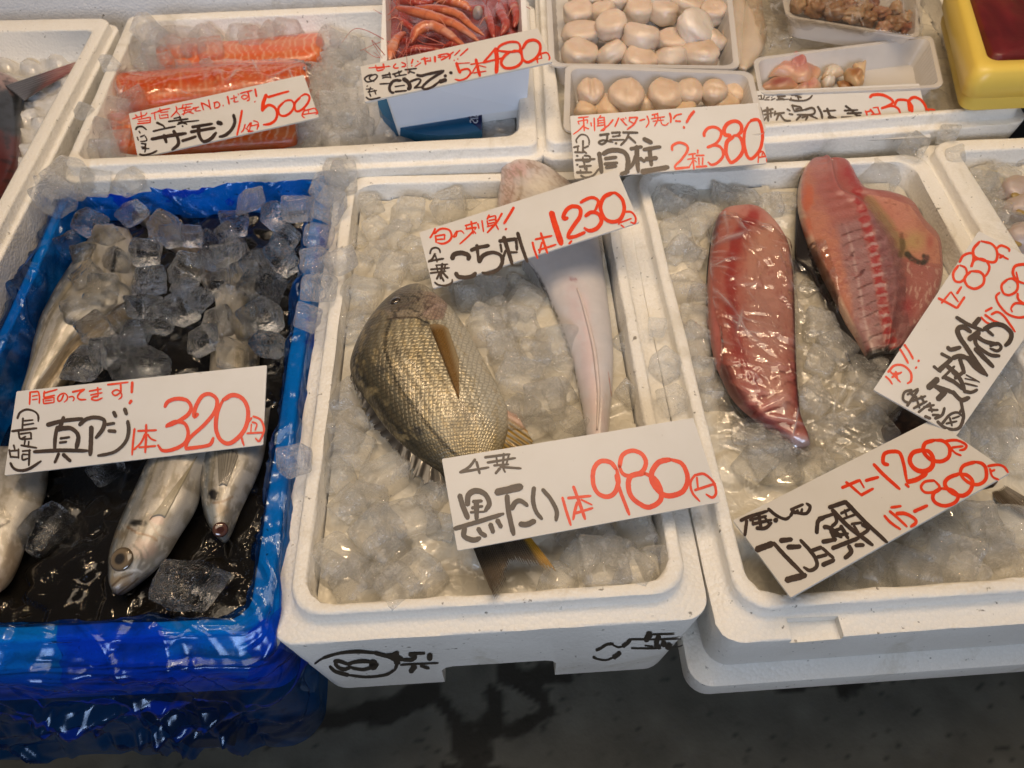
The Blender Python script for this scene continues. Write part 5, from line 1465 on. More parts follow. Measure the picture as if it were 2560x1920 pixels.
cb = [(945, 262), (955, 284), (975, 303), (997, 318), (1030, 329), (1065, 337), (1105, 339), (1150, 336), (1205, 326), (1205, 285), (1210, 200), (965, 180), (940, 220)]
top = U(cb, .004); n = len(top)
V = [(*p[:2], -.014) for p in top] + [tuple(p) for p in top]
F = [tuple(range(n))[::-1], tuple(range(n, 2 * n))] + [(k, (k + 1) % n, n + (k + 1) % n, n + k) for k in range(n)]
me = mesh('blue_carton', V, F, smooth=False); fix_normals(me)
bc = link('blue_carton', me, M['blue_card']); tag(bc, 'teal blue carton with navy corner lying under the white flap of the shrimp carton', 'carton')
nv_ = U(zP([(1235, 1300), (1272, 1300), (1270, 1572), (1215, 1520), (1180, 1495), (1150, 1475), (1105, 1400)]), .0046)
n = len(nv_); V = [tuple(p - np.array([0, 0, .0004])) for p in nv_] + [tuple(p) for p in nv_]
me = mesh('navy_corner', V, [tuple(range(n))[::-1], tuple(range(n, 2 * n))] + [(k, (k + 1) % n, n + (k + 1) % n, n + k) for k in range(n)], smooth=False); fix_normals(me)
link('navy_corner', me, M['navy'], bc)

# shrimp pile: under layer then the ones that can be told apart
def paint_shr(base, dark, white):
    def f(u, w, seed):
        k = fnoise(u * 7 + seed, w * 3, 0, 3)
        C = np.tile(base, (len(u), 1))
        C = mixc(C, dark, sm(.45, .75, k) * .75)
        C = mixc(C, white, sm(.62, .8, fnoise(u * 5 + seed * 2, w * 2, 1, 2)) * .6)
        return mixc(C, np.array(dark) * .7, (1 - sm(.0, .12, np.abs((u * 7) % 1 - .5))) * .35)
    return f
def shrimp(pts, w, z, seed, label, base=(0.58, 0.135, 0.05), zend=None):
    r = np.random.default_rng(seed)
    n = 60
    px = zP(crom(pts, n))
    zz = z + .006 * np.sin(np.linspace(0, 3.1, n)) if zend is None else np.linspace(z, zend, n)
    P = np.array([U([p], q)[0] for p, q in zip(px, zz)])
    dist = np.linalg.norm(P[n // 2] - CAM_POS); rad = w * zP.k * .60 * dist / FPX
    u = np.linspace(0, 1, n)
    prof = np.interp(u, [0, .06, .2, .38, .42, .7, .93, 1], [.12, .5, .95, 1.05, .95, .8, .45, .15]) * (1 + .035 * np.sign(np.sin(u * 44)) * (u > .38))
    o = empty('shrimp', P[n // 2]); tag(o, label, 'shrimp', 'red shrimp in the carton')
    V_, F_ = tube_mesh(P, rad * prof, 14)
    V_ = np.array(V_); V_[:, 2] = np.repeat(P[:, 2], 14) + (V_[:, 2] - np.repeat(P[:, 2], 14)) * .8
    uu = np.repeat(u, 14); ww = np.tile(np.linspace(0, 1, 14), n)
    col = paint_shr(base, (0.34, 0.030, 0.018), (0.66, 0.36, 0.24))(uu, ww, seed)
    link('body', mesh('body', V_, F_, col=col), M['shrimp'], o)
    d = P[0] - P[8]; d /= np.linalg.norm(d) + 1e-9
    for k in range(3):
        a = P[2] + np.array([0, 0, rad * .4]); L = r.uniform(.05, .10)
        e = a + d * L * r.uniform(.3, 1) + r.normal(size=3) * [.03, .03, .006]; e[2] = max(e[2], z + .002) + .006
        m_ = (a + e) / 2 + r.normal(size=3) * .012; m_[2] += .012
        Q = crom([a, m_, e], 18); v_, f_ = tube_mesh(Q, np.linspace(.0007, .00025, 18), 5)
        link('antenna', mesh('antenna', v_, f_, col=np.tile([0.50, 0.09, 0.05], (len(v_), 1))), M['shrimp'], o)
    for k in range(4):
        i = int(n * r.uniform(.2, .45)); a = P[i]; e = a + np.array([r.normal() * .012, -abs(r.normal()) * .012, -.002])
        Q = crom([a, (a + e) / 2 + [0, 0, .005], e], 8); v_, f_ = tube_mesh(Q, np.linspace(.0010, .0004, 8), 5)
        link('leg', mesh('leg', v_, f_, col=np.tile([0.58, 0.20, 0.12], (len(v_), 1))), M['shrimp'], o)
    return o
M['shrimp'] = m_flesh('shrimp_shell', 0.24, 0.30, 0.10, 0.9, 120)
# dark red bottom of the pile
q = [U([p], .060)[0] for p in [(966, -70), (1296, -90), (1306, 160), (972, 215)]]
V, C = [], []
for i in range(40):
    for j in range(40):
        s, t = i / 39, j / 39
        p = (q[0] * (1 - s) + q[1] * s) * (1 - t) + (q[3] * (1 - s) + q[2] * s) * t
        k = fnoise(s * 9, t * 9, 0, 3)
        V.append((p[0], p[1], p[2] + (k - .5) * .016)); C.append(np.array([0.26, 0.030, 0.018]) * (.4 + 1.2 * k))
pb = link('shrimp_heap', mesh('shrimp_heap', V, grid_faces(40, 40), col=np.array(C)), M['shrimp']); pb['kind'] = 'stuff'; pb['label'] = 'dark red shrimp heaped at the bottom of the carton'; pb['category'] = 'shrimp'
SHR = [([(330, 640), (480, 585), (620, 590), (820, 610)], 80, .066, 'thin red shrimp just above the left end of the 480 sign'),
       ([(1600, -60), (1650, 60), (1690, 190), (1660, 330)], 95, .064, 'dull red shrimp along the right wall of the carton'),
       ([(1470, 30), (1500, 150), (1560, 300), (1500, 430)], 100, .066, 'reddish shrimp lying upright just inside the right wall'),
       ([(1320, 60), (1360, 220), (1390, 340), (1420, 470)], 85, .068, 'dark red shrimp pointing down, right of the grey-white lump'),
       ([(240, 20), (420, 15), (560, 40), (700, 20)], 90, .068, 'red shrimp lying across the top left of the carton'),
       ([(270, 190), (330, 260), (420, 330), (480, 400)], 70, .068, 'small dark red shrimp in the left half of the carton'),
       ([(820, 560), (930, 530), (1010, 580), (1100, 600)], 80, .068, 'pale red shrimp end poking out above the sign middle'),
       ([(660, -30), (850, 0), (1040, 50), (1150, 130)], 115, .070, 'bright orange shrimp at the top middle of the carton'),
       ([(400, 95), (640, 105), (860, 130), (1010, 190), (1130, 300), (1300, 430)], 95, .073, 'long orange-red shrimp, the upper one of the diagonal pair'),
       ([(215, 85), (400, 125), (600, 175), (800, 235), (960, 300), (1110, 400), (1260, 520)], 105, .078, 'long orange shrimp, the lower one of the diagonal pair'),
       ([(420, 520), (480, 390), (580, 320), (700, 315), (830, 385), (950, 470), (1090, 580)], 115, .076, 'strongly curved orange shrimp in the middle of the carton'),
       ([(150, 760), (185, 620), (230, 500), (300, 420), (360, 400)], 100, .074, 'orange shrimp standing in the left front corner of the carton')]
for k, (pts, w, z, lab) in enumerate(SHR):
    b_ = (0.60, 0.17, 0.065) if 'orange' in lab else (0.40, 0.055, 0.032)
    shrimp(pts, w, z, 40 + k, lab, b_)
o = blob('shrimp_roe', (1225, 160), zP, 60, 110, .078, .010, 71, (0.46, 0.36, 0.30), (0.30, 0.26, 0.22), 'shell', 2.1, rot=.2)
tag(o, 'grey-white lump of roe among the red shrimp', 'roe')

# ------------------------------------------------------------------ cling films
def film(label, corners, zmin, nu, nv, wr, seed, mat='cling', bvs=None, smooth=6, lift=.002, shape=None):
    c = [np.array(p, float) for p in corners]
    Xs = np.zeros((nu, nv, 3))
    for i in range(nu):
        s = i / (nu - 1)
        for j in range(nv):
            t = j / (nv - 1)
            p = (c[0] * (1 - s) + c[1] * s) * (1 - t) + (c[3] * (1 - s) + c[2] * s) * t
            p = p + np.array([fnoise(t * 7 + seed, s * 3, 0, 2) - .5, fnoise(s * 7 + seed, t * 3, 1, 2) - .5]) * 26 * (1 if min(s, t, 1 - s, 1 - t) < .02 else .0)
            w = U([p], zmin)[0]
            z = zmin
            for b in bvs or BVH:
                h = b.ray_cast(Vector((w[0], w[1], .5)), Vector((0, 0, -1)))
                if h[0] is not None: z = max(z, h[0].z + lift)
            Xs[i, j] = (w[0], w[1], z)
    for it in range(smooth * 5):
        Zp = np.pad(Xs[:, :, 2], 1, mode='edge'); nb_ = [Zp[:-2, 1:-1], Zp[2:, 1:-1], Zp[1:-1, :-2], Zp[1:-1, 2:]]
        Xs[:, :, 2] = np.maximum.reduce(nb_ + [Xs[:, :, 2]]) if it < 3 else sum(nb_) / 4
    S, T = np.meshgrid(np.linspace(0, 1, nu), np.linspace(0, 1, nv), indexing='ij')
    sx = np.linalg.norm(Xs[-1, 0] - Xs[0, 0]); sy = np.linalg.norm(Xs[0, -1] - Xs[0, 0])
    A = sx * sy / .035
    h, k = creases(S * sx, T * sy, int(90 * A) + 6, seed, .015, .08, .003, .010, 0, sx, 0, sy, edge=True)
    h2, k2 = creases(S * sx, T * sy, int(130 * A) + 6, seed + 1, .006, .030, .0012, .004, 0, sx, 0, sy, edge=True)
    Xs[:, :, 2] += (h * .22 + h2 * .35) * wr / .002
    hc = (np.maximum(k, k2 * .8) * sm(.35, .7, fnoise(S * sx * 30, T * sy * 30, 1, 2))).ravel()
    o = link('cling_film', mesh('cling_film', Xs.reshape(-1, 3), grid_faces(nu, nv), col=np.repeat(hc[:, None], 3, 1)), M[mat]); tag(o, label, 'cling film')
    return o
film('crumpled clear cling film over the red fillet and the ice right of it', [(1762, 548), (2040, 650), (2232, 1172), (1800, 1120)], -.018, 200, 220, .0020, 3, bvs=[fil_b, half_b, BED['B'][0]])
film('clear cling film stretched over the tray of brown shellfish', [(1885, -60), (2300, -100), (2312, 96), (1950, 60)],   .051, 110, 80, .0022, 8, bvs=[BED['E'][0]])
film('torn clear film hanging off the left end of the wrapped shellfish tray', [(1850, -40), (1950, -50), (1985, 110), (1925, 130)],   .032, 60, 60, .004, 12, bvs=[BED['E'][0]])
film('thin clear film over the long salmon fillet', [(310, 205), (780, 175), (790, 235), (310, 280)], -.005, 160, 60, .0012, 15, smooth=3)

# ------------------------------------------------------------------ ice cubes, by box
zG = Z(0, 400, 0.40687)
GL = 'clear ice cube heaped over the silver fish in the blue lined box'; GG = 'ice cubes over the fish in the blue lined box'
cubes_px(zG, [(550, 390), (810, 330), (1010, 420), (1440, 390, 1.15), (1400, 470), (1690, 340), (1750, 490, 1.1), (430, 530), (520, 590), (720, 620, .9), (900, 570, 1.1), (920, 740, 1.1), (1150, 680, 1.1), (1300, 610), (1410, 590, 1.1),
    (1560, 640), (1730, 600, 1.15), (1600, 770, 1.25), (560, 730, 1.1), (650, 810), (730, 810, .9), (520, 920, 1.2), (880, 900, 1.1), (1110, 920, 1.2), (1340, 760), (1430, 870, 1.1), (1350, 1000, 1.1), (1610, 980, 1.25), (1650, 1130),
    (760, 960, .8), (830, 1060, 1.2), (700, 1170, 1.1), (530, 1240, 1.15), (640, 1190), (900, 1270, 1.25), (760, 1290, .9), (1250, 1100), (1430, 1200, 1.2), (1230, 860, .9), (1500, 690, .9), (660, 480, .9), (1060, 470, .8), (1180, 470, .9), (990, 1000, .9), (1280, 500, .8), (1130, 780, .9), (1490, 1010, .8), (600, 1050)],
    'G', GL, GG, half=.0150, zfix=-.026, dz=.008)
cubes_px(Z(0, 900, .3978), [(280, 1080, 1.3), (670, 680, .8)], 'G', 'ice cube sinking in the meltwater at the front of the blue lined box', 'sinking ice cubes in the blue lined box', half=.015, zfix=-.044)
cubes_px(Z(0, 900, .3978), [(1190, 1420, 1.25)], 'G', 'big clear ice cube at the front corner of the blue bag, below the fish head', None, half=.017, zfix=-.034)
RL = 'clear ice cube lying on the blue bag along the rim of its box'
cubes_px(zG, [(2030, 170), (2030, 275, 1.1), (1955, 470, 1.1), (1930, 620), (1965, 790), (1885, 970, .95), (1830, 300, 1.1), (1540, 245, 1.1), (790, 140), (590, 145), (340, 240, 1.2), (310, 160)], 'G', RL, 'ice cubes on the rim of the blue bag', half=.0148, zfix=.010, dz=.003, kind='ice_rim')
cubes_px(zG, [(440, 115, 1.5)], 'G', 'large whitish ice lump on the back left corner of the blue bag', None, half=.015, zfix=.012, kind='ice_wet')
cubes_px(zG, [(2110, 100, 1.15), (2060, 75)], 'G', 'clear ice cube at the corner where the blue bag meets the salmon box', 'ice cubes at the back corner of the blue bag', half=.0148, zfix=.014, kind='ice_rim')
cubes_px(zG, [(2090, 620, 1.15)], 'G', 'clear ice cube bridging the blue bag and the left rim of the middle box', None, half=.015, zfix=.014, kind='ice_rim')
cubes_px(Z(0, 900, .3978), [(1850, 630, 1.1)], 'G', 'lone clear ice chip on the blue bag right of the 320 sign', None, half=.012, zfix=.008, kind='ice_rim')
zA = Z(800, 400, .42194); zA2 = Z(700, 1100, .4973)
AL = 'half-melted ice cube in the middle box around the sea bream'; AG = 'half-melted ice cubes in the middle box'
A1 = [(280, 170), (310, 290, .9), (520, 320, 1.2), (500, 220), (640, 190, 1.05), (770, 280, 1.15), (200, 490), (440, 450, 1.1), (230, 620), (420, 640, 1.2), (250, 790, 1.2), (600, 640, 1.1), (170, 990, 1.1), (250, 940, .8), (140, 1430, 1.1), (130, 1600, 1.1), (1000, 790, 1.1), (1210, 840, 1.05),
      (980, 1000, 1.2), (1190, 980), (1120, 1180), (1170, 1310, 1.2), (1380, 1080, 1.1), (1380, 1290, 1.2), (1350, 1440, 1.2), (1450, 1580), (1180, 1480, 1.1), (900, 820), (1080, 900, .9), (330, 420, .9), (560, 520), (340, 560, .8), (860, 700), (1090, 1100, .9), (1270, 1180, .9), (1290, 1570), (1080, 1560), (1830, 1400, .8), (1800, 1100, .8)]
A2 = [(340, 60, 1.1), (430, 300, 1.1), (520, 190, 1.2), (640, 400, 1.3), (760, 270), (310, 590, 1.1), (470, 460, 1.1), (390, 730, 1.2), (700, 680, 1.2), (560, 560, 1.1), (1610, 640, 1.2), (1790, 680, 1.1), (1800, 480, 1.2), (1500, 600), (1890, 620, .9), (1480, 480), (350, 330, .9), (240, 640, .8), (600, 760), (520, 700, .9), (1400, 720, .9), (1700, 560, .9), (300, 180, .9), (1610, 470, .9)]
cubes_px(zA, A1, 'A', AL, AG, half=.0162, kind='ice_wet', dz=-.003)
cubes_px(zA2, A2, 'A', AL, AG, half=.0160, kind='ice_wet', dz=-.003)
zR = Z(1600, 380, .4461); zR2 = Z(1830, 1030, .33)
BL = 'half-melted ice cube in the right box around the red fillets'; BG = 'half-melted ice cubes in the right box'
cubes_px(zR, [(150, 300, 1.2), (220, 270), (330, 390, 1.2), (480, 270, 1.1), (200, 470, 1.2), (300, 600), (220, 570), (580, 280, 1.1), (720, 330), (800, 300), (340, 1250, 1.1), (430, 1360), (1120, 1120, 1.2), (1250, 1250, 1.2), (1310, 1390, 1.1), (1290, 1540), (290, 1080, 1.1), (310, 930, 1.1), (620, 1590), (960, 1400, 1.1), (1900, 1390, 1.2), (2060, 1490, 1.2), (1840, 1560), (1180, 1520), (1050, 1560), (270, 770, 1.1), (350, 830, .9), (1000, 1000), (1010, 1200), (2000, 1270)], 'B', BL, BG, half=.0165, kind='ice_wet', dz=-.005)
cubes_px(zR2, [(250, 250, 1.1), (340, 400, 1.2), (600, 420), (1950, 230), (2150, 300, 1.2), (2010, 130, 1.1), (1900, 80), (1600, 900, 1.1), (1480, 1060), (1280, 1160, 1.1), (1650, 1100, 1.2), (1960, 1000, 1.1), (2150, 880, 1.2), (1050, 1270), (880, 1310, .9), (1400, 1250, 1.1), (1750, 1250, 1.1), (2030, 1170), (1850, 840), (700, 1330, .8), (1560, 1270), (150, 420), (450, 280), (800, 380, .9)], 'B', BL, BG, half=.0160, kind='ice_wet', dz=-.005)
cubes_px(zR, [(1345, 150, 1.55)], 'B', 'single clear ice cube on the back right of the right box beside the bone-in fish', None, half=.0145, zfix=-.020, flat=.12, kind='ice_rim')
CL = 'clear ice cube tinted pink by the salmon fillets'; CG = 'ice cubes around the salmon'
cubes_px(zC, [(380, 410, 1.2), (520, 400, 1.1), (770, 260, 1.2), (980, 260, 1.4), (1280, 210, 1.1), (1390, 270, 1.1), (1560, 240), (1720, 215, 1.3), (600, 520, 1.1), (760, 390, 1.1), (870, 370), (1030, 400, 1.3), (1020, 540, .8), (640, 340), (790, 540), (460, 520), (560, 300, 1.1), (2080, 280, 1.1)], 'C', CL, CG, half=.0145, zfix=.006, kind='ice_rim')
cubes_px(zC, [(170, 940, 1.2), (90, 1130, 1.3), (60, 1260, 1.2), (230, 1000), (160, 1230, 1.1), (350, 860, 1.2), (30, 1080)], 'C', 'clear ice cube at the left end of the salmon, beside the 500 sign', 'ice cubes left of the 500 sign', half=.0150, zfix=.004, kind='ice_rim')
cubes_px(zC, [(1960, 590, 1.2), (2080, 580), (2010, 440), (2130, 480), (2150, 640, 1.1), (1900, 1090, 1.3), (2000, 1040, 1.2), (2090, 880, 1.3), (2170, 430), (2000, 740, 1.2), (2140, 760), (2180, 1000, 1.1), (1940, 1230, .9), (2140, 1160, 1.2), (2240, 830), (2290, 960, 1.2), (2380, 1060), (2290, 1150), (2150, 250, 1.3), (2230, 330, 1.3), (2300, 200, 1.2), (2330, 380), (2310, 560), (2240, 640)], 'C', 'grey wet ice cube between the salmon and the shrimp carton', 'ice cubes beside the shrimp carton', half=.0150, kind='ice_wet', dz=-.002)
cubes_px(Z(240, 20, .2803), [(450, 200, 1.1)], 'C', 'tall clear ice shard leaning on the back left corner of the salmon box', None, half=.016, zfix=.033, flat=.6, kind='ice_rim')
zJ = Z(1980, 240, .27725)
for q, s, lab in [((1105, 450), 1.25, 'larger of two clear ice cubes on the foam corner behind the bone-in fish'), ((1400, 355), 1.0, 'round clear ice piece on the foam rim below the yellow tub'), ((1475, 540), .95, 'clear ice chip with dark edges on the rim of the far right box')]:
    cubes_px(zJ, [(*q, s)], 'B', lab, None, half=.0125, zfix=.010, kind='ice_rim')
zN = Z(1600, 380, .4461)
for q, s, lab in [((95, 985), .9, 'wet ice chip on the foam ledge between the middle and right boxes, the upper one'), ((145, 1185), 1.1, 'wet ice chip on the foam ledge between the boxes, the middle one'), ((180, 1390), 1.15, 'wet ice chip with a yellow fleck just above the 980 sign')]:
    cubes_px(zN, [(*q, s)], 'B', lab, None, half=.0115, zfix=-.008, flat=.2, kind='ice_rim')
zD2 = Z(0, 0, .28933)
for q, lab in [((720, 960), 'flat melted ice piece on the rim between the dark fish and the salmon'), ((940, 540), 'small melted ice piece near the back corner of the salmon box rim')]:
    cubes_px(zD2, [q], 'C', lab, None, half=.010, zfix=.028, flat=.1, kind='ice_rim')
cubes_px(zQ, [(960, 220, 1.3), (1050, 400, 1.2), (1160, 600, 1.2), (1470, 220, 1.4), (1620, 160, 1.3), (1490, 990, 1.3), (1280, 860), (1200, 760, 1.1), (1330, 700), (1100, 300), (1350, 340, 1.2)], 'H', 'clear ice cube beside the grey squid rounds in the far right box', 'ice cubes in the far right box', half=.0135, kind='ice_wet', dz=-.001)
# loose fill between the cubes above
def fill(key, n, label, group, half, kind, quad, seed, dz=-.006):
    r = np.random.default_rng(seed); q = [np.array(a) for a in quad]; bvh, zb = BED[key]; k = 0
    while k < n:
        s, t = r.random(2); p = (q[0] * (1 - s) + q[1] * s) * (1 - t) + (q[3] * (1 - s) + q[2] * s) * t
        h = bvh.ray_cast(Vector((p[0], p[1], 1)), Vector((0, 0, -1)))
        if h[0] is None: continue
        hb = [b.ray_cast(Vector((p[0], p[1], 1)), Vector((0, 0, -1)))[0] for b in BVH]
        if any(x is not None for x in hb): k += .2; continue
        ice_cube((p[0], p[1], h[0].z + dz), half * r.uniform(.8, 1.15), label, group, kind, .5); k += 1
fill('A', 17, AL, AG, .0150, 'ice_wet', grow(BX['A']['inn'], -.016), 21)
fill('B', 17, BL, BG, .0150, 'ice_wet', grow(BX['B']['inn'], -.016), 22)
print('ice cubes', n_cubes)
# ------------------------------------------------------------------ price signs: white cards, handwriting as marker ribbons
def parse(t):
    out = []
    for s in t.replace('\n', ' ').split(';'):
        s = s.strip()
        if not s: continue
        w, p = s.split(':')
        pts = [tuple(float(c) for c in q.split(',')) for q in p.split()]
        out.append((float(w), pts))
    return out
def ribbons(name, strokes, zm, to_world, nrm, mat, parent, base=0.0002, sd=0, uneven=.14):
    """each stroke a flat ribbon of ink on the plane; every stroke a hair above the one before"""
    r = np.random.default_rng(sd)
    V, F = [], []
    for k, (w, pts) in enumerate(strokes):
        P = np.array(pts, float)
        L = np.linalg.norm(np.diff(P, axis=0), axis=1).sum()
        n = max(6, int(L / max(2.5, w * .3)) + 4); n = min(n, 90)
        C = crom(P, n)
        # even spacing
        d = np.concatenate([[0], np.cumsum(np.linalg.norm(np.diff(C, axis=0), axis=1))])
        e = np.linspace(0, d[-1], n); C = np.stack([np.interp(e, d, C[:, 0]), np.interp(e, d, C[:, 1])], 1)
        T = np.gradient(C, axis=0); T /= np.linalg.norm(T, axis=1)[:, None] + 1e-9
        Nn = np.stack([-T[:, 1], T[:, 0]], 1)
        s = np.linspace(0, 1, n)
        chisel = .93 + .14 * np.abs(T[:, 0] * .75 - T[:, 1] * .66)
        wd = w * .5 * chisel * (1 + uneven * (fnoise(s * 3 + r.random() * 50, np.full(n, k * 1.7), k % 4, 2) - .5) * 2)
        wd *= np.interp(s, [0, .04, .5, .9, 1], [.78, 1.03, 1.0, .95, .62])
        jag = (r.random(n) - .5) * w * .05
        A = C + Nn * (wd + jag)[:, None]; B = C - Nn * (wd - jag)[:, None]
        ends = [C[0] - T[0] * w * .22, C[-1] + T[-1] * w * .18]
        ring = np.vstack([[ends[0]], A, [ends[1]], B[::-1]])
        W = to_world(zm(ring)) + nrm * (base + 0.000012 * (k % 40))
        o = len(V); V += list(W)
        F.append((o, o + 1, o + len(ring) - 1))
        for i in range(n - 1): F.append((o + 1 + i, o + 2 + i, o + len(ring) - 2 - i, o + len(ring) - 1 - i))
        F.append((o + n, o + n + 1, o + n + 2))
    me = mesh(name, V, F, smooth=False)
    return link(name, me, mat, parent)

def fit_plane(q, W=.237, zlow=None):
    """card plane from its four traced corners: a parallelogram seen through this lens, scaled to the card's real width"""
    H = rays(q)
    d = np.linalg.solve(np.array([H[0], -H[1], H[2]]).T, H[3])
    P = np.array([d[0] * H[0], d[1] * H[1], d[2] * H[2], H[3]])
    k = W / np.linalg.norm(P[1] - P[0])
    P = CAM_POS + P * k
    return P
def sign(label, q, zm, red, black, P=None, thick=.0022, sd=0):
    q = np.asarray(q, float)
    if P is None: P = fit_plane(q)
    P = np.asarray(P, float)
    n = np.cross(P[1] - P[0], P[3] - P[0]); n /= np.linalg.norm(n)
    if n[2] < 0: n = -n
    C = on_plane(q, P[0], n)
    o0 = C.mean(0)
    # card with softly rounded corners
    ring = []
    for i in range(4):
        a, b, c = C[i - 1], C[i], C[(i + 1) % 4]
        r = .0012
        p0 = b + (a - b) / np.linalg.norm(a - b) * r; p2 = b + (c - b) / np.linalg.norm(c - b) * r
        for t in (0, .5, 1): ring.append((1 - t)**2 * p0 + 2 * t * (1 - t) * b + t * t * p2)
    ring = np.array(ring); m = len(ring)
    V = np.vstack([ring, ring - n * thick]) - o0
    F = [tuple(range(m)), tuple(range(2 * m - 1, m - 1, -1))] + [(i, m + i, m + (i + 1) % m, (i + 1) % m) for i in range(m)]
    me = mesh('price_sign', V, F, smooth=False); fix_normals(me)
    o = link('price_sign', me, M['card']); o.location = Vector(o0)
    tag(o, label, 'price sign', 'handwritten price signs')
    tw = lambda p: on_plane(p, P[0], n)
    if red: ribbons('red_lettering', parse(red), zm, tw, n, M['red'], o, sd=sd)
    if black: ribbons('black_lettering', parse(black), zm, tw, n, M['black'], o, base=.00024, sd=sd + 50)
    return o

z = Z(0, 900, .30741)
sign('white sign with red 320 lying over the silver fish in the blue box', z([(135, 255), (2170, 42), (2140, 690), (35, 938)]), z, '''
15:246,258 241,365; 14:252,262 312,256; 14:312,256 322,300 320,355; 11:262,295 308,288; 11:262,325 308,318; 14:352,272 468,240; 14:362,252 358,300 376,304 448,286;
12:352,315 356,358; 12:356,318 440,304; 12:440,304 440,348; 12:356,356 440,346; 10:366,334 428,326;
13:518,282 500,325 478,336 470,310 490,282 525,272 548,292 545,322 522,345; 12:560,303 592,298 604,316 594,336; 15:588,262 690,238; 15:690,238 650,268 632,300 650,322 702,322;
14:725,255 828,236; 13:736,286 834,266; 14:795,222 800,296; 14:800,296 760,302 748,322 790,328 835,308; 16:874,202 1045,182; 16:982,190 985,262; 14:985,262 940,290 914,266 945,244 980,258 992,296 965,322;
22:1077,178 1072,270; 24:1072,328 1052,358; 18:1096,558 1084,660 1075,776; 18:1120,578 1276,572; 20:1190,524 1188,640 1182,756; 17:1182,600 1150,670 1090,732; 16:1200,604 1230,642 1272,658; 16:1130,712 1270,700;
30:1340,385 1368,340 1440,316 1520,330 1555,385 1530,445 1450,500 1350,545; 30:1352,540 1430,504 1505,520 1532,600 1500,680 1410,728 1325,738 1285,692;
30:1612,438 1580,462 1590,390 1640,300 1705,278 1765,325 1748,420 1660,530 1545,635 1508,722; 28:1508,722 1600,712 1705,690 1738,632;
34:1812,330 1895,286 1975,318 2018,410 2002,540 1940,630 1860,680 1790,645 1757,550 1768,430 1812,330;
18:2048,470 1990,550 1965,620 1985,698; 20:2058,458 2120,488 2148,560 2128,630 2105,662 2078,638; 16:2008,598 2140,590; 14:2050,505 2088,522 2076,575; 12:2045,520 2040,590''', '''
18:142,478 162,430 215,404 275,416 310,450 312,502; 17:188,470 182,570; 15:195,496 272,488; 15:192,530 278,516; 20:95,580 302,555; 17:150,570 165,640 212,622; 16:166,602 252,590; 15:252,590 255,640; 16:175,646 262,640; 15:205,650 200,690; 15:236,660 232,700;
17:112,690 122,728; 17:170,694 302,716; 16:75,742 152,735; 16:76,728 86,782; 15:152,722 152,802; 16:82,788 152,792; 16:182,742 252,735; 14:182,768 232,770; 15:182,772 186,812 232,800; 18:242,728 236,862; 22:85,835 112,880 165,900 240,885 338,822;
34:382,530 520,495 676,478; 30:520,462 500,520 470,570; 30:470,540 452,620 445,735; 36:462,572 520,556 590,562 638,620 622,724; 20:490,640 570,628; 20:484,674 546,666; 32:275,748 490,736 716,740; 24:482,758 445,838; 32:512,766 578,826;
32:645,532 700,484 780,468 848,492 838,560 780,638; 36:745,540 742,650 735,778; 26:868,526 936,515; 28:880,576 946,582; 28:1040,494 1048,580 1020,670 930,750 795,780; 32:924,420 946,466; 34:1014,394 1032,446''', sd=1)
z = Z(1090, 1030, .3255)
sign('white sign with red 980 lying over the tail of the black sea bream', z([(45, 360), (1975, 45), (2185, 690), (165, 1065)]), z, '''
24:970,655 1000,760 1036,872; 22:1010,662 1192,645; 26:1054,570 1095,680 1146,826; 22:1086,690 1064,770 1054,830; 16:1112,672 1200,715; 20:1055,782 1206,738;
36:1384,440 1340,388 1262,380 1212,440 1206,540 1240,622 1312,652 1372,620 1400,540 1388,440; 30:1380,482 1412,600 1485,792;
34:1408,425 1430,335 1500,298 1578,322 1612,390 1580,460 1490,492 1432,472 1405,410; 38:1602,470 1500,492 1476,560 1500,650 1570,710 1640,732 1722,680 1724,595 1680,515 1602,470;
38:1800,365 1710,388 1656,470 1668,555 1740,632 1820,642 1902,602 1932,505 1890,400 1800,365; 20:1992,480 1955,540 1968,620 2026,688; 20:1990,485 2060,478 2130,540 2150,620 2122,658 2072,632; 20:1985,602 2148,550; 16:2002,500 2012,590''', '''
22:302,362 255,422 180,466; 20:182,464 408,426; 22:310,380 336,476; 19:372,350 570,324; 19:392,390 612,354; 17:442,412 560,402; 19:520,318 512,430; 15:462,334 470,402; 15:562,322 540,402; 19:490,422 655,434; 20:492,432 455,476; 16:512,426 532,466;
44:180,635 205,720 246,822; 40:242,720 248,642 302,606 372,628 410,700 378,762; 26:280,690 356,684; 24:272,738 360,724; 38:310,690 312,830; 18:262,772 380,766; 34:140,898 330,842 520,782; 38:222,890 215,955 290,985 342,966; 38:322,892 345,930 386,956; 38:416,858 440,930; 38:468,828 502,890;
56:458,620 662,574; 40:545,640 552,740 572,840 596,946; 38:575,750 610,696 652,684 705,722; 44:640,862 700,864 762,836; 34:752,578 745,680 770,770 816,824; 34:816,594 880,670 925,760 922,838''', sd=2)
z = Z(1040, 420, .25769)
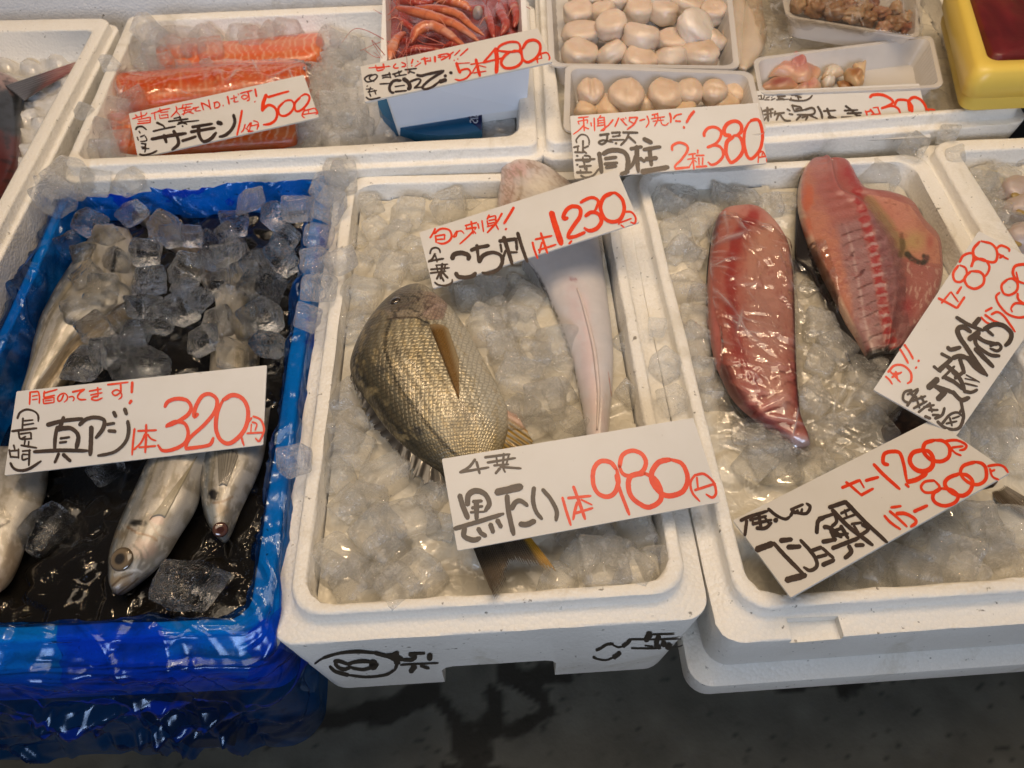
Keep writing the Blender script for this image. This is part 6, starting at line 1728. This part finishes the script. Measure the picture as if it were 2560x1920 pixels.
sign('white sign with red 1230 laid across the white-bellied flathead', z([(32, 625), (1945, 12), (2165, 525), (165, 1168)]), z, '''
20:188,586 162,640 135,682; 22:176,640 240,592 320,602 346,660 320,710 260,736 206,726; 20:190,655 196,726; 18:196,662 282,646; 16:280,646 276,698; 16:202,696 276,690; 15:400,610 372,650 366,672 390,660 402,622 440,612 468,640;
18:475,562 592,530; 13:482,552 496,592; 18:535,516 556,642; 18:482,594 582,576; 14:586,572 570,602; 18:560,610 500,672 424,740; 16:560,612 582,640; 16:600,540 612,592; 16:640,510 656,622;
18:712,454 690,502; 16:690,512 702,572; 15:692,482 772,464; 18:772,464 776,532; 14:706,512 768,500; 14:702,542 766,530; 16:690,572 782,546; 20:836,440 782,530 690,632; 17:770,540 802,602; 26:950,382 908,455 852,546; 30:870,590 876,602;
22:1130,720 1150,800 1182,882; 20:1156,696 1322,660; 24:1210,630 1242,730 1276,832; 20:1222,722 1196,832; 20:1186,800 1362,745; 60:1312,428 1352,560 1412,746;
40:1474,488 1430,492 1450,425 1512,376 1588,392 1592,470 1532,560 1482,640 1470,680; 36:1470,678 1545,668 1642,625; 20:1512,708 1482,742;
30:1595,342 1640,312 1712,290 1768,322 1750,390 1732,420; 36:1640,472 1702,432 1770,450 1800,520 1752,590 1682,612 1630,584; 38:1902,245 1822,290 1790,390 1830,490 1902,526 1980,500 2020,410 2002,310 1942,250 1902,245;
20:2022,430 1985,500 1966,552; 20:2030,426 2090,430 2130,482 2122,536 2080,526; 16:1980,532 2092,490; 16:1986,552 2022,580''', '''
20:135,836 150,790 190,774 226,790 236,826; 20:186,830 160,880 120,916; 22:120,906 272,880; 17:190,850 206,916; 20:140,986 326,970; 16:190,946 312,934; 18:135,1022 292,1002; 26:256,926 238,1080; 16:200,950 216,1022; 16:286,935 270,1012; 22:230,1022 200,1082; 22:240,1042 272,1102; 24:256,1012 312,1072; 20:180,1110 220,1136 290,1142 346,1116 352,1082;
44:350,890 370,842 440,826 510,850 506,896; 42:385,1016 410,1056 480,1064 550,1050 582,1016; 38:530,802 600,776 712,754; 32:590,745 600,830 612,922; 38:612,920 652,852 742,822 820,850 836,920 792,990 702,1024 640,1016;
38:805,712 980,690; 40:850,668 890,790 936,942; 24:820,740 832,822; 32:902,702 972,690; 28:972,700 980,802; 22:890,822 986,820; 26:872,800 842,882; 18:850,850 852,902; 36:985,628 1032,780 1082,916''', sd=3)
z = Z(310, 180, .22604)
sign('white sign with red 500 lying on the orange salmon fillets', z([(52, 460), (1985, 32), (2155, 500), (155, 952)]), z, '''
16:186,440 196,512; 16:124,472 150,500; 14:92,520 245,476; 14:256,450 236,480; 14:150,530 292,500; 16:292,500 290,566; 12:160,550 286,535; 16:148,574 296,560;
14:300,462 420,430; 14:336,450 346,532; 14:396,400 402,440; 14:376,432 512,404; 12:400,452 492,440; 12:390,472 402,522; 12:410,482 490,470; 12:482,470 492,512; 12:400,516 492,505;
16:576,380 582,430 520,502; 14:580,440 622,482; 14:600,412 742,386; 14:656,360 640,412; 12:670,366 762,350; 12:650,432 782,410; 14:690,380 660,482; 14:702,440 772,462; 12:640,472 752,430; 12:760,402 832,390; 12:802,400 790,432 852,430;
18:856,340 882,426; 17:870,346 946,390 962,416; 16:936,310 956,412; 16:1006,336 1000,392; 16:990,346 1040,336 1060,370 1040,396 1000,402; 22:1096,374 1104,376; 20:1146,270 1166,362;
13:1180,302 1252,280; 13:1216,260 1226,332; 13:1212,318 1228,336 1268,326; 11:1262,240 1272,262; 16:1286,240 1422,206; 18:1370,220 1386,300 1360,322; 15:1372,272 1332,256 1300,280 1330,302 1372,282; 24:1450,186 1466,276; 26:1446,328 1452,332;
26:1590,282 1710,246 1826,214; 42:1576,250 1542,340 1530,436; 30:1530,422 1590,370 1652,382 1692,440 1682,520 1622,572 1540,586; 26:1762,340 1710,400 1722,472 1782,486 1852,440 1882,370 1852,316 1792,320 1762,340; 26:1952,280 1890,350 1902,432 1962,422 2030,350 2052,280 2012,246 1952,272;
16:2002,412 1970,480 2002,512; 16:1990,432 2112,400; 16:2112,400 2142,452 2120,472; 14:1980,472 2132,450; 12:2042,420 2040,462; 24:1306,424 1282,560 1250,706; 16:1342,580 1322,640 1296,672; 14:1346,622 1382,652; 16:1402,560 1360,622; 14:1412,560 1390,642 1402,666; 14:1432,540 1482,560 1492,612; 14:1402,602 1492,580; 14:1482,590 1472,642; 14:1370,662 1432,655''', '''
28:360,560 432,592; 22:432,592 452,616; 22:320,658 450,628 572,604; 22:490,550 712,520; 18:550,516 632,500; 22:612,490 652,572; 18:590,582 692,550; 20:642,560 702,580; 22:642,596 656,606; 18:600,562 832,538;
38:300,746 480,712 692,680; 38:440,694 472,786; 38:546,650 590,720 602,800 530,866; 34:640,766 720,742 802,714; 32:750,612 982,574; 34:735,666 1012,620; 38:826,600 832,700 880,770 960,742 1022,670; 48:1030,558 1088,578; 36:1212,472 1226,560 1190,640 1120,702 1052,720;
20:130,642 150,612 202,606 252,642; 16:166,655 182,682; 16:146,720 162,762; 16:180,722 232,700; 16:236,710 252,760 182,772; 18:190,792 242,800; 18:242,790 232,832 190,832; 16:200,852 282,850; 16:242,830 232,892; 22:170,912 222,922 302,905 368,872''', sd=4)
z = Z(890, 60, .22604)
sign('white sign with red 480 propped on the front of the shrimp carton', z([(48, 470), (2012, 46), (2172, 418), (100, 860)]), z, '''
12:140,488 382,470; 14:216,455 236,522; 20:302,440 312,496; 12:236,492 302,485; 16:240,522 306,505; 12:330,476 372,465; 16:442,440 416,470 430,490 472,486; 16:502,425 546,446 540,470 502,476; 18:630,390 612,442; 20:614,462 622,466;
14:676,410 692,422; 16:720,392 802,380; 24:756,370 772,452; 12:720,430 650,476; 16:780,412 832,410; 14:820,370 826,418; 24:872,360 876,426; 16:906,350 1002,330; 16:930,346 936,382; 14:906,372 992,360; 16:940,402 1002,370 1082,310; 20:1002,330 1042,350 1032,392;
14:1152,290 1090,352; 16:1240,275 1150,356; 16:1082,406 1092,404; 16:1122,392 1132,388; 34:1110,430 1130,490 1152,548; 12:1110,442 1262,432; 22:1150,546 1172,512 1240,502 1266,546 1220,602 1150,626 1095,614;
14:1266,450 1442,426; 34:1326,390 1346,480 1372,582; 16:1342,450 1310,502 1280,552; 12:1362,462 1442,482; 14:1300,546 1442,525; 22:1546,270 1480,350 1405,432; 22:1405,432 1642,375; 46:1544,270 1560,400 1552,548;
26:1562,285 1602,240 1690,206 1782,206 1816,250 1802,300 1702,312 1592,302 1562,285; 30:1702,312 1642,360 1606,430 1642,486 1722,492 1802,460 1840,400 1820,320 1762,302 1702,318; 30:1842,280 1890,202 1970,182 2030,220 2036,300 1990,380 1902,426 1846,390 1832,300 1842,270;
16:2042,330 2002,380 2012,436; 20:2042,330 2110,320 2142,370 2132,402; 14:2002,392 2062,376; 16:2046,340 2052,372''', '''
18:180,560 122,580 96,612 130,642 202,622 236,580 212,560 162,580 150,612 202,640; 14:118,692 132,684; 14:110,722 192,720; 16:162,700 142,762; 16:130,756 232,736; 18:150,770 166,806; 16:202,730 222,782; 20:110,812 162,836 272,814;
20:286,576 386,555; 18:366,536 386,602; 16:290,602 332,590 382,592; 18:402,560 502,530; 18:420,550 442,592; 14:442,546 512,520; 18:472,520 482,572; 16:430,582 562,560; 18:540,510 672,494; 18:602,500 582,552; 18:602,530 652,546;
16:262,666 382,660; 32:402,640 372,700 382,750 422,766; 32:402,640 442,626 502,630; 50:522,606 580,650 596,700 572,726; 14:430,696 542,680; 20:430,752 562,740; 22:602,640 680,612 716,622 692,670 642,712; 16:642,712 732,700;
30:670,566 722,576 802,556 976,520; 28:970,526 860,592 782,650 736,702 762,726 842,702 922,640; 44:920,642 1002,620; 34:976,580 1002,575; 32:1036,540 1066,546''',
     P=[(.025, .694, .084), (.258, .728, .108), (.270, .647, .109), (.037, .613, .085)], sd=5)
z = Z(1410, 250, .23508)
q3 = z([(65, 170), (2060, 30), (2160, 672), (112, 838)])
sign('white sign with red 380 standing against the rim of the scallop box', q3, z, '''
16:150,190 262,180; 18:206,180 216,332; 14:146,226 162,262; 14:150,228 252,210; 14:252,215 246,252; 16:216,262 162,320 98,366; 16:222,292 266,310; 16:286,240 292,282; 18:320,190 326,332;
14:392,165 372,192; 16:360,196 362,272; 14:366,192 432,185; 18:426,186 432,310 390,326; 12:366,222 422,215; 12:366,248 422,240; 14:350,278 432,265; 18:522,210 472,270 388,332; 18:582,190 560,242 540,286; 18:602,200 652,260 672,270; 16:622,196 642,212; 12:652,186 662,202;
16:702,180 692,232; 18:690,192 782,185; 20:782,185 742,260 670,316; 16:702,230 746,256; 16:802,222 862,205; 16:882,170 902,240 870,296; 16:932,162 1002,145; 16:962,150 966,202; 14:926,202 1072,180; 14:992,140 1002,202; 12:942,228 1062,215; 16:1002,202 962,282; 14:1022,202 1042,260 1082,270 1112,245;
22:1122,140 1136,190 1132,246; 18:1162,202 1192,166 1252,150; 20:1182,226 1242,230; 30:1385,120 1342,172 1300,246; 34:1268,296 1282,292; 26:1150,542 1152,490 1220,456 1300,482 1312,540 1252,630 1182,702 1180,732; 26:1180,732 1338,715;
20:1322,582 1402,570; 20:1366,570 1382,742; 16:1310,632 1402,620; 16:1372,642 1332,712; 14:1386,642 1412,662; 20:1422,530 1422,572; 20:1400,592 1492,590; 18:1432,612 1436,692; 18:1476,612 1472,692; 24:1402,712 1522,705;
32:1490,392 1492,350 1532,302 1602,290 1666,332 1662,402 1612,465 1520,506; 32:1520,506 1602,482 1672,512 1692,590 1642,660 1572,692 1530,660; 40:1772,380 1712,370 1702,312 1742,252 1820,226 1880,262 1882,340 1832,380; 40:1802,390 1732,450 1722,560 1752,640 1782,666 1850,622 1902,540 1892,442 1852,382 1802,382;
34:1982,220 2060,212 2096,280 2110,400 2082,530 2002,622 1950,602 1916,480 1920,342 1960,252 1990,226; 16:2072,560 2062,672; 16:2062,570 2112,550 2146,612; 16:2072,612 2146,600; 14:2112,562 2102,602; 10:2152,622 2152,662''', '''
18:136,460 132,420 182,370 240,382 266,430 266,482; 22:100,506 162,490; 20:146,490 146,562; 22:110,556 212,560; 22:202,430 202,562; 20:212,512 262,490; 22:202,542 242,572; 22:130,592 152,600; 26:120,642 332,630; 22:212,592 272,602 270,652 202,652 202,602; 22:130,692 152,690; 26:160,712 292,700; 22:212,652 222,742; 18:172,742 182,772; 26:130,772 297,770; 22:242,722 236,772; 24:175,802 232,826 312,802 372,730;
26:376,376 482,362; 24:462,360 450,440 402,472 370,452 420,430 522,452; 24:502,352 602,345; 20:512,392 602,380; 20:592,350 582,392; 20:482,427 642,425; 26:542,460 562,466; 26:622,347 787,350; 24:692,350 662,420 600,486; 28:682,390 742,440 762,462;
48:372,560 386,660 400,782; 52:412,580 482,542 582,538 652,570 680,640 672,740 652,792; 40:600,792 692,762; 38:430,627 562,610; 34:426,682 572,670; 34:440,722 562,705; 40:702,522 832,500; 48:772,490 776,620 790,772; 36:762,590 732,680 672,752; 40:802,620 862,660; 46:842,412 937,462; 40:840,532 1030,500; 46:862,632 992,620; 48:910,532 930,702; 56:820,767 1115,715''', P=fit_plane(q3, .245), sd=6)
# sign inside the shellfish box, its lower edge behind the rim
z = Z(1860, 200, .23508)
qa = z([(30, 120), (1862, 38)])
H = rays(qa); k = None
lo, hi = .4, 1.3
t0 = .237 / np.linalg.norm(H[1] / -H[1][2] - H[0] / -H[0][2])           # both top corners at one height
A = CAM_POS + H[0] / -H[0][2] * t0; B = CAM_POS + H[1] / -H[1][2] * t0
ax = (B - A) / np.linalg.norm(B - A); best = None
for th in np.linspace(-.2, 1.4, 160):
    dn = np.array([ax[1], -ax[0], 0]) * math.cos(th) + np.array([0, 0, -1]) * math.sin(th)
    e = proj([B + dn * .06])[0] - qa[1]; want = np.array([190., 280.])
    err = abs(e[0] * want[1] - e[1] * want[0]) / np.linalg.norm(e)
    if best is None or err < best[0]: best = (err, th, dn)
th = .40; dn = np.array([ax[1], -ax[0], 0]) * math.cos(th) + np.array([0, 0, -1]) * math.sin(th)
print('300 sign: top z', A[2], 'tilt', best[1])
P = [A, B, B + dn * .082, A + dn * .082]
sign('white sign with red 300 tucked inside the rim of the shellfish box', proj(P), z, '''
20:1290,326 1312,382; 18:1300,342 1362,325; 24:1340,310 1392,376; 14:1370,297 1432,290; 18:1420,290 1452,372; 16:1350,372 1452,360; 30:1336,190 1372,160 1472,160 1560,202 1580,242 1522,280 1460,306; 26:1460,302 1560,276 1632,300 1662,352; 28:1602,270 1632,216 1722,216 1770,250 1772,312 1790,346; 32:1762,332 1752,230 1802,186 1862,202 1912,250 1942,312; 22:1790,342 1790,280 1772,250; 18:1930,322 1952,312 2032,320; 18:1960,316 1962,332''', '''
16:126,206 212,205; 15:182,160 186,212; 14:140,172 182,168; 14:216,166 206,212; 14:230,196 272,180; 14:216,212 272,212; 16:290,160 312,172; 14:290,186 302,192; 14:286,216 332,196; 14:342,152 412,150; 20:350,172 442,175; 26:360,192 432,210; 14:342,212 482,205; 16:482,146 502,162; 16:562,126 566,152; 18:502,162 622,150; 22:542,166 612,190; 22:562,160 582,212; 16:502,190 492,212; 20:480,212 562,222 642,220 692,200 727,164;
18:172,290 192,350 202,412; 26:202,332 312,310; 28:246,290 256,442; 20:212,372 312,350; 20:202,440 242,390; 20:282,330 286,402; 20:332,330 322,382; 22:332,362 432,350; 22:372,360 342,432; 24:382,370 432,430 497,436;
22:456,310 492,332; 20:476,362 522,370; 22:502,272 602,290; 20:512,280 532,332; 20:602,290 622,332; 22:532,336 642,320; 14:542,312 612,305; 24:642,320 722,300 752,332 722,370 562,372; 22:602,380 552,432; 20:612,402 672,390 652,432; 22:702,380 782,412; 28:782,280 820,350 832,412; 22:842,332 977,325; 28:882,300 912,380 962,402; 28:892,397 982,406; 26:1076,275 1142,322; 22:1062,327 1212,320; 22:1092,357 1252,350; 28:1142,322 1202,380 1242,382; 18:1032,396 1152,396''', P=P, sd=7)
z = Z(2160, 570, .31348)
sign('white sign with red 830, propped slanting on the right box, cut by the edge', z([(75, 1290), (915, 25), (1620, 390), (735, 1659)]), z, '''
18:170,1182 202,1212 226,1248; 20:190,1152 242,1098 312,1098 370,1150 375,1216 344,1242; 16:206,1142 292,1232; 16:230,1162 292,1160; 16:220,1192 302,1150; 14:252,1142 272,1222; 20:286,966 326,1030 352,1082; 20:320,930 362,990 392,1047; 24:410,1112 420,1118; 24:430,1058 440,1064;
20:590,560 672,602 742,642; 16:616,602 692,510; 16:692,510 752,592; 20:742,640 802,550; 18:740,526 777,468; 20:752,300 712,360 722,420 772,430 816,380 810,322 762,297; 22:852,346 802,400 822,460 882,486 946,452 956,392 922,352 852,346; 20:760,276 792,222 852,202 872,232 860,312; 20:852,312 882,256 952,252 996,300 990,352 952,402; 22:922,110 872,170 882,230 960,262 1042,272 1062,202 1022,132 932,106;
18:1052,170 1092,142 1152,166 1157,192; 16:1062,202 1112,232 1152,252; 20:1080,242 1112,220; 18:930,712 972,752 1002,766; 20:962,692 1032,742 1087,762; 18:966,667 1022,636; 20:1012,692 1062,672 1112,702 1162,770 1205,832; 20:1082,516 1052,552 1082,622 1152,692 1242,716 1310,690 1300,620 1210,602 1172,642 1182,672;
20:1142,412 1096,460 1112,522 1162,536 1216,502 1222,442 1182,406 1142,412; 20:1224,522 1230,572 1290,610 1350,580 1340,520; 22:1320,290 1212,302 1186,362 1222,422 1290,450; 14:1212,352 1232,432''', '''
50:508,1280 592,1200; 34:552,1252 642,1322; 46:585,1372 652,1298; 34:562,1262 702,1312 772,1372; 36:702,1302 772,1372 842,1352; 26:772,1382 782,1442 762,1472; 26:612,1002 692,1042; 26:552,1102 612,1152; 38:592,1142 702,1042; 38:662,1102 762,1182; 22:622,1202 722,1102; 38:702,1142 762,1202 802,1292; 28:722,1202 802,1142; 34:762,1042 802,1162; 34:642,1192 722,1232 792,1292; 14:812,1172 922,1232; 12:802,1202 902,1222; 16:800,1240 905,1265; 28:792,1302 852,1312 905,1290;
34:662,950 692,972 772,952; 34:702,1042 762,1022 822,1042 882,1112 962,1172; 40:852,832 792,792 746,812 762,872 822,962 902,1082 982,1182; 30:762,1032 842,1042 902,1102; 38:882,962 962,1042 1032,1112; 44:832,892 922,830; 34:872,842 952,902 1062,932; 32:882,882 902,942 1002,1012 1082,1022; 24:1002,942 1062,922 1092,952 1062,982 1002,962; 30:732,712 832,772 952,822; 40:922,720 872,780; 36:952,812 1032,772 1112,782 1172,842 1162,902 1122,942; 28:962,802 1032,862;
22:362,1402 312,1372 322,1312 382,1292; 18:342,1332 432,1282; 22:372,1322 432,1372; 22:342,1422 432,1292; 20:382,1382 492,1342; 20:412,1342 442,1442; 20:392,1442 502,1382; 20:452,1342 482,1402; 20:432,1472 522,1402; 20:472,1432 562,1412; 22:512,1452 592,1452; 20:522,1392 542,1472; 20:542,1492 602,1492; 26:482,1502 532,1522; 24:562,1522 622,1492 642,1432; 26:582,1542 642,1592 722,1612; 22:622,1562 682,1492 742,1472 782,1502; 18:682,1512 702,1582; 18:652,1562 742,1542; 16:702,1522 762,1502; 28:782,1432 792,1512 762,1592 702,1612''',
     P=[(.549, .186, .025), (.706, .359, .066), (.767, .304, .062), (.610, .131, .021)], sd=8)
z = Z(1830, 1030, .33002)
sign('white sign with red 1200 and 800 lying aslant at the front of the right box', z([(8, 820), (1520, 55), (2105, 460), (445, 1405)]), z, '''
24:830,576 972,515; 22:862,530 922,580 987,637; 16:966,515 1002,577; 22:976,632 1072,580; 24:1010,522 1112,494; 30:1072,395 1152,480 1272,587; 28:1186,402 1146,386 1152,322 1202,302 1270,312 1302,402 1312,460 1326,532; 38:1326,532 1402,512 1477,465;
34:1442,290 1372,310 1346,370 1382,430 1452,452 1512,420 1522,350 1492,302 1442,290; 30:1532,215 1462,240 1452,300 1502,360 1582,376 1642,340 1646,270 1602,222 1532,215; 20:1612,222 1702,216 1772,250 1762,282 1722,292; 18:1642,262 1692,312 1737,332; 18:1662,272 1752,260; 22:1312,546 1342,572;
20:1532,520 1462,530 1432,570 1462,610 1532,606 1572,570 1532,520; 28:1582,580 1526,620 1532,680 1602,712 1682,692 1712,640 1662,592 1582,580; 32:1722,470 1642,500 1612,550 1662,610 1742,636 1802,600 1822,530 1782,482 1722,470; 28:1842,380 1752,410 1732,470 1782,530 1862,552 1922,510 1922,430 1892,392 1842,380;
20:1936,412 2012,402 2062,420 2092,462; 18:1952,430 1972,490 2022,517; 18:1962,452 1992,440; 22:1152,786 1202,840 1277,892; 22:1192,752 1252,802 1327,872; 20:1202,726 1282,715; 26:1242,772 1312,772 1382,810 1392,842 1352,872; 26:1376,757 1482,710''', '''
50:182,1046 312,996; 34:312,990 402,1090 552,1242; 50:407,1276 562,1236; 38:362,976 457,966; 36:417,1026 522,1020; 30:516,970 582,1040 632,1110 642,1170 592,1202 542,1176; 30:602,1052 682,1026; 28:682,1030 772,1112; 28:642,1102 722,1082; 34:682,1162 777,1122;
32:642,922 652,830 702,802; 28:652,812 782,770; 28:772,762 792,830 752,872; 34:692,872 742,882 832,952; 28:742,912 832,882; 26:762,942 882,922; 28:742,882 782,982; 30:822,862 882,962; 32:682,986 792,966; 34:757,1036 962,956; 34:882,1012 902,1062 852,1112; 30:932,1012 1002,1010;
32:732,726 872,680; 34:757,742 882,870 1067,1012; 34:862,686 1002,830 1177,992; 22:822,772 892,740; 20:842,812 932,780; 18:852,742 872,802; 20:902,852 982,840; 20:922,862 962,922; 28:982,852 1032,890 972,932 942,912; 26:62,826 142,792 272,752; 26:112,822 97,942; 22:132,822 262,790; 20:152,802 162,862; 28:202,772 222,892; 24:152,852 302,820; 26:182,882 252,882 302,840; 20:242,792 282,852; 34:322,832 342,812; 26:272,732 332,782 402,812 442,792; 22:442,742 542,700; 26:442,790 470,742; 26:482,762 562,770 592,720 562,692; 20:472,772 502,742; 20:522,772 532,732''',
     P=[(.382, .057, .004), (.598, .154, .018), (.630, .081, .039), (.414, -.016, .025)], sd=9)

# ------------------------------------------------------------------ painted writing on the front of the middle box and print on the carton
def face_plane(o, p):
    inv = o.matrix_world.inverted(); d = Vector(rays([p])[0]).normalized()
    h = o.ray_cast(inv @ Vector(CAM_POS), (inv.to_3x3() @ d).normalized())
    return np.array(o.matrix_world @ h[1]) if h[0] else None
bpy.context.view_layer.update()
bpy.context.evaluated_depsgraph_get()
f3 = [face_plane(box_a, p) for p in [(830, 1660), (1640, 1610), (1250, 1625)]]
f4 = face_plane(box_a, (1000, 1668))
a = f3[1] - f3[0]; b = f4 - f3[0]
n = np.cross(a, b); n /= np.linalg.norm(n)
if n[1] > 0: n = -n
tw = lambda p: on_plane(p, f3[0], n)
ribbons('painted_writing', parse('''30:110,640 200,575 350,505; 44:240,548 500,472 800,448 1100,470; 60:1080,465 1350,540 1440,640 1410,740; 42:1410,740 1250,822 950,852 650,822; 60:660,825 450,765 350,680;
60:420,600 520,600 650,650; 55:640,650 760,612 900,600 1020,612; 110:1010,620 1100,660 1010,695; 50:1020,705 900,732 760,715 690,690; 60:690,690 600,728 500,700 430,630; 40:1900,470 1640,475; 90:1985,480 1972,580; 55:1640,485 1745,520 1690,572 1530,576; 70:1540,575 1440,520 1270,500; 100:1450,560 1450,650; 70:1380,500 1470,460;
28:1500,655 1800,640 2120,625; 90:1740,665 1660,775; 55:1830,665 1970,715'''), Z(770, 1560, .15371), tw, n, M['paint'], box_a, base=.0006, sd=20)
ribbons('painted_writing', parse('''52:315,510 420,462 520,400 660,382; 34:640,400 750,450 850,435; 75:840,435 930,370 1000,295; 55:255,640 340,680; 40:330,678 500,702 650,655; 90:650,655 750,590 790,540; 32:1000,292 1500,295 1990,280; 115:1392,160 1340,250 1290,330; 30:1430,196 1860,188; 95:1560,215 1530,290 1490,380; 36:1010,466 1250,470 1520,470; 30:1280,415 1450,432; 100:1480,400 1590,460; 105:1660,330 1640,430; 105:1790,395 1700,470; 30:1800,437 1950,430 2022,400'''),
        Z(1450, 1560, .12658), tw, n, M['paint'], box_a, base=.0006, sd=21)
zp = lambda p: U(p, .0050)
ribbons('lettering', parse('13:1140,1478 1132,1458 1145,1440 1165,1450 1180,1472 1205,1476 1222,1456 1210,1440; 13:1135,1428 1228,1422; 11:1140,1408 1140,1380; 11:1142,1382 1222,1410; 11:1224,1412 1224,1384'), Z(940, 0, .208), zp, np.array([0, 0, 1.0]), M['white_print'], bc, sd=22)
